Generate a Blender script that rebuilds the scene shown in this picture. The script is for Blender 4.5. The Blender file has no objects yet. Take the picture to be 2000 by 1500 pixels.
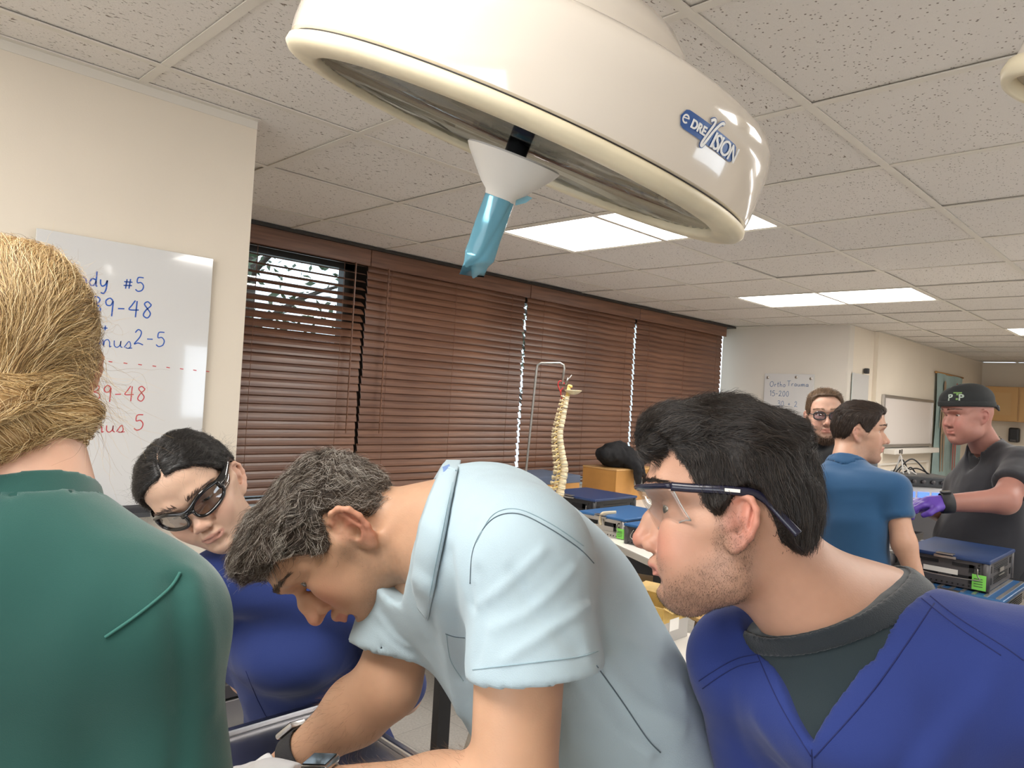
import bpy, bmesh, math, random, numpy as np
from mathutils import Vector, Matrix
random.seed(7); RNG = np.random.default_rng(7)
SC = bpy.context.scene
COL = SC.collection
# ---------------------------------------------------------------- camera
FPX, YAW, PIT, ROL = 1431.395, 0.7796554, 0.0153884, -0.0588858
H = 2.44
CZ = H - 0.818016
def _rot(a, b, c):
    ca, sa, cb, sb, cc, sc = math.cos(a), math.sin(a), math.cos(b), math.sin(b), math.cos(c), math.sin(c)
    return (np.array([[ca,-sa,0],[sa,ca,0],[0,0,1]]) @ np.array([[1,0,0],[0,cb,-sb],[0,sb,cb]])
            @ np.array([[cc,0,sc],[0,1,0],[-sc,0,cc]]))
RC = _rot(YAW, PIT, ROL)
CAM = np.array([0.0, 0.0, CZ])
cd = bpy.data.cameras.new('camera'); co = bpy.data.objects.new('camera', cd); COL.objects.link(co)
cd.sensor_fit = 'HORIZONTAL'; cd.sensor_width = 36.0; cd.lens = FPX / 2000 * 36.0
cd.clip_start = 0.02; cd.clip_end = 200
_m = Matrix([[RC[0,0], RC[0,2], -RC[0,1], 0], [RC[1,0], RC[1,2], -RC[1,1], 0], [RC[2,0], RC[2,2], -RC[2,1], CZ], [0,0,0,1]])
co.matrix_world = _m
SC.camera = co
def ray(u, v): return RC @ np.array([(u-1000)/FPX, 1.0, -(v-750)/FPX])
def at(u, v, d): return CAM + ray(u, v)*d            # surveyed point: pixel + distance along the view axis
def atz(u, v, z): r = ray(u, v); return CAM + r*((z-CAM[2])/r[2])
def atx(u, v, x): r = ray(u, v); return CAM + r*((x-CAM[0])/r[0])
def aty(u, v, y): r = ray(u, v); return CAM + r*((y-CAM[1])/r[1])

# ---------------------------------------------------------------- daylight, lamp strengths and exposure
EXPO, LAMP, DAY = 0.0, 16.0, 5.5          # exposure; ceiling panels; unseen frosted windows added as fill light
world = bpy.data.worlds.new('daylight'); SC.world = world; world.use_nodes = True
_bg = world.node_tree.nodes['Background']; _bg.inputs[0].default_value = (.80, .90, 1.0, 1); _bg.inputs[1].default_value = 2.6
SC.view_settings.view_transform = 'Standard'; SC.view_settings.look = 'None'; SC.view_settings.gamma = 1.0
SC.view_settings.exposure = EXPO
SC.cycles.max_bounces = 8; SC.cycles.diffuse_bounces = 4; SC.cycles.transparent_max_bounces = 16; SC.cycles.caustics_reflective = False; SC.cycles.caustics_refractive = False

# ---------------------------------------------------------------- solid modelling (distance fields -> one mesh)
f32 = np.float32
def ell(P, c, r, R=None):
    q = P - np.asarray(c, f32)
    if R is not None: q = q @ np.asarray(R, f32)
    r = np.asarray(r, f32)
    a = q / r
    k0 = np.sqrt((a*a).sum(1)); b = a / r
    k1 = np.sqrt((b*b).sum(1)) + 1e-9
    return k0*(k0-1)/k1
def sph(P, c, r): return np.sqrt(((P-np.asarray(c, f32))**2).sum(1)) - f32(r)
def cone(P, a, b, ra, rb, flat=None):
    """round cone; flat=(axis, s) squeezes space along an axis (s<1 = thinner)"""
    a = np.asarray(a, f32); b = np.asarray(b, f32)
    q = P - a; ab = b - a
    if flat is not None:
        n = np.asarray(flat[0], f32); n = n/np.linalg.norm(n); s = flat[1]
        q = q + np.outer(q @ n, n)*(1/s-1); ab = ab + n*(ab @ n)*(1/s-1)
    t = np.clip(q @ ab / (ab @ ab), 0, 1).astype(f32)
    d = np.sqrt(((q - t[:,None]*ab)**2).sum(1)) - (ra + (rb-ra)*t)
    return d*(min(1, flat[1]) if flat is not None else 1)
def chain(P, pts, rad, k=0.01, flat=None):
    f = None
    for i in range(len(pts)-1):
        g = cone(P, pts[i], pts[i+1], rad[i], rad[i+1], flat)
        f = g if f is None else smin(f, g, k)
    return f
def box(P, c, h, R=None, rnd=0.0):
    q = P - np.asarray(c, f32)
    if R is not None: q = q @ np.asarray(R, f32)
    d = np.abs(q) - (np.asarray(h, f32) - rnd)
    return np.sqrt((np.maximum(d, 0)**2).sum(1)) + np.minimum(d.max(1), 0) - rnd
def smin(a, b, k):
    h = np.maximum(k - np.abs(a-b), 0)/k
    return np.minimum(a, b) - h*h*k*0.25
def smax(a, b, k): return -smin(-a, -b, k)
def sub(a, b, k): return smax(a, -b, k)
def sst(x, a, b):
    t = np.clip((x-a)/(b-a), 0, 1); return t*t*(3-2*t)
def _hash(ix, iy, iz, s):
    h = (ix*374761393 + iy*668265263 + iz*2147483647*3 + s*144269) & 0xFFFFFFFF
    h = ((h ^ (h >> 13))*1274126177) & 0xFFFFFFFF
    return ((h ^ (h >> 16)) & 0xFFFF).astype(f32)/f32(32767.5) - 1
def noise(P, scale=1.0, seed=0):
    """value noise -1..1; scale may be a 3-vector (cells per metre)"""
    q = P*np.asarray(scale, f32); i = np.floor(q).astype(np.int64); t = (q-i).astype(f32); t = t*t*(3-2*t)
    o = 0
    for dx in (0,1):
        wx = t[:,0] if dx else 1-t[:,0]
        for dy in (0,1):
            wy = t[:,1] if dy else 1-t[:,1]
            for dz in (0,1):
                wz = t[:,2] if dz else 1-t[:,2]
                o = o + wx*wy*wz*_hash(i[:,0]+dx, i[:,1]+dy, i[:,2]+dz, seed)
    return o
def nets(F, org, h):
    """naive surface nets: F negative inside -> verts, quads"""
    S = F < 0
    nx, ny, nz = F.shape
    cs = S[:-1,:-1,:-1].astype(np.int8)
    n = np.zeros((nx-1,ny-1,nz-1), np.int8)
    for a in (0,1):
        for b in (0,1):
            for c in (0,1): n += S[a:nx-1+a, b:ny-1+b, c:nz-1+c]
    cells = np.argwhere((n > 0) & (n < 8))
    idx = -np.ones(n.shape, np.int64); idx[tuple(cells.T)] = np.arange(len(cells))
    acc = np.zeros((len(cells),3), np.float64); cnt = np.zeros(len(cells))
    cor = [(a,b,c) for a in (0,1) for b in (0,1) for c in (0,1)]
    V = {k: F[cells[:,0]+k[0], cells[:,1]+k[1], cells[:,2]+k[2]] for k in cor}
    for p in cor:
        for ax in range(3):
            if p[ax]: continue
            q = tuple(p[i]+(1 if i == ax else 0) for i in range(3))
            a, b = V[p], V[q]; m = (a < 0) != (b < 0)
            t = np.where(m, a/np.where(m, a-b, 1), 0)
            pt = np.array(p, float)[None,:].repeat(len(cells), 0); pt[:,ax] += t
            acc[m] += pt[m]; cnt[m] += 1
    verts = (cells + acc/cnt[:,None])*h + org
    quads = []
    for ax in range(3):
        sl0 = [slice(None)]*3; sl1 = [slice(None)]*3
        sl0[ax] = slice(0,-1); sl1[ax] = slice(1,None)
        A = S[tuple(sl0)]; B = S[tuple(sl1)]
        e = np.argwhere(A != B)
        o1, o2 = (ax+1) % 3, (ax+2) % 3
        ok = (e[:,o1] > 0) & (e[:,o2] > 0) & (e[:,o1] < F.shape[o1]-1) & (e[:,o2] < F.shape[o2]-1)
        e = e[ok]; ins = A[tuple(e.T)]
        def cell(d1, d2):
            q = e.copy(); q[:,o1] += d1; q[:,o2] += d2; return idx[tuple(q.T)]
        q = np.stack([cell(-1,-1), cell(0,-1), cell(0,0), cell(-1,0)], 1)
        q[~ins] = q[~ins][:, ::-1]
        quads.append(q)
    return verts, np.concatenate(quads)
def solid(fn, lo, hi, h, c=4):
    """mesh of fn<0 inside the box lo..hi with cell size h, evaluated finely only near the surface"""
    lo = np.asarray(lo, float); hi = np.asarray(hi, float)
    nb = np.ceil((hi-lo)/(h*c)).astype(int)+1
    ax = [lo[i] + np.arange(nb[i]+1)*h*c for i in range(3)]
    G = np.stack(np.meshgrid(*ax, indexing='ij'), -1).reshape(-1,3).astype(f32)
    FC = fn(G).reshape([n+1 for n in nb])
    mn = np.abs(FC)
    blk = np.full(nb, 1e9, f32)
    for a in (0,1):
        for b in (0,1):
            for d in (0,1): blk = np.minimum(blk, mn[a:nb[0]+a, b:nb[1]+b, d:nb[2]+d])
    near = blk < h*c*1.9
    F = np.repeat(np.repeat(np.repeat(FC[:-1,:-1,:-1], c, 0), c, 1), c, 2).astype(f32)
    bl = np.argwhere(near)
    sub_ = np.stack(np.meshgrid(*[np.arange(c)]*3, indexing='ij'), -1).reshape(-1,3)
    I = (bl[:,None,:]*c + sub_[None]).reshape(-1,3)
    Pp = (lo + I*h).astype(f32)
    out = np.empty(len(Pp), f32)
    for s in range(0, len(Pp), 400000): out[s:s+400000] = fn(Pp[s:s+400000])
    F[tuple(I.T)] = out
    return nets(F, lo, h)
def grad(fn, P, e=0.0015):
    g = np.stack([fn(P+np.array(d, f32)*e)-fn(P-np.array(d, f32)*e) for d in ((1,0,0),(0,1,0),(0,0,1))], 1)
    return g/(np.linalg.norm(g, axis=1, keepdims=True)+1e-9)
def project(fn, P, it=4, lvl=0.0):
    P = P.astype(f32).copy()
    for _ in range(it):
        P -= grad(fn, P)*(fn(P)-lvl)[:,None]
    return P
def vnormals(V, Q):
    a, b, c, d = (V[Q[:,i]] for i in range(4))
    n = np.cross(c-a, d-b); N = np.zeros_like(V)
    for i in range(4): np.add.at(N, Q[:,i], n)
    return N/(np.linalg.norm(N, axis=1, keepdims=True)+1e-12)
def relax(V, Q, it=1, w=0.5):
    for _ in range(it):
        A = np.zeros_like(V); n = np.zeros(len(V))
        for i in range(4):
            for j in (1,3):
                np.add.at(A, Q[:,i], V[Q[:,(i+j)%4]]); np.add.at(n, Q[:,i], 1)
        V = V*(1-w) + A/np.maximum(n,1)[:,None]*w
    return V
def mesh_obj(name, V, Fc, mat, parent=None, smooth=True, col=None):
    me = bpy.data.meshes.new(name)
    V = np.asarray(V, float)
    if isinstance(Fc, np.ndarray):
        k = Fc.shape[1]
        me.vertices.add(len(V)); me.vertices.foreach_set('co', V.ravel())
        me.loops.add(Fc.size); me.loops.foreach_set('vertex_index', Fc.ravel().astype(np.int32))
        me.polygons.add(len(Fc)); me.polygons.foreach_set('loop_start', np.arange(0, Fc.size, k, dtype=np.int32))
        me.polygons.foreach_set('use_smooth', np.full(len(Fc), smooth))
        me.update(calc_edges=True)
    else:
        me.from_pydata([tuple(v) for v in V], [], Fc); me.update()
        me.polygons.foreach_set('use_smooth', np.full(len(me.polygons), smooth))
    if col is not None:
        a = me.color_attributes.new('Col', 'FLOAT_COLOR', 'POINT')
        c4 = np.ones((len(V),4), f32); c4[:,:3] = col
        a.data.foreach_set('color', c4.ravel())
    for m in (mat if isinstance(mat, (list, tuple)) else [mat]): me.materials.append(m)
    o = bpy.data.objects.new(name, me); COL.objects.link(o)
    if parent is not None: o.parent = parent
    return o

# ---------------------------------------------------------------- mesh builder
def wloc(o):
    v = Vector((0,0,0))
    while o is not None: v = v + o.location; o = o.parent
    return v
def basis(axis, hint=(0,0,1)):
    w = np.asarray(axis, float); w = w/np.linalg.norm(w)
    h = np.asarray(hint, float)
    if abs(w @ h) > .95: h = np.array((1.0,0,0))
    u = np.cross(h, w); u /= np.linalg.norm(u)
    return u, np.cross(w, u), w
class MB:
    def __init__(s): s.v = []; s.f = []
    def add(s, v, f):
        n = len(s.v); s.v += [tuple(map(float, p)) for p in v]; s.f += [[i+n for i in q] for q in f]; return s
    def box(s, c, size, R=None, bev=0.0):
        hx, hy, hz = [d/2 for d in size]
        if bev <= 0:
            v = np.array([(x*hx, y*hy, z*hz) for x in (-1,1) for y in (-1,1) for z in (-1,1)])
            f = [[0,1,3,2],[4,6,7,5],[0,4,5,1],[2,3,7,6],[0,2,6,4],[1,5,7,3]]
        else:
            b = min(bev, hx*.9, hy*.9, hz*.9); bm = bmesh.new(); bmesh.ops.create_cube(bm, size=1)
            for q in bm.verts: q.co = Vector((q.co.x*2*hx, q.co.y*2*hy, q.co.z*2*hz))
            bmesh.ops.bevel(bm, geom=bm.edges[:], offset=b, segments=2, profile=.5, affect='EDGES')
            bm.verts.index_update(); v = np.array([q.co[:] for q in bm.verts]); f = [[q.index for q in p.verts] for p in bm.faces]; bm.free()
        if R is not None: v = v @ np.asarray(R, float).T
        return s.add(v + np.asarray(c, float), f)
    def bar(s, p, q, w, h, hint=(0,0,1), bev=0.0):
        p = np.asarray(p, float); q = np.asarray(q, float); a, b, d = basis(q-p, hint)
        return s.box((p+q)/2, (w, h, np.linalg.norm(q-p)), np.stack([a,b,d], 1), bev)
    def tube(s, pts, r, n=10, cap=True, flat=1.0, hint=(0,0,1)):
        pts = [np.asarray(p, float) for p in pts]; rs = r if hasattr(r, '__len__') else [r]*len(pts)
        vs = []; u = None
        for i, p in enumerate(pts):
            d = pts[min(i+1, len(pts)-1)] - pts[max(i-1, 0)]; d = d/(np.linalg.norm(d)+1e-12)
            if u is None: u = basis(d, hint)[0]
            u = u - d*(u @ d); u /= np.linalg.norm(u); w = np.cross(d, u)
            for k in range(n):
                a = 2*math.pi*k/n; vs.append(p + rs[i]*(math.cos(a)*u + flat*math.sin(a)*w))
        f = [[i*n+k, i*n+(k+1)%n, (i+1)*n+(k+1)%n, (i+1)*n+k] for i in range(len(pts)-1) for k in range(n)]
        if cap: f += [list(range(n))[::-1], [(len(pts)-1)*n+k for k in range(n)]]
        return s.add(vs, f)
    def lathe(s, prof, org, axis=(0,0,1), n=32, hint=(1,0,0), sx=1.0, sy=1.0, close=False):
        """prof: list of (radius, height) along axis"""
        u, v, w = basis(axis, hint); org = np.asarray(org, float); vs = []; f = []; m = len(prof)
        for r, h in prof:
            for k in range(n):
                a = 2*math.pi*k/n; vs.append(org + w*h + r*(math.cos(a)*u*sx + math.sin(a)*v*sy))
        for i in range(m-1 if not close else m):
            j = (i+1) % m
            f += [[i*n+k, i*n+(k+1)%n, j*n+(k+1)%n, j*n+k] for k in range(n)]
        if not close:
            if prof[0][0] > 1e-5: f.append(list(range(n))[::-1])
            if prof[-1][0] > 1e-5: f.append([(m-1)*n+k for k in range(n)])
        return s.add(vs, f)
    def cyl(s, p, q, r, n=16, r2=None):
        p = np.asarray(p, float); q = np.asarray(q, float)
        return s.lathe([(r, 0), (r if r2 is None else r2, np.linalg.norm(q-p))], p, q-p, n)
    def plate(s, poly, o, u, v, w, t):
        """polygon (2-D list, ccw) in plane o,u,v extruded by t along w"""
        o, u, v, w = (np.asarray(a, float) for a in (o, u, v, w)); n = len(poly)
        a = [o + u*x + v*y for x, y in poly]; b = [p + w*t for p in a]
        return s.add(a+b, [list(range(n))[::-1], list(range(n, 2*n))] + [[i, (i+1)%n, n+(i+1)%n, n+i] for i in range(n)])
    def obj(s, name, mat, parent=None, smooth=False, local=False):
        V = np.array(s.v)
        if parent is not None and not local: V = V - np.array(wloc(parent))
        o = mesh_obj(name, V, s.f, mat, parent, bool(smooth))
        if smooth == 'auto': autosmooth(o)
        return o
def autosmooth(o, ang=35):
    me = o.data; me.polygons.foreach_set('use_smooth', [True]*len(me.polygons)); me.set_sharp_from_angle(angle=math.radians(ang))
def tag(o, label, cat, group=None, kind=None):
    if label: o['label'] = label
    if cat: o['category'] = cat
    if group: o['group'] = group
    if kind: o['kind'] = kind
    return o
def thing(name, label, cat, loc=(0,0,0), rz=0.0, group=None):
    o = bpy.data.objects.new(name, None); o.empty_display_size = .05; COL.objects.link(o)
    o.location = Vector([float(x) for x in loc]); o.rotation_euler = (0,0,rz)
    return tag(o, label, cat, group)
def own(o):
    """move a top-level mesh's origin to the foot of its geometry"""
    me = o.data; n = len(me.vertices); a = np.empty(n*3); me.vertices.foreach_get('co', a); a = a.reshape(-1,3)
    b = np.array([(a[:,0].min()+a[:,0].max())/2, (a[:,1].min()+a[:,1].max())/2, a[:,2].min()])
    me.vertices.foreach_set('co', (a-b).ravel()); o.location = Vector(b); me.update(); return o
def copy_tree(o, parent=None):
    c = o.copy(); COL.objects.link(c)
    if parent is not None: c.parent = parent
    for ch in list(o.children): copy_tree(ch, c)
    return c
def spline(pts, n=8):
    P = np.asarray(pts, float); out = []
    for i in range(len(P)-1):
        a = P[max(i-1,0)]; b = P[i]; c = P[i+1]; d = P[min(i+2, len(P)-1)]
        for k in range(n):
            t = k/n; out.append(.5*((2*b)+(-a+c)*t+(2*a-5*b+4*c-d)*t*t+(-a+3*b-3*c+d)*t**3))
    out.append(P[-1]); return out
def text_mesh(txt, size, o, u, v, w, t=.0006, shear=0.0, space=1.0, bold=0.0):
    """lettering as a thin mesh: (verts, faces) with baseline origin o, along u, up v, raised along w"""
    c = bpy.data.curves.new('lettering', 'FONT'); c.body = txt; c.size = size; c.extrude = t; c.shear = shear; c.space_character = space; c.offset = bold
    c.resolution_u = 3
    ob = bpy.data.objects.new('lettering', c); COL.objects.link(ob)
    dg = bpy.context.evaluated_depsgraph_get(); me = bpy.data.meshes.new_from_object(ob.evaluated_get(dg))
    o, u, v, w = (np.asarray(a, float) for a in (o,u,v,w))
    V = [o + u*p.co.x + v*p.co.y + w*(p.co.z+t) for p in me.vertices]; F = [list(p.vertices) for p in me.polygons]
    bpy.data.objects.remove(ob); bpy.data.meshes.remove(me); bpy.data.curves.remove(c)
    return V, F

def nodes(name):
    m = bpy.data.materials.new(name); m.use_nodes = True
    nt = m.node_tree; b = nt.nodes['Principled BSDF']
    return m, nt, b
def pmat(name, col, rough=.5, metal=0.0, bump=None, spec=.5, emit=None, trans=0.0, coat=0.0, var=None, ior=None, sss=0):
    """plain principled material; bump=(scale, strength[, stretch]); var=(scale, amount) colour mottling"""
    m, nt, b = nodes(name); I = b.inputs
    I['Base Color'].default_value = (*col, 1); I['Roughness'].default_value = rough; I['Metallic'].default_value = metal
    I['Specular IOR Level'].default_value = spec; I['Transmission Weight'].default_value = trans; I['Coat Weight'].default_value = coat
    if ior: I['IOR'].default_value = ior
    if emit: I['Emission Color'].default_value = (*emit[0], 1); I['Emission Strength'].default_value = emit[1]
    if bump or var:
        tc = nt.nodes.new('ShaderNodeTexCoord')
    if bump:
        n = nt.nodes.new('ShaderNodeTexNoise'); n.inputs['Scale'].default_value = bump[0]; n.inputs['Detail'].default_value = 4
        src = tc.outputs['Object']
        if len(bump) > 2:
            mp = nt.nodes.new('ShaderNodeMapping'); mp.inputs['Scale'].default_value = bump[2]; nt.links.new(src, mp.inputs['Vector']); src = mp.outputs[0]
        nt.links.new(src, n.inputs['Vector'])
        bp = nt.nodes.new('ShaderNodeBump'); bp.inputs['Strength'].default_value = bump[1]; bp.inputs['Distance'].default_value = .002
        nt.links.new(n.outputs['Fac'], bp.inputs['Height']); nt.links.new(bp.outputs[0], I['Normal'])
    if var:
        n = nt.nodes.new('ShaderNodeTexNoise'); n.inputs['Scale'].default_value = var[0]; n.inputs['Detail'].default_value = 3
        nt.links.new(tc.outputs['Object'], n.inputs['Vector'])
        r = nt.nodes.new('ShaderNodeValToRGB'); a = var[1]
        r.color_ramp.elements[0].position = .3; r.color_ramp.elements[1].position = .7
        r.color_ramp.elements[0].color = (*[c*(1-a) for c in col], 1); r.color_ramp.elements[1].color = (*[min(1, c*(1+a)) for c in col], 1)
        nt.links.new(n.outputs['Fac'], r.inputs[0]); nt.links.new(r.outputs[0], I['Base Color'])
    return m
def skin_mat(name, rough=.48):
    m, nt, b = nodes(name); I = b.inputs
    a = nt.nodes.new('ShaderNodeVertexColor'); a.layer_name = 'Col'
    nt.links.new(a.outputs[0], I['Base Color']); I['Roughness'].default_value = rough; I['Specular IOR Level'].default_value = .4
    I['Subsurface Weight'].default_value = .12; I['Subsurface Radius'].default_value = (1,.35,.2); I['Subsurface Scale'].default_value = .006
    tc = nt.nodes.new('ShaderNodeTexCoord'); n = nt.nodes.new('ShaderNodeTexNoise'); n.inputs['Scale'].default_value = 420; n.inputs['Detail'].default_value = 3
    nt.links.new(tc.outputs['Object'], n.inputs['Vector'])
    bp = nt.nodes.new('ShaderNodeBump'); bp.inputs['Strength'].default_value = .18; bp.inputs['Distance'].default_value = .001
    nt.links.new(n.outputs['Fac'], bp.inputs['Height']); nt.links.new(bp.outputs[0], I['Normal'])
    return m

# ---------------------------------------------------------------- heads (local: x = own left, y = forward, z = up, origin between the ear canals)
def X2(p): return np.stack([np.abs(p[:,0]), p[:,1], p[:,2]], 1)
HEAD0 = dict(brow=(.105,.046), nas=(.098,.030), tip=(.124,-.012), sub=(.103,-.026), ul=(.105,-.040), st=(.0975,-.0475), ll=(.101,-.055),
             gr=(.092,-.067), pog=(.096,-.084), men=(.080,-.104), eye=(.0795,.024), ex=.0315, fore=.101, vert=.132, occ=-.100, w=.0765,
             gon=(.010,-.060), gw=.041, cheek=.060, jaw=.016, nw=.0165, lid=.0, open=.0048, earz=0.0, lw=.024, ear=1.0, fat=0.0)
def head_sdf(L, full=True):
    L = L.get('fit', L)
    by, bz = L['brow']; ey, ez = L['eye']; ex = L['ex']
    def f(P):
        Q = X2(P)
        if L.get('narrow'): Q = Q*np.stack([1+L['narrow']*sst(-P[:,2], -.01, .09)*sst(P[:,1], -.03, .03), np.ones(len(P)), np.ones(len(P))], 1).astype(f32)
        cy = (L['fore']-.012+L['occ'])/2; ry = (L['fore']-.012-L['occ'])/2
        cz = .052; rz = L['vert']-cz
        d = ell(Q, (0, cy, cz), (L['w'], ry, rz))
        d = smin(d, ell(Q, (0, L['occ']+.055, .018), (.062,.055,.055)), .03)            # occiput
        d = smin(d, ell(Q, (0, L['fore']-.052, .070), (.060,.050,.048)), .03)            # forehead
        # middle face
        sy, sz = L['sub']; my, mz = L['men']
        d = smin(d, ell(Q, (0, sy-.064, (ez+sz)/2-.012), (.058,.054,.058)), .025)
        d = smin(d, ell(Q, (0, L['ll'][0]-.040, (L['st'][1]+L['pog'][1])/2), (.034+L['fat']*.5,.036,.038)), .022)
        # jaw
        gy, gz = L['gon']
        j = cone(Q, (L['gw'], gy, gz), (.016, L['pog'][0]-.018, (L['pog'][1]+mz)/2+.006), L['jaw'], L['jaw']*.95)
        j = smin(j, cone(Q, (L['gw'], gy, gz), (.054, .006, .0), L['jaw']*.95, .014), .02)
        d = smin(d, ell(Q, (.026, sy-.062, (sz+mz)/2+.012), (.031,.044,.048)), .025)
        d = smin(d, ell(Q, (.030, sy-.040, sz-.004), (.026,.026,.036)), .02)
        d = smin(d, j, .022)
        d = smin(d, ell(Q, (0, L['gon'][0]+.02, gz+.018), (L['gw']+.004,.055,.040)), .02)
        d = smin(d, ell(Q, (0, L['pog'][0]-.0165, L['pog'][1]-.002), (.0185,.0165,.0165)), .018)
        d = smin(d, ell(Q, (0.004, my-.012, mz+.014), (.016,.016,.0135)), .016)
        if L['fat']: d = smin(d, ell(Q, (.045, .045, -.045), (.022+L['fat'],.035,.034)), .03)
        # cheekbone
        d = smin(d, cone(Q, (.044, by-.038, ez-.020), (.066, .018, ez-.012), .0135, .010), .025)
        d = smin(d, ell(Q, (L['cheek']*.62, sy-.026, sz+.006), (.020,.016,.022)), .02)
        # brow
        d = smin(d, chain(Q, [(0, by-.010, bz-.004), (.020, by-.0115, bz+.001), (.040, by-.024, bz+.002), (.054, by-.046, bz-.006)], [.0085,.0095,.0090,.008]), .018)
        # eye sockets
        d = sub(d, ell(Q, (ex-.002, ey+.020, ez-.001), (.0175,.0165,.0115)), .014)
        if full:
            # nose
            ny, nz = L['nas']; ty, tz = L['tip']
            mid = ((ny+ty)/2-.009+L.get('hump',.0), (nz+tz)/2+.001)
            d = smin(d, chain(Q, [(0, ny-.008, nz+.004), (0, mid[0], mid[1]), (0, ty-.0115, tz+.002)], [.0068,.0070,.0105], .01), .008)
            d = smin(d, cone(Q, (.006, mid[0]-.012, mid[1]-.002), (.010, ty-.030, tz), .007, .007), .010)
            d = smin(d, ell(Q, (L['nw']-.004, sy+.004, sz+.0085), (.0075,.0105,.0085)), .006)
            d = smin(d, cone(Q, (0, ty-.010, tz-.003), (0, sy+.000, sz+.003), .0065, .0055), .006)
            d = sub(d, ell(Q, (.0068, (ty+sy)/2+.0005, sz+.0005), (.0048,.0095,.0055)), .003)
            d = sub(d, cone(Q, (L['nw']+.005, sy-.006, sz+.013), (L['lw']+.010, L['st'][0]-.020, L['st'][1]+.004), .0018, .0015), .007)
            d = sub(d, chain(Q, [(L['nw']-.002, sy+.015, sz+.017), (L['nw']+.004, sy+.004, sz+.015), (L['nw']+.004, sy-.004, sz+.004)], [.0012,.0014,.0014], .003), .004)
            # lips
            uy, uz = L['ul']; ly, lz = L['ll']; ty2, tz2 = L['st']
            lw = L['lw']
            d = smin(d, chain(Q, [(0, uy-.0060, uz-.0008), (lw*.42, uy-.0078, uz-.0005), (lw*.95, uy-.0195, tz2+.001)], [.0062,.0058,.0028]), .006)
            d = smin(d, chain(Q, [(0, ly-.0068, lz), (lw*.45, ly-.0088, lz+.0006), (lw*.92, ly-.0180, tz2-.001)], [.0070,.0062,.0028]), .006)
            d = sub(d, chain(Q, [(0, ty2+.0062, tz2), (lw*.5, ty2+.0040, tz2+.0004), (lw, ty2-.0090, tz2+L.get('smile',0.0))], [.0008,.0008,.0010]), .0030)
            d = sub(d, cone(Q, (0, L['gr'][0]+.009, L['gr'][1]), (.016, L['gr'][0]+.004, L['gr'][1]), .006, .005), .012)
            d = sub(d, cone(Q, (0, sy+.006, sz-.004), (0, uy+.005, uz+.004), .0018, .0022), .006)
            # lids
            lid = sph(Q, (ex, ey-.0122, ez), .0143)
            lid = smin(lid, cone(Q, (ex-.012, ey-.007, ez+.006), (ex+.013, ey-.012, ez+.005), .0035, .004), .006)
            d = smin(d, lid, .006)
            o = L['open']; dz = L['lid']
            d = sub(d, ell(Q, (ex+.0012, ey-.0015, ez+dz), (.0140,.0110,o)), .0020)
            d = sub(d, cone(Q, (ex-.010, ey-.0005, ez+dz+o+.0042), (ex+.010, ey-.0025, ez+dz+o+.0036), .0008, .0008), .003)
            # ears
            k = L['ear']; ez0 = L['earz']
            a = math.radians(12); ca, sa = math.cos(a), math.sin(a)
            E = Q - np.array((L.get('w0', L['w'])-.0045, L.get('eary',-.010), .004+ez0), f32)
            # ear axes: u forward, v up (tilted back), w outward (flared)
            fl = math.radians(22)
            U = np.array((-math.sin(fl)*1.0, math.cos(fl), 0)); W = np.array((math.cos(fl), math.sin(fl), 0)); Z = np.array((0,0,1.0))
            u = E @ U.astype(f32); v = E @ Z.astype(f32); w = E @ W.astype(f32)
            e = np.stack([(ca*u + sa*v), (-sa*u + ca*v), w], 1)/k
            pl = ell(e, (.000,.006,.004), (.0165,.0265,.0048))
            pl = smin(pl, ell(e, (.0035,-.020,.004), (.009,.0125,.0048)), .010)
            rim = [(.012,.004,.004),(.0145,.014,.006),(.012,.0245,.0085),(.003,.0315,.0105),(-.007,.0295,.0115),(-.0145,.020,.012),(-.0165,.006,.011),(-.0135,-.009,.009),(-.0065,-.020,.007),(.001,-.0275,.006)]
            hx = chain(e, rim, [.0028,.0032,.0034,.0034,.0036,.0038,.0036,.0034,.0036,.0040], .003)
            pl = smin(pl, hx, .004)
            ah = chain(e, [(-.004,.022,.0075),(-.0075,.010,.0085),(-.006,-.002,.008),(-.001,-.010,.0075),(.004,-.013,.007)], [.0022,.0028,.003,.003,.0026], .003)
            pl = smin(pl, ah, .005)
            pl = sub(pl, ell(e, (.0040,-.001,.0080), (.0088,.0110,.0100)), .003)
            pl = sub(pl, ell(e, (.0055,.013,.010), (.0075,.0065,.0058)), .004)
            pl = sub(pl, ell(e, (-.0105,.012,.0095), (.0022,.012,.0040)), .003)
            pl = smin(pl, ell(e, (.0115,-.004,.0065), (.0035,.0055,.0040)), .004)
            pl = sub(pl, ell(e, (.0070,-.002,-.002), (.0040,.0050,.0140)), .003)
            pl = pl*k
            ea = L.get('eary',-.010); back = cone(Q, (L.get('w0', L['w'])-.010, ea-.002, .012+ez0), (L.get('w0', L['w'])-.003, ea-.006, .012+ez0), .016, .011)
            pl = smin(pl, smax(back, v-.02, .01), .006)
            d = smin(d, pl, .004)
        return d
    return f
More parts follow.
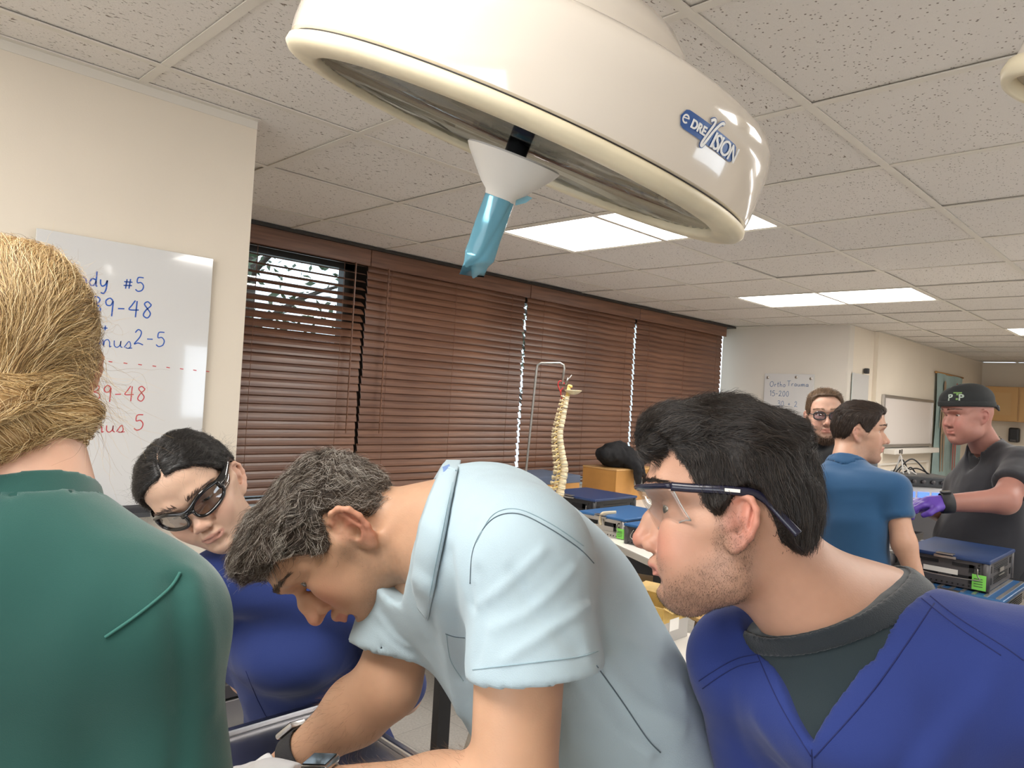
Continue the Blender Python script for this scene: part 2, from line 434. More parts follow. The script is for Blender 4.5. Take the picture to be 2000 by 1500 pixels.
def fit_head(L, it=5):
    """adjust the construction so that the finished surface passes through the wanted profile points"""
    W = {k: v for k, v in L.items()}; A = dict(W); t = np.linspace(0, 1, 400).astype(f32)
    def cross(f, p0, p1):
        P = (np.array(p0, f32)[None]*(1-t[:,None])+np.array(p1, f32)[None]*t[:,None]).astype(f32); k = np.argmax(f(P) < 0); return P[k]
    for _ in range(it):
        f = head_sdf(A)
        for key, x, lim in (('brow',.012,.025),('nas',0,.02),('tip',0,.02),('sub',0,.012),('ul',0,.015),('ll',0,.015),('gr',0,.02),('pog',0,.025)):
            y, z = W[key]; c = cross(f, (x,.19,z), (x,.02,z))[1]; o = W[key][0]-A[key][0]
            A[key] = (float(np.clip(A[key][0]+.8*(y-c), y-lim, y+lim)), A[key][1])
        c = cross(f, (0,.19,.072), (0,0,.072))[1]; A['fore'] = float(np.clip(A['fore']+.8*(W['fore']-.002-c), W['fore']-.03, W['fore']+.02))
        c = cross(f, (0,W['men'][0],-.19), (0,W['men'][0],.0))[2]; A['men'] = (A['men'][0], float(np.clip(A['men'][1]+.8*(W['men'][1]-c), W['men'][1]-.02, W['men'][1]+.03)))
        c = cross(f, (0,-.005,.22), (0,-.005,.0))[2]; A['vert'] = float(np.clip(A['vert']+.8*(W['vert']-c), W['vert']-.03, W['vert']+.02))
        c = cross(f, (0,-.19,.03), (0,0,.03))[1]; A['occ'] = float(np.clip(A['occ']+.8*(W['occ']-c), W['occ']-.02, W['occ']+.03))
        c = cross(f, (.15,-.01,.055), (0,-.01,.055))[0]; A['w'] = float(np.clip(A['w']+.8*(W['w']-c), W['w']-.02, W['w']+.01))
    L['fit'] = {k: v for k, v in A.items() if k != 'fit'}
    return L
def head_color(P, L, skin, lip, red, stub=None, stubble=0.0, seed=3):
    """pigment of the face, by place: lips, flushed nose, cheeks and ears, shaven beard"""
    Q = X2(P); n = len(P)
    c = np.tile(np.asarray(skin, f32), (n,1))
    m = noise(P, 60, seed)*.5 + noise(P, 170, seed+1)*.5
    c *= (1 + .05*m)[:,None]
    def mix(w, col): 
        nonlocal c
        w = np.clip(w, 0, 1)[:,None]; c = c*(1-w) + np.asarray(col, f32)*w
    bl = np.exp(-(((Q[:,0]-.042)/.022)**2 + ((P[:,1]-(L['sub'][0]-.02))/.03)**2 + ((P[:,2]-(L['sub'][1]+.012))/.022)**2))
    mix(bl*.55, red)
    t = L['tip']; mix(.6*np.exp(-((Q[:,0]/.016)**2 + ((P[:,1]-t[0])/.018)**2 + ((P[:,2]-t[1])/.014)**2)), red)
    mix(.62*sst(Q[:,0], L['w']-.004, L['w']+.006)*np.exp(-((P[:,1]-L.get('eary',-.010)-.002)/.022)**4-((P[:,2]-.004-L['earz'])/.036)**4), red)
    if stubble:
        gy, gz = L['gon']
        zj = L['st'][1]
        low = np.maximum(sst(-P[:,2]-.78*np.clip(P[:,1]-.02,-.02,1), .004, .034), .35*(P[:,2] < L['sub'][1]-.002)*(P[:,2] > L['st'][1])*sst(P[:,1], .075, .09))*sst(P[:,2], L['men'][1]-.045, L['men'][1]-.012)
        side = sst(P[:,1], -.022, .0)
        lipgap = 1-np.exp(-((Q[:,0]/(L['lw']+.003))**4 + ((P[:,2]-zj)/.011)**4))
        cheek = 1-np.exp(-(((Q[:,0]-.038)/.020)**2 + ((P[:,1]-.085)/.035)**2 + ((P[:,2]+.018)/.020)**2))
        front = 1.0
        sb = sst(P[:,1], -.004, .006)*sst(.040-P[:,1], 0, .014)*sst(-P[:,2], -.03, .0)*sst(Q[:,0], .045, .06)
        w = np.maximum(low*side*lipgap*cheek*front, sb)*stubble*(.75+.25*noise(P, 260, 9))
        mix(w, stub)
    uy, uz = L['ul']; ly, lz = L['ll']; ty2, tz2 = L['st']; lw = L['lw']
    hz = np.where(P[:,2] > tz2, (uz-tz2)*1.0+.0035, (tz2-lz)*1.0+.0045)
    prof = np.sqrt(np.clip(1-(Q[:,0]/(lw*1.02))**2, 0, 1))
    lipm = sst(hz*prof - np.abs(P[:,2]-tz2), -.0008, .0014)*(P[:,1] > ty2-.02)
    mix(lipm*.75, lip)
    return c

def gx(a): return -0.6096*a - 0.835
def gy(b): return 0.6096*b + 1.911
XW, XL, YL, YB, XC, YC2, YF = -3.75, -2.228, 1.041, 6.82, -2.50, 7.46, 11.52       # wall planes
XR, YN = 2.6, -2.6
# ================================================================ setting
def wallmat(name, col, sc=260, bs=.12):
    return pmat(name, col, .62, bump=(sc, bs), var=(1.3, .035), spec=.3)
M_wall = wallmat('cream paint', (.80,.715,.60)); M_wall2 = wallmat('pale paint', (.74,.69,.62))
def struct(name, mb, mat, parent=None, smooth=False):
    o = mb.obj(name, mat, parent, smooth)
    if parent is None: o['kind'] = 'structure'
    return o
struct('wall_left', MB().box(((XL-.06), (YN+YL)/2, H/2), (.12, YL-YN, H)), M_wall)
struct('wall_left_end', MB().box(((XW+XL-.12)/2-.0, YL-.06, H/2), (XL-.12-XW, .12, H)), M_wall)
struct('wall_back', MB().box(((XW+XC)/2, YB+.06, H/2), (XC-XW, .12, H)), M_wall2)
struct('wall_pillar', MB().box((XC-.06, (YB+.12+YC2)/2, H/2), (.12, YC2-YB-.12, H)).box((XC-.015, YC2+.004, H/2), (.10, .012, H)), M_wall)
struct('wall_right', MB().box((-2.46-.06, (YC2+YF)/2, H/2), (.12, YF-YC2, H)), M_wall)
struct('wall_far', MB().box(((-2.58+XR)/2, YF+.06, H/2), (XR+2.58, .12, H)), M_wall)
NX0, NX1, NZ0, NZ1 = -1.3, 1.7, .95, 2.15
struct('wall_near', MB().box(((XL-.12+NX0)/2, YN-.06, H/2), (NX0-XL+.12, .12, H)).box(((NX1+XR+.12)/2, YN-.06, H/2), (XR+.12-NX1, .12, H)).box(((NX0+NX1)/2, YN-.06, NZ0/2), (NX1-NX0, .12, NZ0)).box(((NX0+NX1)/2, YN-.06, (NZ1+H)/2), (NX1-NX0, .12, H-NZ1)), M_wall)
SY0, SY1, SZ0, SZ1 = 2.69, 5.0, 1.20, 1.95
struct('wall_side', MB().box((XR+.06, (YN+SY0)/2, H/2), (.12, SY0-YN, H)).box((XR+.06, (YF+SY1)/2, H/2), (.12, YF-SY1, H)).box((XR+.06, (SY0+SY1)/2, SZ0/2), (.12, SY1-SY0, SZ0)).box((XR+.06, (SY0+SY1)/2, (SZ1+H)/2), (.12, SY1-SY0, H-SZ1)), M_wall)
wf = MB()
for c, s in (((SY0+.02,(SZ0+SZ1)/2),(.04,SZ1-SZ0)),((SY1-.02,(SZ0+SZ1)/2),(.04,SZ1-SZ0)),(((SY0+SY1)/2,SZ0+.02),(SY1-SY0-.08,.04)),(((SY0+SY1)/2,SZ1-.02),(SY1-SY0-.08,.04))): wf.box((XR+.05,*c), (.06,*s))
wn = MB()
for c, s in ((NX0+.02,.04),(NX1-.02,.04),((NX0+NX1)/2,.05)): wn.box((c, YN-.05, (NZ0+NZ1)/2), (s, .06, NZ1-NZ0))
for z in (NZ0+.02, NZ1-.02): wn.box(((NX0+NX1)/2, YN-.05, z), (NX1-NX0, .06, .04))
wn_o = struct('window_6', wn, pmat('added near window frame', (.8,.8,.78), .4))  # unseen window added behind the camera to light faces and ceiling
for a, b_ in ((NX0+.04,(NX0+NX1)/2-.025),((NX0+NX1)/2+.025,NX1-.04)): MB().box(((a+b_)/2, YN-.06, (NZ0+NZ1)/2), (b_-a, .008, NZ1-NZ0-.08)).obj('pane', pmat('frosted near fill pane', (.8,.85,.9), .5, emit=((.90,.95,1.0), DAY)), wn_o)
wo = struct('window_5', wf, pmat('white window frame', (.8,.8,.78), .4))  # unseen window added as fill light, sited from the board's reflection
MB().box((XR+.06,(SY0+SY1)/2,(SZ0+SZ1)/2), (.008,SY1-SY0-.08,SZ1-SZ0-.08)).obj('pane', pmat('frosted side fill pane', (.8,.85,.9), .5, emit=((.80,.90,1.0), DAY)), wo)
# window wall: sill wall, head, mullions
Z0, Z1 = .93, 2.37
w = MB().box((XW-.09, (YL+YB)/2, Z0/2), (.18, YB-YL, Z0)).box((XW-.09, (YL+YB)/2, (Z1+H+.05)/2), (.18, YB-YL, H+.05-Z1))
struct('wall_window', w, M_wall2)
M_mull = pmat('dark bronze frame', (.05,.045,.04), .4, metal=.6)
WY = [1.00, 2.505, 3.78, 5.16, 6.58]
def glassmat(name, tint=(1,1,1), refl=.06, rough=.0, k=.5):
    m = bpy.data.materials.new(name); m.use_nodes = True; nt = m.node_tree; nt.nodes.clear()
    o = nt.nodes.new('ShaderNodeOutputMaterial'); mx = nt.nodes.new('ShaderNodeMixShader'); t = nt.nodes.new('ShaderNodeBsdfTransparent'); g = nt.nodes.new('ShaderNodeBsdfGlossy')
    t.inputs[0].default_value = (*tint, 1); g.inputs['Roughness'].default_value = rough
    fr = nt.nodes.new('ShaderNodeLayerWeight'); fr.inputs[0].default_value = .25
    ma = nt.nodes.new('ShaderNodeMath'); ma.operation = 'MULTIPLY_ADD'; ma.inputs[1].default_value = k; ma.inputs[2].default_value = refl
    nt.links.new(fr.outputs['Fresnel'], ma.inputs[0]); nt.links.new(ma.outputs[0], mx.inputs[0]); nt.links.new(t.outputs[0], mx.inputs[1]); nt.links.new(g.outputs[0], mx.inputs[2]); nt.links.new(mx.outputs[0], o.inputs[0])
    return m
M_glass = glassmat('window glass', (.93,.97,.98))
for i in range(4):
    y0, y1 = WY[i], WY[i+1]; f = MB()
    for (a, b, c, d) in ((y0, y0+(.115 if i == 1 else .05), Z0, Z1), (y1-(.115 if i == 0 else .05), y1, Z0, Z1), (y0+.05, y1-.05, Z0, Z0+.05), (y0+.05, y1-.05, Z1-.05, Z1)):
        f.box((XW-.11, (a+b)/2, (c+d)/2), (.07, b-a, d-c))
    fo = struct('window_%d' % (i+1), f, M_mull)
    MB().box((XW-.11, (y0+y1)/2, (Z0+Z1)/2), (.006, y1-y0-.1, Z1-Z0-.1)).obj('pane', M_glass, fo)
# floor: pale speckled vinyl tiles
m, nt, b = nodes('speckled vinyl floor'); tc = nt.nodes.new('ShaderNodeTexCoord')
br = nt.nodes.new('ShaderNodeTexBrick'); br.offset = 0; br.inputs['Scale'].default_value = 1; br.inputs['Brick Width'].default_value = .305; br.inputs['Row Height'].default_value = .305; br.inputs['Mortar Size'].default_value = .0015
br.inputs['Color1'].default_value = (.60,.57,.53,1); br.inputs['Color2'].default_value = (.55,.52,.48,1); br.inputs['Mortar'].default_value = (.32,.30,.28,1)
no = nt.nodes.new('ShaderNodeTexNoise'); no.inputs['Scale'].default_value = 90; no.inputs['Detail'].default_value = 2
mx = nt.nodes.new('ShaderNodeMixRGB'); mx.blend_type = 'MULTIPLY'; mx.inputs[0].default_value = .45
nt.links.new(tc.outputs['Object'], br.inputs['Vector']); nt.links.new(tc.outputs['Object'], no.inputs['Vector']); nt.links.new(br.outputs[0], mx.inputs[1]); nt.links.new(no.outputs['Fac'], mx.inputs[2]); nt.links.new(mx.outputs[0], b.inputs['Base Color']); b.inputs['Roughness'].default_value = .35
struct('floor', MB().box(((XW+XR)/2, (YN+YF)/2, -.05), (XR-XW, YF-YN, .1)), m)
# ceiling: backing slab, tees, lay-in tiles (each its own piece)
M_tee = pmat('ceiling tee enamel', (.76,.71,.63), .45)
def tilemat(name, fiss):
    m, nt, b = nodes(name); g = nt.nodes.new('ShaderNodeNewGeometry'); oi = nt.nodes.new('ShaderNodeObjectInfo')
    base = nt.nodes.new('ShaderNodeMixRGB'); base.inputs[1].default_value = (.78,.735,.685,1); base.inputs[2].default_value = (.84,.79,.735,1)
    nt.links.new(oi.outputs['Random'], base.inputs[0])
    mp = nt.nodes.new('ShaderNodeMapping'); nt.links.new(g.outputs['Position'], mp.inputs['Vector'])
    def noise_(scale, det, dist=0, vec=None):
        n = nt.nodes.new('ShaderNodeTexNoise'); n.inputs['Scale'].default_value = scale; n.inputs['Detail'].default_value = det; n.inputs['Distortion'].default_value = dist
        nt.links.new(vec or mp.outputs[0], n.inputs['Vector']); return n
    def ramp(src, lo, hi):
        r = nt.nodes.new('ShaderNodeValToRGB'); r.color_ramp.elements[0].position = lo; r.color_ramp.elements[1].position = hi
        nt.links.new(src, r.inputs[0]); return r
    if fiss:
        mp.inputs['Scale'].default_value = (1.0, .42, 1); mp.inputs['Rotation'].default_value = (0, 0, .3)
        a = ramp(noise_(120, 2, .6).outputs['Fac'], .655, .70)
        c = ramp(noise_(230, 1, .3).outputs['Fac'], .69, .73)
        mxx = nt.nodes.new('ShaderNodeMath'); mxx.operation = 'MAXIMUM'; nt.links.new(a.outputs[0], mxx.inputs[0]); nt.links.new(c.outputs[0], mxx.inputs[1]); holes = mxx.outputs[0]
    else:
        v = nt.nodes.new('ShaderNodeTexVoronoi'); v.inputs['Scale'].default_value = 95; nt.links.new(mp.outputs[0], v.inputs['Vector'])
        a = ramp(v.outputs['Distance'], .17, .27); a.color_ramp.elements[0].color = (1,1,1,1); a.color_ramp.elements[1].color = (0,0,0,1)
        c = ramp(noise_(60, 0).outputs['Fac'], .46, .56)
        mul = nt.nodes.new('ShaderNodeMath'); mul.operation = 'MULTIPLY'; nt.links.new(a.outputs[0], mul.inputs[0]); nt.links.new(c.outputs[0], mul.inputs[1]); holes = mul.outputs[0]
    mix = nt.nodes.new('ShaderNodeMixRGB'); nt.links.new(holes, mix.inputs[0]); nt.links.new(base.outputs[0], mix.inputs[1]); mix.inputs[2].default_value = (.26,.21,.17,1)
    nt.links.new(mix.outputs[0], b.inputs['Base Color']); b.inputs['Roughness'].default_value = .85; b.inputs['Specular IOR Level'].default_value = .2
    fine = noise_(420, 2); sb = nt.nodes.new('ShaderNodeMath'); sb.operation = 'MULTIPLY_ADD'; sb.inputs[1].default_value = -1.2; nt.links.new(holes, sb.inputs[0]); nt.links.new(fine.outputs['Fac'], sb.inputs[2])
    bp = nt.nodes.new('ShaderNodeBump'); bp.inputs['Strength'].default_value = .5; bp.inputs['Distance'].default_value = .003; nt.links.new(sb.outputs[0], bp.inputs['Height']); nt.links.new(bp.outputs[0], b.inputs['Normal'])
    return m
M_fiss, M_pin = tilemat('fissured ceiling board', True), tilemat('pinhole ceiling board', False)
ceil = struct('ceiling', MB().box(((XW+XR)/2-.1, (YN+YF)/2, H+.10), (XR-XW+.4, YF-YN+.3, .08)), M_tee)
LIGHTS = [(1,1,1),(1,5,1),(-1,9,1),(-3,0,0),(-3,4,0),(-1,-4,1),(-3,8,0)]     # (a0, b0): panel spans a0..a0+2, b0..b0+1
lit = {(a0+i, b0) for a0, b0, _ in LIGHTS for i in (0,1)}
tee = MB(); a0, a1, b0, b1 = -6, 5, -7, 16
T0 = None
for a in range(a0, a1):
    for b in range(b0, b1):
        if (a, b) in lit: continue
        xa, xb = max(gx(a+1), XW+.002), min(gx(a), XR); ya, yb = max(gy(b), YN), min(gy(b+1), YF)
        if xb-xa < .03 or yb-ya < .03: continue
        if xb < XL+.01 and yb < YL-.1: continue
        if xb < XC and ya > YB+.12: continue
        fis = a >= 0 and not (a == 0 and b > 5)
        mat = M_fiss if fis else M_pin
        full = xb-xa > .6 and yb-ya > .6
        sx, sy = xb-xa-.012, yb-ya-.012
        if full:
            key = '_t1' if fis else '_t0'
            if key not in globals():
                mm = MB().box((0,0,.008), (.5976,.5976,.016), bev=.0015); o = mm.obj('ceiling_tile', mat, ceil, local=True); globals()[key] = o.data
            else:
                o = bpy.data.objects.new('ceiling_tile', globals()[key]); COL.objects.link(o); o.parent = ceil
        else: o = MB().box((0,0,.008), (sx, sy, .016)).obj('ceiling_tile', mat, ceil, local=True)
        o.location = ((xa+xb)/2, (ya+yb)/2, H+.0025+random.choice((0,0,0,.002,.004)))
        o.rotation_euler = (random.uniform(-1,1)*.003, random.uniform(-1,1)*.003, 0)
def tee_piece(p, q, wdt=.024):
    m = MB().bar(p, q, .024 if abs(p[0]-q[0]) < 1e-6 else .003, .003 if abs(p[0]-q[0]) < 1e-6 else .024, hint=(0,0,1))
    return m
for a in range(a0, a1+1):
    x = gx(a)
    if not XW < x < XR: continue
    y_lo = YN if x > XL else YL
    y_hi = YF if x > -2.46 else YB
    MB().box((x, (y_lo+y_hi)/2, H-.001), (.0245, y_hi-y_lo, .003)).box((x, (y_lo+y_hi)/2, H+.016), (.003, y_hi-y_lo, .034)).obj('ceiling_tee', M_tee, ceil)
for b in range(b0, b1+1):
    y = gy(b)
    if not YN < y < YF: continue
    xs = XL if y < YL else (XW if y < YB else -2.46)
    MB().box(((xs+XR)/2, y, H-.0006), (XR-xs, .0245, .003)).box(((xs+XR)/2, y, H+.016), (XR-xs, .003, .034)).obj('cross_tee', M_tee, ceil)
tr = MB()
tr.box((XL+.012, (YN+YL)/2, H-.001), (.024, YL-YN, .003)).box((XL+.0012, (YN+YL)/2, H-.014), (.002, YL-YN, .026))
tr.box((-2.46+.012, (YC2+YF)/2, H-.001), (.024, YF-YC2, .003)).box(((XW+XC)/2, YB-.012, H-.001), (XC-XW, .024, .003)).box(((-2.46+XR)/2, YF-.012, H-.001), (XR+2.46, .024, .003))
struct('trim_ceiling', tr, M_tee)
# fluorescent troffers
M_diff = pmat('lit acrylic diffuser', (.9,.9,.88), .4, emit=((1.0,.965,.91), LAMP))
LBL = {(1,1):'bright ceiling light panel partly hidden behind the surgical lamp', (1,5):'bright ceiling light panel seen whole above the window blinds', (-1,9):'far ceiling light panel at the picture edge near the back cupboards',
    (-3,0):'ceiling light panel out of view over the right bench', (-3,4):'ceiling light panel out of view deep on the right side', (-1,-4):'ceiling light panel out of view overhead of the photographer', (-3,8):'ceiling light panel out of view at the far right end'}
for a, b, vis in LIGHTS:
    x0, x1, y0, y1 = gx(a+2), gx(a), gy(b), gy(b+1)
    t = thing('ceiling_light', LBL[(a,b)], 'ceiling light', ((x0+x1)/2, (y0+y1)/2, H), group='fluorescent ceiling panels')
    f = MB()
    for c, s in (((x0+.02,(y0+y1)/2),(.016,y1-y0-.026)),((x1-.02,(y0+y1)/2),(.016,y1-y0-.026)),(((x0+x1)/2,y0+.02),(x1-x0-.056,.016)),(((x0+x1)/2,y1-.02),(x1-x0-.056,.016))):
        f.box((c[0],c[1],H+.008), (s[0],s[1],.016))
    f.box(((x0+x1)/2,(y0+y1)/2,H+.050), (x1-x0-.03,y1-y0-.03,.004))
    f.obj('frame', M_tee, t)
    MB().box(((x0+x1)/2,(y0+y1)/2,H+.006), (x1-x0-.056,y1-y0-.056,.005)).obj('diffuser', M_diff, t)

# ================================================================ outside: trees beyond the glass
M_bark = pmat('bark', (.06,.045,.035), .9, bump=(40,.6)); M_leaf = pmat('leaf', (.05,.075,.035), .6)
M_ground = pmat('outside lawn', (.12,.14,.07), .9)
struct('ground_outside', MB().box((-9, 3, -.30), (9.5, 16, .1)), M_ground)
def tree(x, y, h, seed, label):
    rg = random.Random(seed)
    t = thing('tree', label, 'tree', (x, y, -.25))
    tr = MB(); tr.tube(spline([(x,y,-.25),(x+.05,y-.05,h*.3),(x-.05,y+.05,h*.6),(x,y,h)], 5), [.14-.004*i for i in range(16)], 8)
    lf_v = []; lf_f = []
    for k in range(26):
        a = rg.uniform(0, 6.28); z0 = rg.uniform(.28, .9)*h; ln = rg.uniform(.7, 1.7)
        e = np.array((x+math.cos(a)*ln, y+math.sin(a)*ln, z0+rg.uniform(.1,.7))); s0 = np.array((x, y, z0))
        tr.tube(spline([s0, (s0+e)/2+np.array((0,0,.1)), e], 3), [.035,.032,.028,.024,.018,.012,.006], 5)
        for j in range(60):
            t_ = rg.uniform(.25, 1.1); c = s0+(e-s0)*t_+np.array([rg.gauss(0,.20) for _ in range(3)])
            u = np.array([rg.gauss(0,1) for _ in range(3)]); u /= np.linalg.norm(u); v = np.cross(u, [rg.gauss(0,1) for _ in range(3)]); v /= np.linalg.norm(v)
            s = rg.uniform(.03, .065); n = len(lf_v)
            lf_v += [c-u*s, c+v*s*.4, c+u*s, c-v*s*.4]; lf_f.append([n,n+1,n+2,n+3])
    tr.obj('trunk', M_bark, t, True)
    o = mesh_obj('leaves', np.array(lf_v)-np.array(wloc(t)), lf_f, M_leaf, t, False); o['kind'] = 'stuff'
tree(-6.3, 2.9, 4.6, 3, 'leafy tree outside seen through the open slats of the first blind')
tree(-7.2, -1.6, 4.8, 5, 'leafy tree outside hidden mostly by the whiteboard wall end')
tree(-6.8, 7.4, 4.6, 8, 'leafy tree outside beyond the gap between the closed blinds')
# ================================================================ blinds
m, nt, b = nodes('cherry wood slat'); g = nt.nodes.new('ShaderNodeTexCoord'); mp = nt.nodes.new('ShaderNodeMapping'); mp.inputs['Scale'].default_value = (60, 2.2, 60)
oi = nt.nodes.new('ShaderNodeObjectInfo'); ad = nt.nodes.new('ShaderNodeVectorMath'); ad.operation = 'ADD'
nt.links.new(g.outputs['Object'], mp.inputs[0]); nt.links.new(mp.outputs[0], ad.inputs[0]); nt.links.new(oi.outputs['Location'], ad.inputs[1])
no = nt.nodes.new('ShaderNodeTexNoise'); no.inputs['Scale'].default_value = 1; no.inputs['Detail'].default_value = 5; nt.links.new(ad.outputs[0], no.inputs['Vector'])
r = nt.nodes.new('ShaderNodeValToRGB'); r.color_ramp.elements[0].color = (.115,.050,.030,1); r.color_ramp.elements[1].color = (.27,.130,.075,1); r.color_ramp.elements[0].position = .3; r.color_ramp.elements[1].position = .75
nt.links.new(no.outputs['Fac'], r.inputs[0])
mr = nt.nodes.new('ShaderNodeMixRGB'); mr.blend_type = 'MULTIPLY'; mr.inputs[0].default_value = .5; nt.links.new(r.outputs[0], mr.inputs[1])
rv = nt.nodes.new('ShaderNodeValToRGB'); rv.color_ramp.elements[0].color = (.6,.55,.55,1); nt.links.new(oi.outputs['Random'], rv.inputs[0]); nt.links.new(rv.outputs[0], mr.inputs[2])
nt.links.new(mr.outputs[0], b.inputs['Base Color']); b.inputs['Roughness'].default_value = .36; M_slat = m
M_cord = pmat('blind cord', (.16,.07,.04), .8)
BL = ['wooden blind nearest the whiteboard wall, its top slats open to daylight', 'closed wooden blind behind the bent grey-haired man, second from the whiteboard wall',
      'closed wooden blind behind the spine model', 'closed wooden blind farthest along the window, beside the back wall']
BY = [(1.06,2.425),(2.435,3.790),(3.803,5.150),(5.163,6.64)]
XB = -3.66
slat_mesh = {}
for i, (y0, y1) in enumerate(BY):
    t = thing('window_blind', BL[i], 'window blind', (XB, (y0+y1)/2, .97), group='wooden blinds over the window')
    MB().box((XB+.035, (y0+y1)/2, 2.375), (.018, y1-y0+.008, .098), bev=.004).obj('valance', M_slat, t)
    MB().box((XB-.005, (y0+y1)/2, 2.372), (.05, y1-y0-.02, .045)).obj('headrail', M_slat, t)
    MB().box((XB, (y0+y1)/2, .985), (.052, y1-y0-.01, .018), bev=.003).obj('bottom_rail', M_slat, t)
    L = y1-y0-.012; mb = MB()
    prof = [(-.0255,0),(-.012,.0022),(0,.003),(.012,.0022),(.0255,0),(.012,-.0006),(0,.0002),(-.012,-.0006)]
    prof = [(-.0255,-.0012),(-.013,.0012),(0,.0022),(.013,.0012),(.0255,-.0012),(.013,-.0010),(0,0),(-.013,-.0010)]
    n = len(prof)
    mb.add([(x, -L/2, z) for x, z in prof]+[(x, L/2, z) for x, z in prof], [list(range(n)), list(range(n,2*n))[::-1]]+[[k, k+n, (k+1)%n+n, (k+1)%n] for k in range(n)])
    first = None; ns = 30
    for k in range(ns):
        z = 2.325-.0443*k
        if i == 0: tl = min(66, 10+k*5.2) if k < 13 else 72
        else: tl = 73+random.uniform(-3, 3)
        if first is None: first = mb.obj('slat', M_slat, t, local=True); o = first
        else:
            o = first.copy(); COL.objects.link(o)
        o.location = (0+random.uniform(-1,1)*.0012, random.uniform(-1,1)*.0035, z-.97)
        o.rotation_euler = (random.uniform(-1,1)*.0012, math.radians(tl+random.uniform(-2,2)), 0)
    for yy in (y0+.16, (y0+y1)/2, y1-.16):
        MB().tube([(XB+.029, yy, 2.34), (XB+.029, yy, .99)], .0016, 5).obj('ladder_cord', M_cord, t)
    if i in (0, 1):
        yy = y0+.12 if i else y1-.10
        MB().tube([(XB+.05, yy, 2.33), (XB+.052, yy, 1.35)], .005, 6).obj('tilt_wand', M_slat, t)
struct('trim_1', MB().box((XW+.02, (YL+YB)/2, .935), (.10, YB-YL-.01, .03), bev=.004), M_wall2)
struct('trim_2', MB().box((XB+.01, (YL+YB)/2, H-.010), (.11, YB-YL-.06, .018)), M_mull)
# ================================================================ writing by hand: strokes in a unit cell (x, y)
GLY = {'B':(.75,[[(.1,1),(.14,.5),(.1,0)],[(.02,.98),(.4,1.05),(.62,.85),(.5,.6),(.2,.53),(.55,.48),(.72,.25),(.5,.02),(.05,.0)]]),
 'o':(.5,[[(.3,.5),(.1,.38),(.06,.15),(.2,0),(.4,.1),(.44,.32),(.3,.5)]]), 'd':(.55,[[(.42,.42),(.2,.48),(.06,.22),(.16,0),(.36,.1),(.44,.4),(.46,1.0)],[(.44,.35),(.46,.05),(.54,.0)]]),
 'y':(.6,[[(.06,.5),(.08,.2),(.2,.06),(.38,.2),(.48,.5)],[(.48,.5),(.44,-.1),(.3,-.42),(.12,-.38)]]), '#':(.62,[[(.22,.72),(.16,.05)],[(.44,.76),(.38,.08)],[(.04,.52),(.58,.56)],[(.02,.26),(.56,.32)]]),
 '5':(.6,[[(.52,.98),(.16,.94),(.12,.58),(.36,.62),(.54,.4),(.46,.1),(.2,-.02),(.02,.1)]]), '3':(.6,[[(.06,.9),(.3,1.02),(.5,.88),(.42,.66),(.2,.56),(.48,.46),(.56,.22),(.36,.0),(.04,.06)]]),
 '9':(.55,[[(.46,.86),(.28,1.0),(.08,.82),(.14,.58),(.36,.58),(.47,.84),(.46,.4),(.44,-.08)]]), '-':(.5,[[(.06,.42),(.42,.44)]]), '4':(.62,[[(.36,1.0),(.18,.7),(.04,.42),(.58,.44)],[(.46,.98),(.44,.5),(.42,-.02)]]),
 '8':(.6,[[(.48,.86),(.3,1.0),(.12,.84),(.3,.58),(.5,.28),(.34,.0),(.1,.14),(.22,.46),(.48,.74),(.5,.88)]]), '+':(.6,[[(.3,.7),(.3,.2)],[(.08,.42),(.52,.44)]]),
 'n':(.6,[[(.04,.44),(.1,.0),(.14,.34),(.32,.46),(.44,.3),(.46,.0),(.56,.06)]]), 'u':(.6,[[(.06,.44),(.08,.12),(.24,.0),(.42,.16),(.46,.44),(.46,.1),(.58,.02)]]), 's':(.5,[[(.02,.04),(.3,.46),(.42,.16),(.28,.0),(.1,.04)],[(.28,.0),(.52,.04)]]),
 '2':(.65,[[(.08,.78),(.26,1.0),(.46,.86),(.38,.5),(.06,.02),(.3,.1),(.62,.0)]]), 'r':(.45,[[(.08,.46),(.1,.0)],[(.1,.3),(.24,.46),(.4,.42)]]), 't':(.42,[[(.2,.9),(.18,.1),(.32,.0)],[(.02,.56),(.38,.58)]]), 'h':(.55,[[(.08,1),(.08,0)],[(.08,.3),(.28,.48),(.42,.3),(.44,0)]]),
 'O':(.8,[[(.5,.98),(.14,.8),(.06,.3),(.34,-.02),(.66,.24),(.66,.76),(.44,1)]]), 'T':(.75,[[(.02,.96),(.72,1.0)],[(.38,.98),(.34,0)]]), 'a':(.52,[[(.42,.42),(.2,.46),(.06,.2),(.18,0),(.38,.16),(.42,.42),(.42,.08),(.52,.0)]]), 'm':(.8,[[(.04,.44),(.08,0),(.14,.36),(.28,.44),(.36,.0),(.42,.36),(.58,.44),(.66,.1),(.78,.0)]]),
 '1':(.35,[[(.06,.8),(.2,1),(.18,0)]]), '0':(.6,[[(.3,1),(.08,.7),(.12,.15),(.34,0),(.52,.4),(.44,.9),(.3,1)]]), ' ':(.5,[])}
def scribble(mb, txt, o, u, v, w, h, r=.0016, sp=.10, slope=0.0):
    o, u, v, w = (np.asarray(a, float) for a in (o,u,v,w)); x = 0
    for ch in txt:
        wd, st = GLY[ch]
        for s in st:
            pts = spline([(p[0], p[1]) for p in s], 5) if len(s) > 2 else s
            mb.tube([o + u*((x+p[0])*h) + v*(p[1]*h + slope*(x+p[0])*h) + w*.0006 for p in pts], r, 6, flat=.35, hint=w) if False else ribbon(mb, [o + u*((x+p[0])*h) + v*(p[1]*h + slope*(x+p[0])*h) for p in pts], w, r)
        x += wd + sp
    return x*h
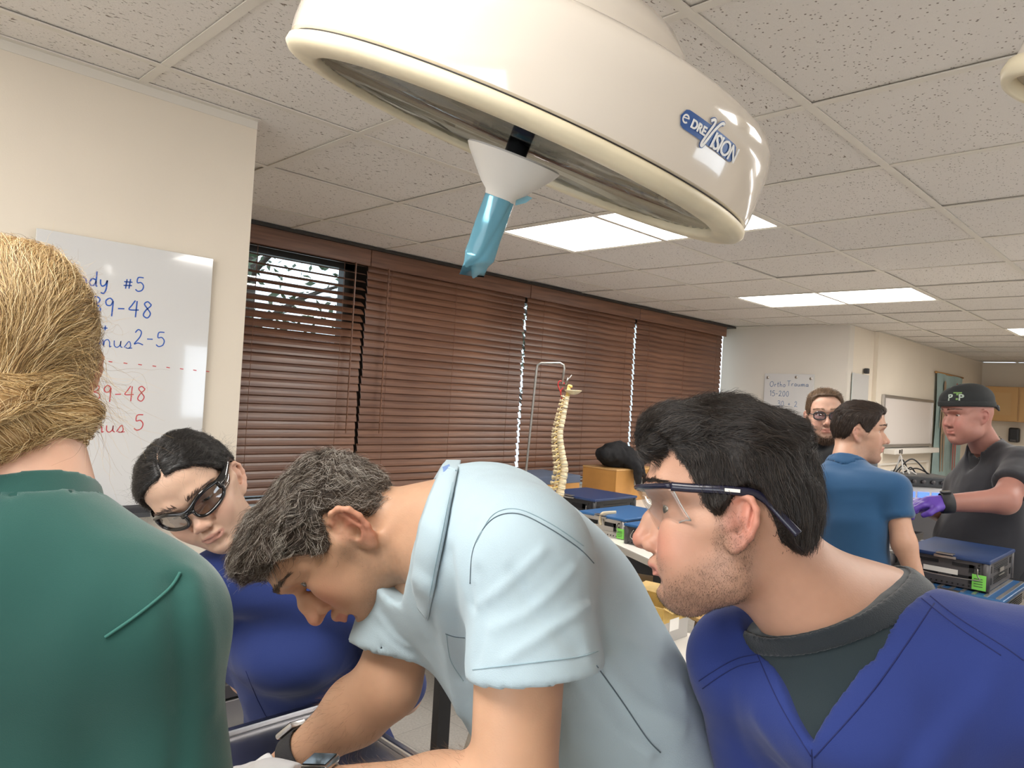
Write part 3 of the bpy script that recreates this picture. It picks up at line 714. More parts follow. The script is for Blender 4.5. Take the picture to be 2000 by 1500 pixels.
def ribbon(mb, pts, w, r, t=.0005):
    """flat pen stroke of half width r lying on the plane with normal w"""
    pts = [np.asarray(p, float) for p in pts]; n = len(pts); V = []
    for i, p in enumerate(pts):
        d = pts[min(i+1,n-1)]-pts[max(i-1,0)]; d = d/(np.linalg.norm(d)+1e-9); s = np.cross(w, d)*r
        V += [p-s+w*t, p+s+w*t]
    mb.add(V, [[2*i,2*i+1,2*i+3,2*i+2] for i in range(n-1)])
# ================================================================ glass marker board on the left wall
M_board = pmat('white glass board', (.70,.695,.69), .08, coat=.6, spec=.6); M_edge = pmat('board edge', (.55,.62,.60), .15)
M_nickel = pmat('brushed nickel', (.55,.50,.45), .35, metal=1); M_blue = pmat('blue marker ink', (.02,.10,.45), .5); M_red = pmat('red marker ink', (.55,.05,.06), .5)
M_clear = pmat('clear acrylic', (.95,.97,.97), .05, trans=1.0, ior=1.45); M_tray = pmat('charcoal plastic tray', (.06,.06,.065), .5)
bx = XL+.022
t = thing('marker_board', 'large white glass marker board on the left wall with blue and red handwriting', 'marker board', (XL, .692, 1.02))
MB().box((bx-.004, .692, 1.60), (.006, .459, .76), bev=.001).obj('panel', M_board, t)
MB().box((bx-.0095, .692, 1.60), (.005, .457, .758)).obj('backing', M_edge, t)
for y, z in ((.505,1.949),(.888,1.949),(.888,1.262)):
    MB().lathe([(.0085,-.022),(.0085,-.002),(.0115,-.0005),(.0115,.007),(.010,.0085)], (bx,y,z), (1,0,0), 20).obj('standoff', M_nickel, t, 'auto')
U, Vv, W = (0,1,0), (0,0,1), np.array((1.0,0,0))
bw = MB(); F0 = bx-.001
scribble(bw, 'Body', (F0,.532,1.851), U, Vv, W, .040, .0019); scribble(bw, '#5', (F0,.676,1.853), U, Vv, W, .040, .0017, .16)
scribble(bw, '39-48', (F0,.597,1.776), U, Vv, W, .046, .0018, .15, .03); scribble(bw, '+', (F0,.630,1.729), U, Vv, W, .026, .0015)
scribble(bw, 'Bonus', (F0,.575,1.690), U, Vv, W, .042, .0013, .06); scribble(bw, '2-5', (F0,.712,1.703), U, Vv, W, .042, .0016, .14)
bw.obj('blue_handwriting', M_blue, t)['kind'] = 'stuff'
rw = MB()
for k in range(11):
    y = .536+.0385*k; ribbon(rw, [(F0,y,1.654-.0014*k),(F0,y+.010,1.653-.0014*k)], W, .0013)
scribble(rw, '39-48', (F0,.612,1.541), U, Vv, W, .042, .0014, .13, .02); scribble(rw, 'Bonus', (F0,.570,1.455), U, Vv, W, .042, .0013, .06); scribble(rw, '5', (F0,.728,1.462), U, Vv, W, .044, .0015)
rw.obj('red_handwriting', M_red, t)['kind'] = 'stuff'
for n, (y, z) in enumerate(((.566,1.953),(.600,1.970))):
    o = MB().lathe([(.0155,0),(.0160,.002),(.012,.005),(.006,.007),(.0055,.012),(.009,.014),(.009,.019),(.0,.020)], (bx+.0005,y,z), (1,0,0), 24).obj('suction_cup', M_clear, None, 'auto')
    tag(o, ['clear suction cup on the glass board nearer the corner standoff','clear suction cup lapping over the top edge of the glass board'][n], 'suction cup', 'clear suction cups'); own(o)
t = thing('marker_tray', 'charcoal marker tray fixed at the foot of the glass board', 'tray', (bx+.02, .79, 1.222))
MB().box((bx+.024, .79, 1.2235), (.046, .20, .004), bev=.001).box((bx+.046, .79, 1.2275), (.004, .20, .012), bev=.001).box((bx+.003, .79, 1.236), (.004, .20, .028), bev=.001).obj('shelf', M_tray, t)
MB().box((bx+.024, .755, 1.2385), (.034, .105, .022), bev=.004).obj('eraser_block', pmat('felt eraser', (.045,.045,.05), .95, bump=(900,.5)), t)

# ================================================================ surgical lamp
M_shell = pmat('cream lamp enamel', (.74,.67,.585), .12, coat=.5); M_rim = pmat('ivory rubber rim', (.78,.69,.50), .45, var=(9,.12))
M_mirror = pmat('faceted reflector', (.60,.60,.60), .22, metal=1, bump=(55,.25)); M_black = pmat('black plastic', (.02,.02,.022), .4)
M_white = pmat('white plastic', (.82,.78,.72), .35); M_lens = glassmat('lamp cover glass', (.97,.97,.95), .04)
M_logo = pmat('blue badge', (.03,.10,.33), .3); M_logow = pmat('badge lettering', (.85,.85,.84), .35)
LC = np.array((-.742,.734,1.965)); LN = np.array((-.376,-.087,-.922)); LN /= np.linalg.norm(LN); LU = -LN          # LU points back up through the housing
lamp = thing('surgical_lamp', 'large round cream surgical lamp hanging over the group with a blue badge', 'surgical lamp', LC)
NS = 96
MB().lathe([(.2945,.012),(.2935,.004),(.2955,.0005),(.300,-.001),(.322,-.001),(.331,.002),(.3365,.009),(.335,.016),(.328,.019),(.2945,.018)], LC, LU, NS, close=True).obj('rim', M_rim, lamp, True)
MB().lathe([(.326,.018),(.3335,.022),(.3345,.036),(.3315,.085),(.3275,.108),(.319,.122),(.302,.131),(.275,.137),(.215,.147),(.190,.158),(.175,.188),(.150,.212),(.105,.226),(.0,.228)], LC, LU, NS).obj('housing', M_shell, lamp, 'auto')
MB().lathe([(.3255,.0175),(.3295,.0182),(.3295,.0215),(.3255,.0225)], LC, LU, NS, close=True).obj('gasket', M_black, lamp, True)
MB().lathe([(.296,.017),(.294,.022),(.283,.055),(.253,.090),(.20,.112),(.12,.122),(.0,.124)][::-1], LC, LU, 40).obj('reflector', M_mirror, lamp, False)
MB().lathe([(.0,.010),(.2945,.010),(.2945,.013),(.0,.013)], LC, LU, 64).obj('cover_glass', M_lens, lamp, True)
# ventilated bulb carrier in the middle
u, v, w_ = basis(LU); bc = MB().lathe([(.0,.018),(.074,.018),(.080,.022),(.080,.030),(.068,.044),(.0,.048)], LC, LU, 32)
for k in range(14):
    a = 2*math.pi*k/14; d = u*math.cos(a)+v*math.sin(a)
    bc.bar(LC+LU*.0165+d*.03, LC+LU*.0165+d*.074, .006, .006, LU)
bc.obj('bulb_carrier', M_black, lamp, 'auto')
# handle: white flared collar and sterile blue sleeve
HA = LN*.98+np.array((.0,-.0,-.18)); HA /= np.linalg.norm(HA)
h0 = at(1004, 308, 1.035); h1 = at(925, 530, 1.072)
MB().lathe([(.060,.004),(.0675,-.0015),(.069,.001),(.064,.009),(.034,.044),(.0235,.053),(.0215,.060),(.0,.060)], h0, h1-h0, 48).obj('handle_collar', M_white, lamp, 'auto')
MB().lathe([(.016,-.03),(.016,.05)], h0, h1-h0, 16).obj('handle_stem', M_black, lamp, True)
m, nt, b = nodes('sterile blue film'); b.inputs['Base Color'].default_value = (.24,.60,.78,1); b.inputs['Roughness'].default_value = .15; b.inputs['Transmission Weight'].default_value = .45; b.inputs['Coat Weight'].default_value = .4; b.inputs['Coat Roughness'].default_value = .08; b.inputs['IOR'].default_value = 1.15
M_film = m
ax = h1-h0; Lx = np.linalg.norm(ax); ax /= Lx; hu, hv, _ = basis(ax)
V = []; F = []; n = 48; rows = 26
for i in range(rows):
    t_ = i/(rows-1); hgt = .056 + t_*(Lx-.056)
    squash = 1-.90*sst(np.array(t_), .78, .97)
    for k in range(n):
        a = 2*math.pi*k/n
        crease = .0030*math.exp(-((a-4.4-1.2*t_)/.16)**2)+.0022*math.exp(-((a-1.4+.8*t_)/.2)**2)
        r = .0218*(1+.06*t_)-crease+.0006*math.sin(6*a+11*t_)*t_
        wid = r*(1+.16*sst(np.array(t_), .75, 1.0))
        V.append(h0+ax*(hgt+(.007*math.sin(3*a+.6)+.004*math.sin(7*a) if i == rows-1 else 0))+hu*math.cos(a)*wid+hv*math.sin(a)*r*squash)
F = [[i*n+k, i*n+(k+1)%n, (i+1)*n+(k+1)%n, (i+1)*n+k] for i in range(rows-1) for k in range(n)]+[[(rows-1)*n+k for k in range(n)]]
o = tag(mesh_obj('handle_sleeve', np.array(V), F, M_film, None, True), 'crumpled blue plastic sleeve over the lamp handle', 'plastic sleeve'); own(o)
fl = MB(); tip0 = h0+ax*.062
rt = RC[:,0]
fl.add([tip0+rt*.024, tip0+rt*.040+ax*.004, tip0+rt*.047-ax*.003, tip0+rt*.030-ax*.010, tip0+rt*.026+ax*.012+LU*.004], [[0,1,2,3],[0,4,1]])
f_ = fl.obj('loose_corner', M_film, o)
# badge on the housing side, wrapped round the cylinder
def wrap(verts2, th0, hgt0, lift):
    out = []
    for x, y, z in verts2:
        hh = hgt0+y; r = .3345-max(hh-.04,0)*.0667+lift+z; th = th0+x/.332
        out.append(LC+LU*hh+r*(u*math.cos(th)+v*math.sin(th)))
    return out
_best = None
for d_ in np.linspace(.45, 1.2, 400):
    q_ = at(1388,268,d_)-LC; h_ = q_ @ LU; r_ = np.linalg.norm(q_-LU*h_)
    if r_ < .3345-max(h_-.04,0)*.0667: _best = (q_, h_); break
cdir, bh = _best
th0 = math.atan2(cdir @ v, cdir @ u)
sgn = 1 if ((u*math.cos(th0+.05)+v*math.sin(th0+.05))-(u*math.cos(th0)+v*math.sin(th0))) @ RC[:,0] > 0 else -1
def badge(name, V2, F2, mat, lift):
    V3 = wrap([(sgn*x, y, z) for x, y, z in V2], th0, bh, lift)
    return mesh_obj(name, np.array(V3)-LC, F2, mat, lamp, False)
def strip(x0, x1, y, hh, sl, n=24):
    V2 = []; F2 = []
    for i in range(n+1):
        x = x0+(x1-x0)*i/n; e = min((x-x0), (x1-x)); c = hh if e > hh else math.sqrt(max(hh*hh-(hh-e)**2, 1e-9)); yy = y+sl*x
        V2 += [(x, yy-c, 0), (x, yy+c, 0)]
    for i in range(n): F2.append([2*i,2*i+2,2*i+3,2*i+1])
    return V2, F2
badge('badge', *strip(-.052,.050,.0,.0098,-.03), M_logo, .0012)
def letters(txt, size, x, y, shear, bold=0, space=1.0):
    V2, F2 = text_mesh(txt, size, (x,y,0), (1,0,0), (0,1,0), (0,0,1), .0004, shear, space, bold)
    return [tuple(p) for p in V2], F2
badge('badge_lettering', *letters('DRE', .0125, -.036, -.0035, 0, .0004), M_logow, .0018)
badge('badge_lettering', *letters('ISION', .024, -.001, -.0095, .12, .0002, .82), M_logow, .0018)
vs = MB()
V2 = [(-.0085+.0,.0135),(-.004,.0165),(-.0015,.014),(-.0048,.004),(-.0095,-.010),(-.0088,-.0135),(-.0060,-.0110),(.000,.004),(.006,.0145),(.0105,.0185),(.0135,.0175)]
S2 = spline(V2, 5); sv = []; 
for i, p in enumerate(S2):
    d = S2[min(i+1,len(S2)-1)]-S2[max(i-1,0)]; d /= np.linalg.norm(d)+1e-9; nrm = np.array((-d[1],d[0])); r = .0016
    sv += [(*(p-nrm*r),0), (*(p+nrm*r),0)]
def shift(V2, dx, dy, g): return [(x*g+dx, y*g+dy, z) for x, y, z in V2]
sf = [[2*i,2*i+1,2*i+3,2*i+2] for i in range(len(S2)-1)]
sv2 = []
for i, p in enumerate(S2):
    d = S2[min(i+1,len(S2)-1)]-S2[max(i-1,0)]; d /= np.linalg.norm(d)+1e-9; nrm = np.array((-d[1],d[0])); r = .0026
    sv2 += [(*(p-nrm*r),0), (*(p+nrm*r),0)]
badge('badge', shift(sv2,-.003,0,1.0), sf, M_logo, .0015); badge('badge_lettering', shift(sv,-.003,0,1.0), sf, M_logow, .0020)
ring = [((-.0445+.0048*math.cos(a)*q, .0013+.0048*math.sin(a)*q, 0)) for q in (1,.62) for a in np.linspace(.3,5.6,16)]
badge('badge_emblem', ring, [[i,i+1,17+i,16+i] for i in range(15)], M_logow, .0018)
badge('badge_emblem', [(-.049,.0008,0),(-.0400,.0022,0),(-.0400,.0034,0),(-.049,.0020,0)], [[0,1,2,3]], M_logow, .0018)
# yoke: pivot on the near side, arms up to the swivel and ceiling column
pd = at(640, 4, .80)-LC; pd -= LU*(pd @ LU); rd = pd/np.linalg.norm(pd); c = LC+LU*.140+rd*.285
MB().lathe([(.0,.050),(.030,.050),(.036,.044),(.036,.0),(.034,-.05)], c, rd, 28).obj('pivot', M_shell, lamp, 'auto')
q0 = LC+LU*.44
MB().tube(spline([LC+LU*.140+rd*.325, LC+LU*.25+rd*.335, LC+LU*.37+rd*.25, LC+LU*.435+rd*.08, q0], 6), .021, 14).obj('yoke', M_shell, lamp, True)
MB().tube([LC+LU*.22, q0], .03, 18).lathe([(.0,-.03),(.045,-.03),(.045,.03),(.0,.03)], q0, (0,0,1), 24).tube([q0, (q0[0], q0[1], H-.03)], .026, 18).lathe([(.0,-.035),(.10,-.035),(.10,0),(.0,0)], (q0[0],q0[1],H), (0,0,1), 28).obj('ceiling_column', M_shell, lamp, 'auto')
# edge of a second lamp at the picture's right border
c2 = at(2068, 158, .98); t = thing('surgical_lamp', 'cream lamp rim just showing at the upper right picture edge', 'surgical lamp', c2)
MB().lathe([(.052,-.01),(.060,-.014),(.068,-.008),(.070,.004),(.064,.016),(.052,.016)], c2, np.array((-.35,-.1,-.9)), 48, close=True).obj('rim', M_rim, t, True)
MB().lathe([(.06,.0),(.062,-.05),(.04,-.09),(.0,-.10)], c2, np.array((-.35,-.1,-.9)), 40).obj('housing', M_shell, t, True)
MB().tube([c2+np.array((0.02,0,.09)), (c2[0]+.02, c2[1], H)], .018, 14).obj('ceiling_column', M_shell, t, True)
# ================================================================ benches and stools
M_top = pmat('white laminate', (.83,.79,.73), .3); M_bedge = pmat('laminate edge', (.74,.70,.63), .4); M_blk = pmat('black steel', (.025,.025,.028), .45)
M_steel = pmat('stainless steel', (.50,.49,.50), .28, metal=1, bump=(30,.05,(1,40,1))); M_steel2 = pmat('satin steel', (.55,.54,.53), .38, metal=1)
M_seat = pmat('varnished birch seat', (.62,.40,.17), .35, var=(14,.12)); M_tan = pmat('stool underside', (.30,.22,.12), .6)
def bench(label, poly, z, legs, bar=True):
    P = np.array(poly, float); c = P.mean(0)
    t = thing('lab_bench', label, 'bench', (c[0], c[1], 0))
    ex, ey, ez = (1,0,0), (0,1,0), (0,0,1)
    MB().plate([tuple(p) for p in P], (0,0,z-.006), ex, ey, ez, .006).obj('worktop', M_top, t)
    MB().plate([tuple(p) for p in P], (0,0,z-.032), ex, ey, ez, .026).obj('worktop_edge', M_bedge, t)
    for x, y in legs: MB().box((x, y, (z-.032)/2), (.05, .05, z-.032)).obj('leg', M_blk, t)
    ap = MB(); n = len(legs)
    for i in range(n):
        a, b_ = legs[i], legs[(i+1)%n]
        ap.bar((*a, z-.07), (*b_, z-.07), .02, .07, (0,0,1))
    ap.obj('apron', M_blk, t)
    return t
ec = np.array((.9,-.435)); nc = np.array((.435,.9)); pc = np.array((-1.835,2.817))
bench('white bench by the window carrying blue cases and the spine model', [(-3.45,2.62), (-2.52,2.62), pc-ec*.52, pc, (-1.82,3.85), (-2.45,4.75), (-3.45,4.75)], .92, [(-3.38,2.74), (-2.60,2.74), tuple(pc-ec*.12+nc*.12), (-2.5,4.6), (-3.4,4.6)])
ef = np.array((1.0,0.0)); nf = np.array((0.0,1.0)); pf = np.array((-.77,1.385))
bench('white bench right behind the bent man with instrument trays', [pf-ef*.75, pf+ef*.62, pf+ef*.62+nf*.65, pf-ef*.75+nf*.65], .92, [tuple(pf+ef*a+nf*b_) for a, b_ in ((-.65,.08),(.52,.08),(.52,.57),(-.65,.57))])
bench('white bench on the right under the stacked instrument cases', [(-.92,3.03),(.45,3.0),(.45,3.48),(-.92,3.48),(-1.0,3.60),(-1.0,4.26),(-1.24,4.26),(-1.24,3.80),(-1.19,3.46),(-1.0,3.40)], .92, [(-.85,3.12),(.36,3.09),(.36,3.40),(-.85,3.40),(-1.06,4.15),(-1.18,4.15)])
bench('long dark-legged bench beyond the man in safety glasses', [(-1.55,4.28),(-.55,4.28),(-.55,5.05),(-1.55,5.05)], .92, [(-1.48,4.36),(-.63,4.36),(-.63,4.95),(-1.48,4.95)])
def stool(label, x, y, z, r=.17):
    t = thing('stool', label, 'stool', (x, y, 0), group='round lab stools')
    MB().lathe([(.0,-.028),(r*.92,-.028),(r,-.02),(r,-.006),(r*.94,0),(.0,0)], (x,y,z), (0,0,1), 40).obj('seat', M_seat, t, 'auto')
    MB().lathe([(.0,-.034),(r*.7,-.034),(r*.7,-.028)], (x,y,z), (0,0,1), 24).obj('seat_plate', M_tan, t, 'auto')
    for k in range(4):
        a = math.pi/4+k*math.pi/2; d = np.array((math.cos(a), math.sin(a), 0))
        MB().tube([np.array((x,y,z-.034))+d*r*.62, np.array((x,y,0))+d*r*1.15], .0125, 10).obj('leg', M_steel2, t, True)
    rr = r*.95
    MB().tube([np.array((x+rr*math.cos(a), y+rr*math.sin(a), z*.36)) for a in np.linspace(0, 2*math.pi, 25)], .008, 8).obj('foot_ring', M_steel2, t, True)
s1 = atz(1408, 1196, .66); stool('round birch stool in front of the dark-legged bench', s1[0], s1[1], .66)
s2 = atz(1232, 1122, .66); stool('round stool tucked under the window bench, underside showing', s2[0], s2[1], .66)
# ================================================================ instrument cases
M_navy = pmat('navy lid', (.018,.045,.14), .38); M_blue2 = pmat('blue anodised lid', (.03,.12,.30), .35); M_dark = pmat('dark grey case body', (.075,.07,.075), .45)
M_alu = pmat('brushed aluminium', (.52,.50,.48), .35, metal=.9); M_hole = pmat('slot interior', (.008,.008,.01), .8); M_green = pmat('lime label', (.25,.75,.12), .6); M_paper = pmat('paper label', (.78,.76,.72), .7)
M_latch = pmat('latch steel', (.45,.43,.41), .3, metal=1); M_tube = pmat('label print', (.06,.09,.06), .7)
def case(label, corner, dx, dy, hgt, lid, body, ribs=False, tiers=2, sx=-1, green=None, white=False, rz=0.0):
    """corner = nearest bottom corner; runs sx*dx along x and dy along y; front faces the viewer (low y)"""
    x0, y0, z0 = corner; cx, cy = x0+sx*dx/2, y0+dy/2
    t = thing('instrument_case', label, 'case', (cx, cy, z0))
    b = MB().box((cx, cy, z0+hgt/2-.004), (dx-.012, dy-.012, hgt-.008))
    b.obj('body', body, t)
    for ax_, ay in ((-1,-1),(1,-1),(1,1),(-1,1)):
        MB().lathe([(.014,0),(.014,hgt-.010)], (cx+ax_*(dx/2-.013), cy+ay*(dy/2-.013), z0), (0,0,1), 12).obj('corner_post', body, t, True)
    l = MB().box((cx, cy, z0+hgt-.007), (dx+.004, dy+.004, .014), bev=.004)
    lo = l.obj('lid', lid, t)
    if ribs:
        r = MB(); nr = 9
        for k in range(nr): r.box((cx-dx/2+.02+(dx-.04)*k/(nr-1), cy, z0+hgt+.0015), (.012, dy-.03, .004))
        r.obj('rib', M_alu, lo)
    sl = MB(); yf = y0+.0045; xf = x0+(.0055 if sx > 0 else -.0055)
    th = (hgt-.03)/tiers
    for q in range(tiers):
        zc = z0+.012+th*(q+.5)
        for k in range(2):
            xx = cx+(-.5+k)*dx*.42+dx*.0
            sl.box((xx, yf, zc+th*.18), (dx*.26, .004, th*.26))
        sl.box((x0+sx*dx*.20, yf, zc), (dx*.055, .004, th*.62))
        for k in range(4): sl.lathe([(.0035,0),(.0035,.004)], (x0+sx*dx*.12, yf+.002, zc-th*.36+k*th*.24), (0,-1,0), 8)
        for k in range(2): sl.box((xf, y0+dy*(.10+.80*k), zc), (.004, dy*.07, th*.55))
        for k in range(5): sl.box((xf, y0+dy*.5, zc-th*.3+th*.15*k), (.003, dy*.55, th*.035))
    for k in range(14): sl.lathe([(.003,0),(.003,.004)], (cx-dx*.4+dx*.8*k/13, yf+.002, z0+.010), (0,-1,0), 8)
    sl.obj('vent_slots', M_hole, t)['kind'] = 'stuff'
    la = MB().box((cx, y0-.004, z0+hgt-.010), (dx*.26, .012, .010), bev=.002).box((cx, y0-.003, z0+hgt+.002), (dx*.20, .03, .004), bev=.001)
    la.obj('latch', M_latch, t)
    hz = z0+hgt*.5
    MB().tube(spline([(cx-dx*.28,y0+.002,hz+.022),(cx-dx*.28,y0-.016,hz+.022),(cx-dx*.28,y0-.016,hz-.018),(cx+dx*.36,y0-.016,hz-.018),(cx+dx*.38,y0-.016,hz+.0),(cx+dx*.38,y0-.016,hz+.022),(cx+dx*.36,y0+.002,hz+.024)],4), .0022, 6).obj('wire_handle', M_latch, t, True)
    if white:
        MB().box((cx-dx*.05, y0+.0005, z0+hgt*.46), (dx*.40, .003, hgt*.16)).obj('paper_label', M_paper, t)
        wv, wf = text_mesh('STRYK', .022, (x0+.0005, y0+dy*.36, z0+hgt*.50), (0,1,0), (0,0,1), (1,0,0), .0006) if False else (None, None)
        MB().box((x0+.0005, y0+dy*.47, z0+hgt*.55), (.002, dy*.16, hgt*.13)).box((x0+.0005, y0+dy*.47, z0+hgt*.38), (.002, dy*.20, hgt*.03)).obj('side_plate', M_alu, t)
    if green:
        gxx = x0+sx*green*dx
        g = MB().box((gxx, y0-.0005, z0+hgt*.27), (.045 if green < .2 else .03, .003, hgt*.48)).obj('lime_label', M_green, t)
        gg = MB()
        for k in range(4): gg.box((gxx-.002, y0-.0025, z0+hgt*(.14+.08*k)), (.028, .001, hgt*.018))
        gg.obj('label_print', M_tube, g)
    return t
uc = np.array((-.625,3.162)); zz = .92
case('silver instrument case with ribbed top under the navy-lidded case', (-.560, 3.085, .92), .34, .46, .080, M_blue2, M_alu, True, 1)
case('navy-lidded dark instrument case with lime label on top of the silver case', (-.618, 3.150, 1.006), .29, .42, .115, M_navy, M_dark, False, 2, green=.11, white=True)
case('dark instrument case with ribbed grey top beside the man in blue tee', (-1.005-.0, 3.02+.0, .92), .30, .42, .205, M_alu, M_dark, True, 3, sx=1) if False else case('dark instrument case with ribbed grey top beside the man in blue tee', (-1.028, 3.44, .92), .15, .46, .130, M_alu, M_dark, True, 2)
case('dark instrument case at the right picture edge behind the silver case', (-.11, 3.16, .92), .38, .36, .150, M_alu, M_dark, True, 2)
case('silver case with blue lid and lime label at the window bench corner', (-2.19, 3.085, .921), .30, .46, .105, M_blue2, M_alu, False, 1, green=.07)
case('dark case with blue lid at the right end of the window bench', (-1.845, 3.02, .921), .30, .44, .10, M_blue2, M_dark, False, 2)
case('black case with navy lid at the rear left of the window bench', (-2.60, 3.36, .921), .40, .42, .13, M_navy, M_black, False, 1)
# loose strap on the silver window case
st = MB().tube(spline([(-2.330,3.20,1.031),(-2.330,3.12,1.034),(-2.333,3.080,1.030),(-2.336,3.076,1.00),(-2.328,3.074,.975)],5), .010, 8, flat=.35, hint=(1,0,0))
o = tag(st.obj('strap', pmat('tan strap', (.62,.52,.36), .7), None, True), 'tan strap hanging over the lid of the silver window case', 'strap'); own(o)

# ================================================================ spine model on its stand
M_bone = pmat('ivory bone plastic', (.74,.62,.40), .45, var=(60,.10)); M_nerve = pmat('yellow nerve plastic', (.72,.52,.16), .45); M_disc = pmat('disc plastic', (.60,.55,.42), .5); M_redp = pmat('red artery plastic', (.45,.03,.03), .4)
M_rod = pmat('dull steel rod', (.34,.33,.31), .4, metal=.8)
DS = 4.0
sp = [at(*p, DS) for p in ((1107,770),(1098,812),(1091,850),(1095,888),(1099,915),(1094,945),(1088,975),(1084,1000),(1085,1016))]
S = np.array(spline(sp, 20)); sl = np.concatenate([[0], np.cumsum(np.linalg.norm(np.diff(S,axis=0),axis=1))])
base = atz(1030,1022,.92) if False else np.array((S[-1][0], S[-1][1], .92))
t = thing('spine_model', 'ivory plastic spine model hanging from a bent steel rod before the blinds', 'anatomical model', base)
rgt = RC[:,0]; tow = -RC[:,1]
vdir = (rgt*.80-tow*.0+tow*.60); vdir /= np.linalg.norm(vdir)      # front of the vertebral bodies
nv = 24; tot = sl[-1]
def vertebra(k):
    q = k/(nv-1); s_ = (.02+.965*q**1.12)*tot; i = min(np.searchsorted(sl, s_), len(S)-2); p = S[i]; ax = S[min(i+3,len(S)-1)]-S[max(i-3,0)]; ax = -ax/np.linalg.norm(ax)
    fr = vdir-ax*(vdir@ax); fr /= np.linalg.norm(fr); sd = np.cross(ax, fr)
    sz = .0115+.0115*q; hgt = .0075+.0085*q
    m = MB()
    m.lathe([(.0,-hgt),(sz*.95,-hgt),(sz*1.02,-hgt*.85),(sz*.84,0),(sz*1.02,hgt*.85),(sz*.95,hgt),(.0,hgt)], p+fr*sz*.55, ax, 14, hint=fr, sx=1.0, sy=1.25)
    for s in (1,-1):
        m.tube([p-fr*sz*.2+sd*s*sz*.7, p-fr*sz*1.0+sd*s*sz*1.15, p-fr*sz*1.6+sd*s*sz*.3], [sz*.34,sz*.42,sz*.30], 7)
        m.tube([p-fr*sz*.8+sd*s*sz*.8, p-fr*sz*1.25+sd*s*sz*(1.75+.2*(q>.4))+ax*hgt*.2, p-fr*sz*1.4+sd*s*sz*(2.2+.35*(q>.4))+ax*hgt*.3], [sz*.36,sz*.27,sz*.34], 7)
        m.tube([p-fr*sz*1.0+sd*s*sz*.85-ax*hgt*1.2, p-fr*sz*1.05+sd*s*sz*.85+ax*hgt*1.2], [sz*.32,sz*.30], 7)
    drop = (.2+1.6*math.sin(math.pi*min(q*1.15,1)))
    m.tube([p-fr*sz*1.4, p-fr*sz*2.2-ax*hgt*drop*.5, p-fr*sz*(2.9)-ax*hgt*drop], [sz*.36,sz*.26,sz*.32], 7, flat=1.5)
    m.obj('vertebra', M_bone, t, 'auto')
    if k < nv-1: MB().lathe([(.0,-hgt*.45),(sz*.95,-hgt*.45),(sz*1.0,0),(sz*.95,hgt*.45),(.0,hgt*.45)], p+fr*sz*.55-ax*hgt*1.35, ax, 12, hint=fr, sx=1.0, sy=1.25).obj('disc', M_disc, t, True)
    nr = MB()
    for s in (1,-1): nr.tube([p-fr*sz*.1+sd*s*sz*.6-ax*hgt*1.2, p+sd*s*sz*1.5-ax*hgt*1.5-fr*sz*.3, p+sd*s*sz*2.3-ax*hgt*2.0-fr*sz*.5], [sz*.17,sz*.15,sz*.12], 6)
    nr.obj('nerve', M_nerve, t, True)
for k in range(nv): vertebra(k)
oc = at(1118,770,DS)
def fo(P): return P
V, Q = solid(lambda P: np.maximum(np.abs(ell(P, at(1120,752,DS), (.058,.048,.050)))-.0035, ((P-np.asarray(at(1120,762,DS), f32)) @ np.array((0,0,1), f32))), at(1120,752,DS)-.075, at(1120,752,DS)+.075, .0035)
mesh_obj('occipital_plate', V-np.array(wloc(t)), Q, M_bone, t)
MB().tube([at(1108,775,DS), at(1112,752,DS)], [.012,.009], 10).lathe([(.0,0),(.013,.0),(.012,.012),(.0,.014)], at(1113,756,DS), (.2,.2,1), 12).obj('brain_stem', M_nerve, t, True)
MB().tube(spline([at(1096,768,DS), at(1090,752,DS), at(1094,744,DS), at(1103,750,DS)], 5), .0035, 7).tube(spline([at(1098,780,DS), at(1095,766,DS), at(1100,757,DS)], 5), .003, 7).obj('artery', M_redp, t, True)
MB().tube([at(1104,752,DS), at(1110,738,DS)], .005, 8).bar(at(1105,748,DS), at(1117,732,DS), .012, .004).obj('wing_screw', M_rod, t, True)
rp = [at(1018,1010,DS), at(1048,722,DS), at(1050,713,DS), at(1057,709,DS), at(1094,709,DS), at(1101,713,DS), at(1102,720,DS), at(1098,750,DS)]
bz = np.array((rp[0][0], rp[0][1], .925))
MB().tube([bz]+rp, .0065, 10).obj('rod', M_rod, t, True)
MB().lathe([(.0,0),(.12,0),(.12,.012),(.03,.02),(.0,.02)], (bz[0],bz[1],.9205), (0,0,1), 32).obj('stand_base', M_black, t, 'auto')
# ================================================================ wooden boxes by the window, jacket on top
M_ply = pmat('varnished plywood', (.50,.25,.07), .4, var=(6,.15), bump=(30,.06,(1,1,12))); M_ply2 = pmat('plywood edge', (.62,.36,.14), .45)
def wbox(name, label, c, size, lidm=None, hole=False):
    t = thing(name, label, 'box', (c[0], c[1], c[2]))
    sx, sy, sz = size; th = .014
    for nm, cc, ss in (('panel',(c[0]-sx/2+th/2,c[1],c[2]+sz/2),(th,sy,sz)),('panel',(c[0]+sx/2-th/2,c[1],c[2]+sz/2),(th,sy,sz)),('panel',(c[0],c[1]-sy/2+th/2,c[2]+sz/2),(sx-2*th,th,sz)),('panel',(c[0],c[1]+sy/2-th/2,c[2]+sz/2),(sx-2*th,th,sz)),('panel',(c[0],c[1],c[2]+th/2),(sx-2*th,sy-2*th,th))):
        MB().box(cc, ss, bev=.002).obj(nm, M_ply, t)
    MB().box((c[0],c[1],c[2]+sz+.006), (sx+.006,sy+.006,.012 if lidm is None else .05), bev=.003).obj('lid', lidm or M_ply2, t)
    if hole: MB().box((c[0]+sx/2+.001, c[1]+.02, c[2]+sz*.62), (.004,.11,.045), bev=.001).box((c[0]+sx/2+.002, c[1]+.035, c[2]+sz*.62), (.004,.045,.028), bev=.001).obj('latch_plate', M_rod, t)
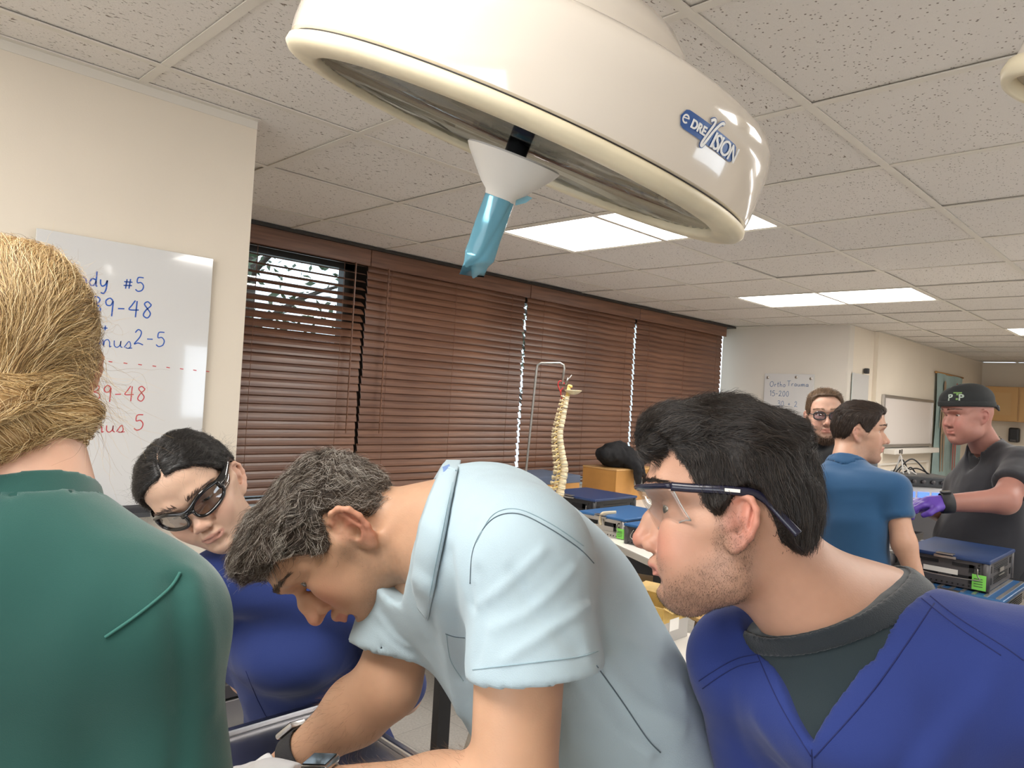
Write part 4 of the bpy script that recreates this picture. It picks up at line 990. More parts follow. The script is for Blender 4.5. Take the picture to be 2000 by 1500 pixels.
wbox('wooden_box', 'varnished wooden box on the window bench with a black jacket on it', (-3.20,4.42,.921), (.30,.50,.215), None, True)
wbox('wooden_box', 'wooden box with blue-grey lid on the window bench left of the spine model', (-3.30,3.62,.921), (.34,.50,.16), pmat('slate blue lid', (.10,.13,.20), .6))
def blob(name, label, cat, fn, lo, hi, h, mat, parent=None):
    V, Q = solid(fn, lo, hi, h)
    o = mesh_obj(name, V, Q, mat, parent)
    if parent is None: tag(o, label, cat); own(o)
    return o
M_jack = pmat('black fleece', (.010,.010,.012), .9, bump=(60,.5))
J = np.array((-3.18,4.40,1.152))
def jf(P):
    d = ell(P, J+(-.02,-.06,.075), (.13,.16,.085)); d = smin(d, ell(P, J+(-.02,.14,.05), (.13,.14,.058)), .05)
    d = smin(d, cone(P, J+(.03,-.24,.10), J+(.02,-.05,.12), .040, .065), .05); d = smin(d, cone(P, J+(.10,-.02,.07), J+(.175,-.05,-.02), .06, .035), .04)
    d = smin(d, cone(P, J+(.172,-.04,-.02), J+(.178,-.03,-.11), .035, .014), .03); d = smin(d, cone(P, J+(.165,.02,.03), J+(.178,.03,-.045), .03, .018), .03)
    return np.maximum(d + .012*noise(P, 16, 4)+.006*noise(P, 45, 5), np.minimum(-(P[:,2]-J[2]), -(P[:,0]-J[0]-.158)))
blob('jacket', 'black jacket heaped on the varnished wooden box by the window', 'jacket', jf, J+(-.25,-.33,-.15), J+(.27,.33,.24), .008, M_jack)
# ================================================================ trays, instruments and carton on the bench behind
def rng3(r): return np.array((r.uniform(-1,1), r.uniform(-1,1), r.uniform(-1,1)))
def frame(e, n): return np.stack([np.append(e,0), np.append(n,0), (0,0,1)], 1)
def tray(label, mat, c, w, d, hgt, e, n, z=.92, slots=True, wires=False):
    Rm = frame(e, n); c3 = np.array((c[0], c[1], z+.001)); t = thing('instrument_tray', label, 'tray', c3)
    L = lambda x, y, zz: c3 + Rm @ np.array((x,y,zz))
    MB().box(L(0,0,.0015), (w,d,.003), Rm).obj('tray_floor', M_steel2 if wires else mat, t)
    for x, y, a, b_ in ((-w/2,0,.003,d),(w/2,0,.003,d),(0,-d/2,w,.003),(0,d/2,w,.003)):
        MB().box(L(x,y,hgt/2), (a,b_,hgt), Rm).obj('tray_wall', mat, t)
    MB().tube([L(-w/2,-d/2,hgt),L(w/2,-d/2,hgt),L(w/2,d/2,hgt),L(-w/2,d/2,hgt),L(-w/2,-d/2,hgt)], .003, 6).obj('rolled_rim', mat, t, True)
    if slots:
        s = MB()
        for k in range(9): s.box(L(-w*.42+w*.84*k/8, d/2-.002, hgt*.62), (w*.055,.003,hgt*.22), Rm, bev=.001)
        s.obj('wall_slot', M_paper, t)
    if wires:
        for k in range(14): MB().tube([L(-w*.44+w*.88*k/13,-d*.44,.022), L(-w*.44+w*.88*k/13,d*.44,.022)], .0017, 6).obj('wire', M_latch, t, True)
    return t, L
ef3, nf3 = ef, nf
_, Lq = tray('blue slotted instrument tray full of loose steel instruments', M_blue2, (-1.015,1.485), .354, .17, .065, ef3, nf3)
rg = random.Random(4)
KI = ['slim steel rod lying across the blue instrument tray','steel clamp with ring handles in the blue instrument tray']
for k in range(26):
    x, y = rg.uniform(-.15,.15), rg.uniform(-.055,.055); a = rg.uniform(0,3.14); z0 = .012+.030*rg.random(); ln = rg.uniform(.05,.075)
    ln = min(ln, (.165-abs(x))/max(abs(math.cos(a)),.1), (.078-abs(y))/max(abs(math.sin(a)),.1)); d = np.array((math.cos(a), math.sin(a), rg.uniform(-.1,.1)))*ln
    p0, p1 = np.array((x,y,z0))-d, np.array((x,y,z0))+d; m = MB(); pr = np.array((-d[1],d[0],0))/ln
    if k % 2: m.tube([Lq(*p0), Lq(*p1)], [.0045,.0028], 8)
    else:
        for s in (1,-1): m.tube([Lq(*(p0+pr*s*.008)), Lq(*(p0*.5+p1*.5)), Lq(*(p1-pr*s*.004))], [.0026,.0034,.0022], 7); m.lathe([(.007,-.0015),(.010,-.0015),(.010,.0015),(.007,.0015)], Lq(*(p0+pr*s*.010-d*.05)), (0,0,1), 12, close=True)
    o = tag(m.obj('surgical_instrument', M_latch, None, True), KI[k % 2 == 0], 'instrument', 'rods in the blue tray' if k % 2 else 'clamps in the blue tray'); own(o)
_, Lw = tray('steel tray with a rack of fine wires at the bench front edge', M_alu, (-.645,1.475), .37, .15, .04, ef3, nf3, slots=False, wires=True)
cb = atz(1292,1262,.92)+np.array((-.105,.075,0))
t = thing('carton', 'worn yellow carton with torn flaps at the back of the near bench', 'carton', (cb[0], cb[1], .921)); Rm = frame(ef3, nf3)
M_cart = pmat('printed yellow carton', (.55,.36,.10), .6, var=(20,.2)); M_cart2 = pmat('grey carton', (.42,.40,.38), .7)
CL = lambda x, y, z: np.array((cb[0],cb[1],.921)) + Rm @ np.array((x,y,z))
for x, y, a, b_ in ((-.10,0,.004,.14),(.10,0,.004,.14),(0,-.07,.20,.004),(0,.07,.20,.004)):
    MB().box(CL(x,y,.03), (a,b_,.06), Rm).obj('side', M_cart2, t); MB().box(CL(x,y,.082), (a*1.3 if a < .01 else a+.002, b_*1.3 if b_ < .01 else b_+.002, .045), Rm).obj('printed_band', M_cart, t)
MB().box(CL(0,0,.003), (.19,.13,.004), Rm).obj('base', M_cart2, t)
MB().add([CL(-.10,.07,.105),CL(.10,.07,.105),CL(.095,.115,.128),CL(-.09,.12,.120)], [[0,1,2,3]]).add([CL(.10,-.07,.105),CL(.10,.07,.105),CL(.122,.06,.090),CL(.126,-.06,.094)], [[0,1,2,3]]).obj('flap', M_cart, t)
MB().box(CL(.1030,-.01,.05), (.002,.05,.035), Rm).obj('paper_label', M_paper, t)
# ================================================================ right side: console, cables, tray
M_screen = pmat('blue lit screen', (.05,.10,.4), .3, emit=((.10,.22,1.0), 1.6)); M_cons = pmat('light grey console', (.66,.65,.64), .4)
cc = at(1806, 958, 3.86); t = thing('power_console', 'grey console with three lit blue screens and cables behind the man in cap', 'console', (cc[0], cc[1], .921))
fx = rgt; fd = np.array((RC[0,1], RC[1,1], 0)); fd /= np.linalg.norm(fd); fxx = np.array((fd[1], -fd[0], 0)); Rk = np.stack([fxx, fd, (0,0,1)], 1)
K = lambda x, y, z: np.array((cc[0],cc[1],0)) + Rk @ np.array((x,y,z))
zc = cc[2]
MB().box(K(.02,.13,(.921+zc-.09)/2), (.30,.22,zc-.09-.921), Rk, bev=.004).obj('cart_body', M_dark, t)
MB().box(K(.02,.13,zc-.035), (.32,.24,.105), Rk, bev=.006).obj('console_body', M_cons, t)
MB().box(K(.02,.13,zc+.045), (.34,.26,.055), Rk, bev=.006).obj('top_unit', M_black, t)
for k in range(3): MB().box(K(-.075+.075*k,.0085,zc-.025), (.060,.004,.030), Rk, bev=.001).obj('screen', M_screen, t)
kn = MB()
for k in range(6): kn.lathe([(.010,0),(.010,.012),(.0,.013)], K(-.11+.05*k,.0,zc+.045), -fd, 10)
kn.obj('knob_row', M_dark, t, True)
rg = random.Random(9)
for k in range(7):
    a = K(rg.uniform(-.12,.16), rg.uniform(.03,.22), zc+.075); b_ = K(rg.uniform(-.12,.16), rg.uniform(.03,.22), zc+.08); mid = (a+b_)/2+np.array((0,0,rg.uniform(.02,.10)))
    MB().tube(spline([a,mid,b_],8), .004, 6).obj('cable', M_paper if k % 3 == 0 else M_black, t, True)
tb = np.array((-1.06,3.30)); e1 = np.array((1.0,0)); n1 = np.array((0,1.0))
_, Lr = tray('grey tray of ring-handled instruments under the purple glove', M_dark, (-1.105,3.76), .14, .22, .03, e1, n1, z=1.056, slots=False)
for k in range(12):
    x, y, a = rg.uniform(-.03,.03), rg.uniform(-.06,.06), rg.uniform(.8,2.3); d = np.array((math.cos(a)*.04, math.sin(a)*.045, 0)); pr = np.array((-d[1],d[0],0))/.045; z0 = .012+.02*rg.random(); m = MB(); p0 = np.array((x,y,z0))-d; p1 = np.array((x,y,z0))+d
    for s in (1,-1): m.tube([Lr(*(p0+pr*s*.010)), Lr(x,y,z0), Lr(*(p1-pr*s*.003))], [.0028,.0034,.0022], 7); m.lathe([(.008,-.0016),(.0115,-.0016),(.0115,.0016),(.008,.0016)], Lr(*(p0+pr*s*.012)), (0,.3,1), 12, close=True)
    o = tag(m.obj('surgical_instrument', M_latch, None, True), 'ring-handled steel clamp heaped in the grey tray under the purple glove', 'instrument', 'clamps in the grey tray'); own(o)
# ================================================================ back walls: boards, poster, cupboard, dispenser
def gboard(label, o, u, v, w, wd, hg, lines, soff):
    o, u, v, w = (np.asarray(a, float) for a in (o,u,v,w)); Rm = np.stack([u,v,w],1)
    t = thing('marker_board', label, 'marker board', o)
    MB().box(o+u*wd/2+v*hg/2+w*.018, (wd,hg,.006), Rm, bev=.001).obj('panel', M_board, t)
    MB().box(o+u*wd/2+v*hg/2+w*.0125, (wd-.002,hg-.002,.005), Rm).obj('backing', M_edge, t)
    for a, b_ in soff: MB().lathe([(.013,-.02),(.013,.004),(.010,.006),(.0,.006)], o+u*a+v*b_+w*.022, w, 16).obj('standoff', M_nickel, t, 'auto')
    m = MB()
    for tx, x, y, h in lines: scribble(m, tx, o+u*x+v*y+w*.0215, u, v, w, h, .0028)
    if lines: m.obj('handwriting', pmat('faded blue ink', (.22,.30,.45), .5), t)
gboard('small glass marker board with blue words on the grey back wall', (-3.27,YB,1.48), (1,0,0), (0,0,1), (0,-1,0), .48, .50, [('Ortho',.055,.375,.05),('Trauma',.225,.385,.05),('15-200',.06,.285,.05),('30 + 2',.14,.19,.05)], [(.03,.46),(.45,.46),(.31,.47)])
gboard('narrow glass marker board on the pillar beside the corner', (XC,6.905,1.52), (0,1,0), (0,0,1), (1,0,0), .40, .49, [], [(.03,.46),(.37,.46)])
o = tag(MB().box((XC+.03,7.21,2.045), (.04,.04,.05), bev=.006).obj('marker_clip', M_black, None), 'black clip on top of the narrow glass board', 'clip'); own(o)
t = thing('whiteboard', 'large framed whiteboard with a pen tray on the right wall', 'whiteboard', (-2.46,8.44,1.25))
MB().box((-2.448,8.44,1.585), (.012,1.60,.46)).obj('panel', pmat('whiteboard enamel', (.80,.74,.70), .2), t)
for c, s in (((-2.444,7.63,1.585),(.03,.03,.52)),((-2.444,9.25,1.585),(.03,.03,.52)),((-2.444,8.44,1.83),(.03,1.60,.03)),((-2.444,8.44,1.34),(.03,1.60,.03))): MB().box(c, s, bev=.004).obj('frame_rail', M_alu, t)
MB().box((-2.40,8.48,1.29), (.11,1.50,.055), bev=.008).obj('pen_tray', M_white, t); MB().box((-2.342,7.86,1.292), (.006,.035,.035)).box((-2.342,7.92,1.292), (.006,.02,.045)).obj('tray_control', M_mull, t)
struct('trim_3', MB().box((-2.448,8.40,1.16), (.022,1.60,.02)).box((-2.448,9.19,.80), (.022,.02,.70)).box((-2.448,7.62,.80), (.022,.02,.70)), M_wall2)
t = thing('anatomy_chart', 'hanging pale blue anatomy chart with two muscle figures on the right wall', 'chart', (-2.44,9.9,.95))
cv = []; cf = []; n = 14
for i in range(n+1):
    zz = 2.165-1.25*i/n
    for j in range(9): yy = 9.33+1.12*j/8; cv.append((-2.432+.008*math.sin(j*1.3+i*.35)+.012*(i/n)**2*math.sin(j*.8), yy, zz))
cf = [[i*9+j, i*9+j+1, (i+1)*9+j+1, (i+1)*9+j] for i in range(n) for j in range(8)]
mesh_obj('sheet', np.array(cv)-np.array(wloc(t)), cf, pmat('pale aqua chart print', (.36,.50,.50), .6, var=(4,.15)), t)
for z in (2.17,.915): MB().tube([(-2.44,9.30,z),(-2.44,10.48,z)], .011, 10).obj('batten', M_ply, t, True)
for yy, mt, nm in ((9.62, pmat('chart figure bone print', (.42,.30,.20), .6), 'front'), (10.13, pmat('chart figure muscle print', (.50,.12,.10), .6), 'back')):
    x = -2.416; m = MB(); w = (1,0,0)
    sil = [(0,1.12),(.035,1.10),(.045,1.05),(.03,1.0),(.03,.98),(.10,.95),(.125,.90),(.14,.75),(.15,.58),(.125,.56),(.11,.72),(.085,.84),(.075,.70),(.085,.58),(.085,.40),(.07,.20),(.065,.06),(.03,.06),(.025,.25),(.015,.50)]
    poly = sil+[(-a, b_) for a, b_ in sil[::-1] if a > 0]
    m.plate(poly, (x,yy,.97), (0,1,0), (0,0,1), w, .0008); m.obj('printed_figure', mt, t)
t = thing('wall_cupboard', 'birch wall cupboard on the far wall behind the man in cap', 'cupboard', (-1.98,11.36,1.66))
MB().box((-1.98,11.37,1.885), (1.06,.28,.45)).obj('carcass', pmat('birch veneer', (.60,.36,.15), .4, var=(5,.10)), t)
for k in range(2):
    xx = -2.24+.53*k; d = MB()
    for c, s in (((xx-.22,1.885),(.07,.43)),((xx+.22,1.885),(.07,.43)),((xx,2.065),(.37,.07)),((xx,1.705),(.37,.07))): d.box((c[0],11.22,c[1]), (s[0],.02,s[1]))
    do = d.obj('door', M_ply2, t); MB().box((xx,11.224,1.885), (.37,.012,.29)).obj('door_panel', pmat('birch panel', (.62,.38,.16), .4), do)
t = thing('soap_dispenser', 'black soap dispenser on the far wall below the cupboard', 'dispenser', (-2.05,11.44,1.40))
MB().box((-2.05,11.465,1.49), (.12,.10,.19), bev=.02).obj('body', M_black, t); MB().box((-2.05,11.405,1.42), (.07,.03,.03), bev=.006).obj('push_lever', M_dark, t)
# ================================================================ steel table and trolley at the left
t = thing('steel_table', 'stainless work table under the gloved hands at the bottom edge', 'table', (-1.13,.35,0))
MB().box((-1.13,.30,.945), (.40,1.12,.02), bev=.004).obj('table_top', M_steel, t)
rim_ = MB()
for c, s in (((-1.32,.30,.965),(.016,1.12,.014)),((-.94,.30,.965),(.016,1.12,.014)),((-1.13,.85,.965),(.36,.016,.014)),((-1.13,-.25,.965),(.36,.016,.014))): rim_.box((c[0],c[1],.961), s, bev=.004)
rim_.obj('raised_rim', M_steel, t)
for x in (-1.28,-.98):
    for y in (-.2,.80): MB().tube([(x,y,0),(x,y,.935)], .019, 12).obj('leg', M_steel2, t, True)
t = thing('steel_trolley', 'stainless trolley with drawers against the wall behind the woman', 'trolley', (-1.98,.86,0))
M_tro = pmat('brushed grey sheet steel', (.52,.50,.48), .42, metal=.55)
MB().box((-1.98,.80,1.012), (.42,.62,.02), bev=.004).obj('worktop', M_steel2, t); MB().box((-1.98,.80,.93), (.40,.60,.13), bev=.003).obj('upper_drawer', M_tro, t)
MB().box((-1.98,.80,.842), (.43,.63,.036), bev=.003).obj('dark_rail', M_dark, t); MB().box((-1.98,.80,.56), (.39,.58,.50), bev=.003).obj('cabinet_body', M_tro, t)
MB().tube([(-1.755,.55,.735),(-1.755,1.05,.735)], .008, 8).obj('pull_bar', M_steel2, t, True)
for x in (-2.14,-1.82):
    for y in (.56,1.04): MB().tube([(x,y,.06),(x,y,.31)], .014, 8).lathe([(.0,-.012),(.034,-.012),(.034,.012),(.0,.012)], (x,y,.036), (0,1,0), 16).obj('caster', M_blk, t, True)
t = thing('folding_frame', 'black steel equipment frame standing behind the bent man', 'frame', (-1.86,1.62,0))
MB().bar((-1.76,1.55,0),(-1.76,1.55,.98),.05,.03).obj('upright', M_blk, t); MB().bar((-1.72,1.80,0),(-1.72,1.80,.98),.05,.03).obj('upright', M_blk, t)
MB().bar((-1.76,1.52,.96),(-1.72,1.83,.96),.03,.03).obj('crossbar', M_blk, t); MB().bar((-1.76,1.55,.30),(-1.72,1.80,.30),.03,.03).obj('crossbar', M_blk, t)
MB().bar((-1.76,1.545,.12),(-1.72,1.795,.88),.02,.02).obj('brace', M_steel2, t)

# ================================================================ people: tools
def LM(**k): d = dict(HEAD0); d.update(k); d['w0'] = d['w']; return fit_head(d)
def head_pose(u, v, d, yaw, pitch, roll=0.0, shift=(0,0,0), anchor=None):
    if anchor is not None:                                 # slide the head until a facial point lies where it was seen
        for _ in range(6):
            Rm, P = head_pose(u, v, d, yaw, pitch, roll, shift); q = (Rm@np.array(anchor, float)+P-CAM)@RC
            u_, v_ = 1000+FPX*q[0]/q[1], 750-FPX*q[2]/q[1]
            if _ == 0: tu, tv = u, v
            u, v = u+(tu-u_), v+(tv-v_)
    """origin between the ears; yaw 0 = facing the viewer's spot, 90 = facing picture-left; pitch = bowed; roll = leaning"""
    P = at(u, v, d); e = P-CAM; e /= np.linalg.norm(e)
    up = RC[:,2]-e*(RC[:,2]@e); up /= np.linalg.norm(up); rt = np.cross(e, up)
    a, p, r = (math.radians(x) for x in (yaw, pitch, roll))
    f = -math.cos(a)*e - math.sin(a)*rt; l = np.cross(up, f)
    u_ = up
    if r: # lean in the picture plane: + = clockwise
        Rr = np.array(Matrix.Rotation(r, 3, Vector(e))); f, l, u_ = Rr@f, Rr@l, Rr@u_
    f2 = math.cos(p)*f - math.sin(p)*u_; u2 = math.cos(p)*u_ + math.sin(p)*f
    Rm = np.stack([l, f2, u2], 1)
    return Rm, P + Rm@np.array(shift, float)
def to_local(P, pose): return ((P-pose[1].astype(f32)) @ pose[0].astype(f32)).astype(f32)
def to_world(p, pose): return np.asarray(p) @ pose[0].T + pose[1]
def hit(fn, u, v, d0, d1, n=500):
    d = np.linspace(d0, d1, n); P = (CAM + d[:,None]*ray(u,v)[None]).astype(f32); f = fn(P); k = np.argmax(f < 0)
    if f[k] >= 0: return None
    return P[max(k-1,0)]*(.5) + P[k]*.5
def trace(fn, pts, d0, d1, n=10, curve=True):
    """points of a line on a garment, found where it was seen"""
    S = spline(pts, n) if curve and len(pts) > 2 else [np.array(pts[0])+(np.array(pts[-1])-np.array(pts[0]))*t for t in np.linspace(0,1,n*2)]
    o = [hit(fn, p[0], p[1], d0, d1) for p in S]
    return [p for p in o if p is not None]
def hand_sdf(w, d, n, side, curl=.5, s=1.0, spread=.0):
    """w wrist, d pointing direction, n palm normal (inner side), side +-1 thumb side"""
    d = np.asarray(d, float)/np.linalg.norm(d); n = np.asarray(n, float); n = n-d*(n@d); n /= np.linalg.norm(n); b = np.cross(n, d)*side
    def pt(a, c, h): return np.asarray(w)+s*(d*a+b*c+n*h)
    segs = []
    for k, (off, ln, r) in enumerate(((.030,.072,.0090),(.010,.080,.0092),(-.011,.075,.0088),(-.030,.060,.0078))):
        p = pt(.088-.004*abs(k-1), off, 0); a = curl*.55; pts = [pt(.045, off*.7, 0), p]; ang = 0
        for q, fr in enumerate((.45,.30,.25)):
            ang += curl*(.75 if q == 0 else .85)
            p = p+s*ln*fr*(d*math.cos(ang)+n*math.sin(ang)+b*(off*spread*6)); pts.append(p)
        segs.append((pts, [r*1.15*s, r*1.12*s, r*s, r*.92*s, r*.8*s]))
    th = [pt(.018,.026,.006), pt(.045,.050,.014), pt(.070,.060,.022+.01*curl), pt(.090,.058-.012*curl,.026+.018*curl)]
    def f(P):
        g = ell(P, pt(.050,0,.002), (.052*s,.042*s,.0155*s), np.stack([d,b,n],1))
        g = smin(g, cone(P, pt(-.02,0,0), pt(.03,0,0), .027*s, .026*s, (n,.75)), .02)
        for pts, r in segs:
            h = chain(P, pts, r, .004); g = smin(g, h, .008)
        g = smin(g, chain(P, th, [.015*s,.0125*s,.0105*s,.0088*s], .004), .012)
        return g
    return f
def hair_curves(name, pts, rad, mat, parent, taper=True):
    """pts (N, n, 3) local to parent -> strands"""
    N, n, _ = pts.shape
    hc = bpy.data.hair_curves.new(name); hc.add_curves([n]*N)
    hc.points.foreach_set('position', pts.reshape(-1).astype(np.float32))
    r = np.asarray(rad, f32)*np.ones((N,1), f32)*(np.linspace(1, .35, n)[None,:] if taper else np.ones((1,n)))
    at_ = hc.attributes.get('radius') or hc.attributes.new('radius', 'FLOAT', 'POINT')
    at_.data.foreach_set('value', r.reshape(-1).astype(np.float32))
    hc.materials.append(mat); o = bpy.data.objects.new(name, hc); COL.objects.link(o)
    if parent is not None: o.parent = parent
    return o
def hair_mat(name, cols, rough=.42, spec=.5):
    """cols: ramp of strand colours, picked per strand"""
    m, nt, b = nodes(name); hi = nt.nodes.new('ShaderNodeHairInfo'); r = nt.nodes.new('ShaderNodeValToRGB')
    el = r.color_ramp.elements
    while len(el) < len(cols): el.new(.5)
    for i, (p, c) in enumerate(cols): el[i].position = p; el[i].color = (*c, 1)
    nt.links.new(hi.outputs['Random'], r.inputs[0]); nt.links.new(r.outputs[0], b.inputs['Base Color'])
    b.inputs['Roughness'].default_value = rough; b.inputs['Specular IOR Level'].default_value = spec
    return m
def make_hair(parent, L, pose, line, thick, flow, mat_cap, mat_str, N, ln, steps=9, rad=.00022, curl=(0,0), lump=(.0,20), lift=.001, h=.0028, seed=1, name='hair', jitter=.25, clump=1, extra=None, root_ok=None):
    """hair: a body of hair over the scalp plus strands combed along flow(p, normal)"""
    base = head_sdf(L, False); ph = np.array([a for a, _ in line], float)*math.pi/180; zz = np.array([z for _, z in line], float)
    def mask(P):
        az = np.arctan2(np.abs(P[:,0]), P[:,1]); zh = np.interp(az, ph, zz)
        return sst(P[:,2]-zh, -.003, .012)
    def fn(P):
        t = -.008 + (thick(P)+.008)*mask(P)
        f = base(P)-t
        if lump[0]: f = f - lump[0]*noise(P, lump[1], seed)*mask(P) - lump[0]*.5*noise(P, lump[1]*2.3, seed+7)*mask(P)
        if extra is not None: f = smin(f, extra(P), .012)
        return f.astype(f32)
    V, Q = solid(fn, (-.125,-.155,-.10), (.125,.16,.19), h)
    keepv = base(V.astype(f32)) > -.004
    Q = Q[keepv[Q].all(1)]
    used = np.unique(Q); mp = -np.ones(len(V), int); mp[used] = np.arange(len(used)); V = V[used]; Q = mp[Q]
    off = np.array(wloc(parent))
    o = mesh_obj(name, to_world(V, pose)-off, Q, mat_cap, parent)
    rs = np.random.default_rng(seed); mk = mask(V.astype(f32)) > .55
    if extra is not None: mk |= extra(V.astype(f32)) < .004
    if root_ok is not None: mk &= root_ok(V)
    N = N//clump*clump; rp = lambda a: np.repeat(a, clump, 0)
    ids = rp(rs.choice(np.where(mk)[0], N//clump))
    p = V[ids].astype(f32) + rs.normal(0, .0012 if clump == 1 else .0017, (N,3)).astype(f32)
    lnn = (ln*(1+jitter*rs.normal(0,1,N))).clip(ln*.35, ln*2).astype(f32); st = lnn/steps
    out = [p]; phs = rp(rs.uniform(0, 6.28, N//clump)); jit = (rp(rs.normal(0, .22, (N//clump,3)))+(rs.normal(0,.10,(N,3)) if clump > 1 else 0)).astype(f32); hts = (np.abs(rs.normal(0, 1, N))*lift).astype(f32)
    for s in range(steps):
        n_ = grad(fn, p, .003); d = flow(p, n_)+jit*.6
        cl = noise(p, 38, seed+3)
        if curl[0]:
            side = np.cross(n_, d); d = d + side*(curl[0]*np.sin(phs*(.13 if clump == 1 else .5)+cl*4+s*curl[1]))[:,None] + n_*(curl[0]*.7*np.cos(phs*(.13 if clump == 1 else .5)+cl*4+s*curl[1]))[:,None]
        d = d - n_*(d*n_).sum(1)[:,None]*(.35 if curl[0] else 1); d /= np.linalg.norm(d, axis=1, keepdims=True)+1e-6
        p = p + d*st[:,None]
        tgt = hts*(1+s/steps*1.5) + (curl[0]*.0022*np.cos(phs*(.13 if clump == 1 else .5)+cl*4+s*curl[1]) if curl[0] else 0)
        f = fn(p); p = (p + grad(fn, p, .003)*(tgt-f)[:,None]*np.where(f < tgt, 1, .55)[:,None]).astype(f32)
        out.append(p)
    S = np.stack(out, 1)
    W = to_world(S.reshape(-1,3), pose).reshape(N, steps+1, 3)-off-np.array(o.location)
    hair_curves('strands', W, rad, mat_str, o)
    return o, fn
def tufts(name, parent, roots, dirs, ln, mat, rad, rs, bend=.3, steps=4):
    N = len(roots); p = roots.copy(); out = [p]; d = dirs/np.linalg.norm(dirs, axis=1, keepdims=True); l = ln*(1+.25*rs.normal(0,1,N)).clip(.4,1.8)
    for s in range(steps): p = p + d*(l/steps)[:,None]; d = d + rs.normal(0, bend*.3, d.shape); d /= np.linalg.norm(d, axis=1, keepdims=True); out.append(p)
    return hair_curves(name, np.stack(out,1)-np.array(wloc(parent)), rad, mat, parent)
M_skin = skin_mat('skin')
def colmat(name, rough, spec=.5, coat=0):
    m, nt, b = nodes(name); a = nt.nodes.new('ShaderNodeVertexColor'); a.layer_name = 'Col'; nt.links.new(a.outputs[0], b.inputs['Base Color'])
    b.inputs['Roughness'].default_value = rough; b.inputs['Specular IOR Level'].default_value = spec; b.inputs['Coat Weight'].default_value = coat; return m
M_eye = colmat('eye', .08, .6, .6)
def add_eyes(parent, L, pose, gaze, iris=(.10,.055,.03)):
    for s in (1,-1):
        m = MB(); bm = bmesh.new(); bmesh.ops.create_uvsphere(bm, u_segments=32, v_segments=24, radius=.0126); V = np.array([v.co[:] for v in bm.verts]); F = [[v.index for v in f.verts] for f in bm.faces]; bm.free()
        g = np.asarray(gaze, float); g /= np.linalg.norm(g); ang = np.arccos(np.clip((V/.0126)@g, -1, 1))
        V = V*(1+.04*sst(.5-ang, 0, .4))[:,None]
        c = np.tile(np.array((.80,.76,.72)), (len(V),1)); c[ang < .50] = iris; c[ang < .22] = (.01,.01,.01)
        W = to_world(V+np.array((s*L['ex'], L['eye'][0]-.0122, L['eye'][1])), pose)-np.array(wloc(parent))
        mesh_obj('eye', W, F, M_eye, parent, True, col=c)
def brows(parent, L, pose, mat, rs, N=260, sides=(1,-1), th=.0035):
    fn = head_sdf(L); by, bz = L['brow']
    for s in sides:
        t = rs.uniform(0, 1, N); x = .010+.046*t; z = bz+.002+.006*np.sin(t*2.2)-.004*t+rs.normal(0, th*.5, N)*(1-.6*t); y = by-.002-.030*t**1.8
        p = np.stack([s*x, y+.004, z], 1).astype(f32); p = project(fn, p, 5, .0004)
        d = np.stack([s*(.4+.9*t), -.5*t-.1, .75-1.0*t], 1)+rs.normal(0,.2,(N,3)); n_ = grad(fn, p); d = d-n_*(d*n_).sum(1)[:,None]*.85
        tufts('eyebrow', parent, to_world(p, pose), d@pose[0].T, .009, mat, .00030, rs)
def stubble(parent, L, pose, mat, rs, N=5000, ln=.0022, side=None, full=False):
    fn = head_sdf(L); V, Q = solid(fn, (-.09,-.03,-.125), (.09,.13,.03), .004); c = head_color(V.astype(f32), L, (0,0,0), (0,0,0), (0,0,0), (1,1,1), 1.0)[:,0]
    w = np.clip(c, 0, 1)**1.5
    if side: w = w*(V[:,0]*side > -.03)
    ids = rs.choice(len(V), N, p=w/w.sum()); p = V[ids].astype(f32)+rs.normal(0,.002,(N,3)).astype(f32); p = project(fn, p, 4, 0)
    n_ = grad(fn, p); d = n_*.6+np.array((0,.15,-.9))+rs.normal(0,.3,(N,3))
    return tufts('stubble', parent, to_world(p, pose), d@pose[0].T, ln, mat, .00008 if not full else .0006, rs, steps=3)
def flow_cloth(V, Q, amp, dirn, sc, seed, warp=1.0):
    """soft folds: ridged noise stretched along dirn, pushed along the normals"""
    N = vnormals(V, Q); d = np.asarray(dirn, float); d /= np.linalg.norm(d); P = V.astype(f32)
    along = (P@d.astype(f32))[:,None]*d.astype(f32)[None]
    q = P - along*.72
    q = q + .02*warp*np.stack([noise(P, 9, seed+k) for k in range(3)], 1)
    r = 1-np.abs(noise(q, sc, seed)); r2 = 1-np.abs(noise(q, sc*2.1, seed+5))
    m = .5+.5*noise(P, 5, seed+9)
    return V + N*((r**2-.35)*amp*m + (r2**2-.35)*amp*.45)[:,None]
def bump_lines(V, Q, lines, amp, wid):
    """raise (amp>0) or sink folds along 3-D lines"""
    N = vnormals(V, Q); o = np.zeros(len(V))
    for ln, a, w in zip(lines, amp, wid):
        ln = np.array(ln); 
        if len(ln) < 2: continue
        dm = np.full(len(V), 1e9)
        near = np.where((np.abs(V-ln.mean(0)).max(1) < np.abs(ln-ln.mean(0)).max()+.08))[0]
        if len(near) == 0: continue
        for i in range(len(ln)-1):
            ab = ln[i+1]-ln[i]; t = np.clip(((V[near]-ln[i])@ab)/(ab@ab+1e-12), 0, 1); dd = np.linalg.norm(V[near]-ln[i]-t[:,None]*ab, axis=1); dm[near] = np.minimum(dm[near], dd)
        o += a*np.exp(-(dm/w)**2)
    return V + N*o[:,None]
def crop_mesh(V, Q, keep):
    Q = Q[keep[Q].all(1)]; used = np.unique(Q); mp = -np.ones(len(V), int); mp[used] = np.arange(len(used)); return V[used], mp[Q]
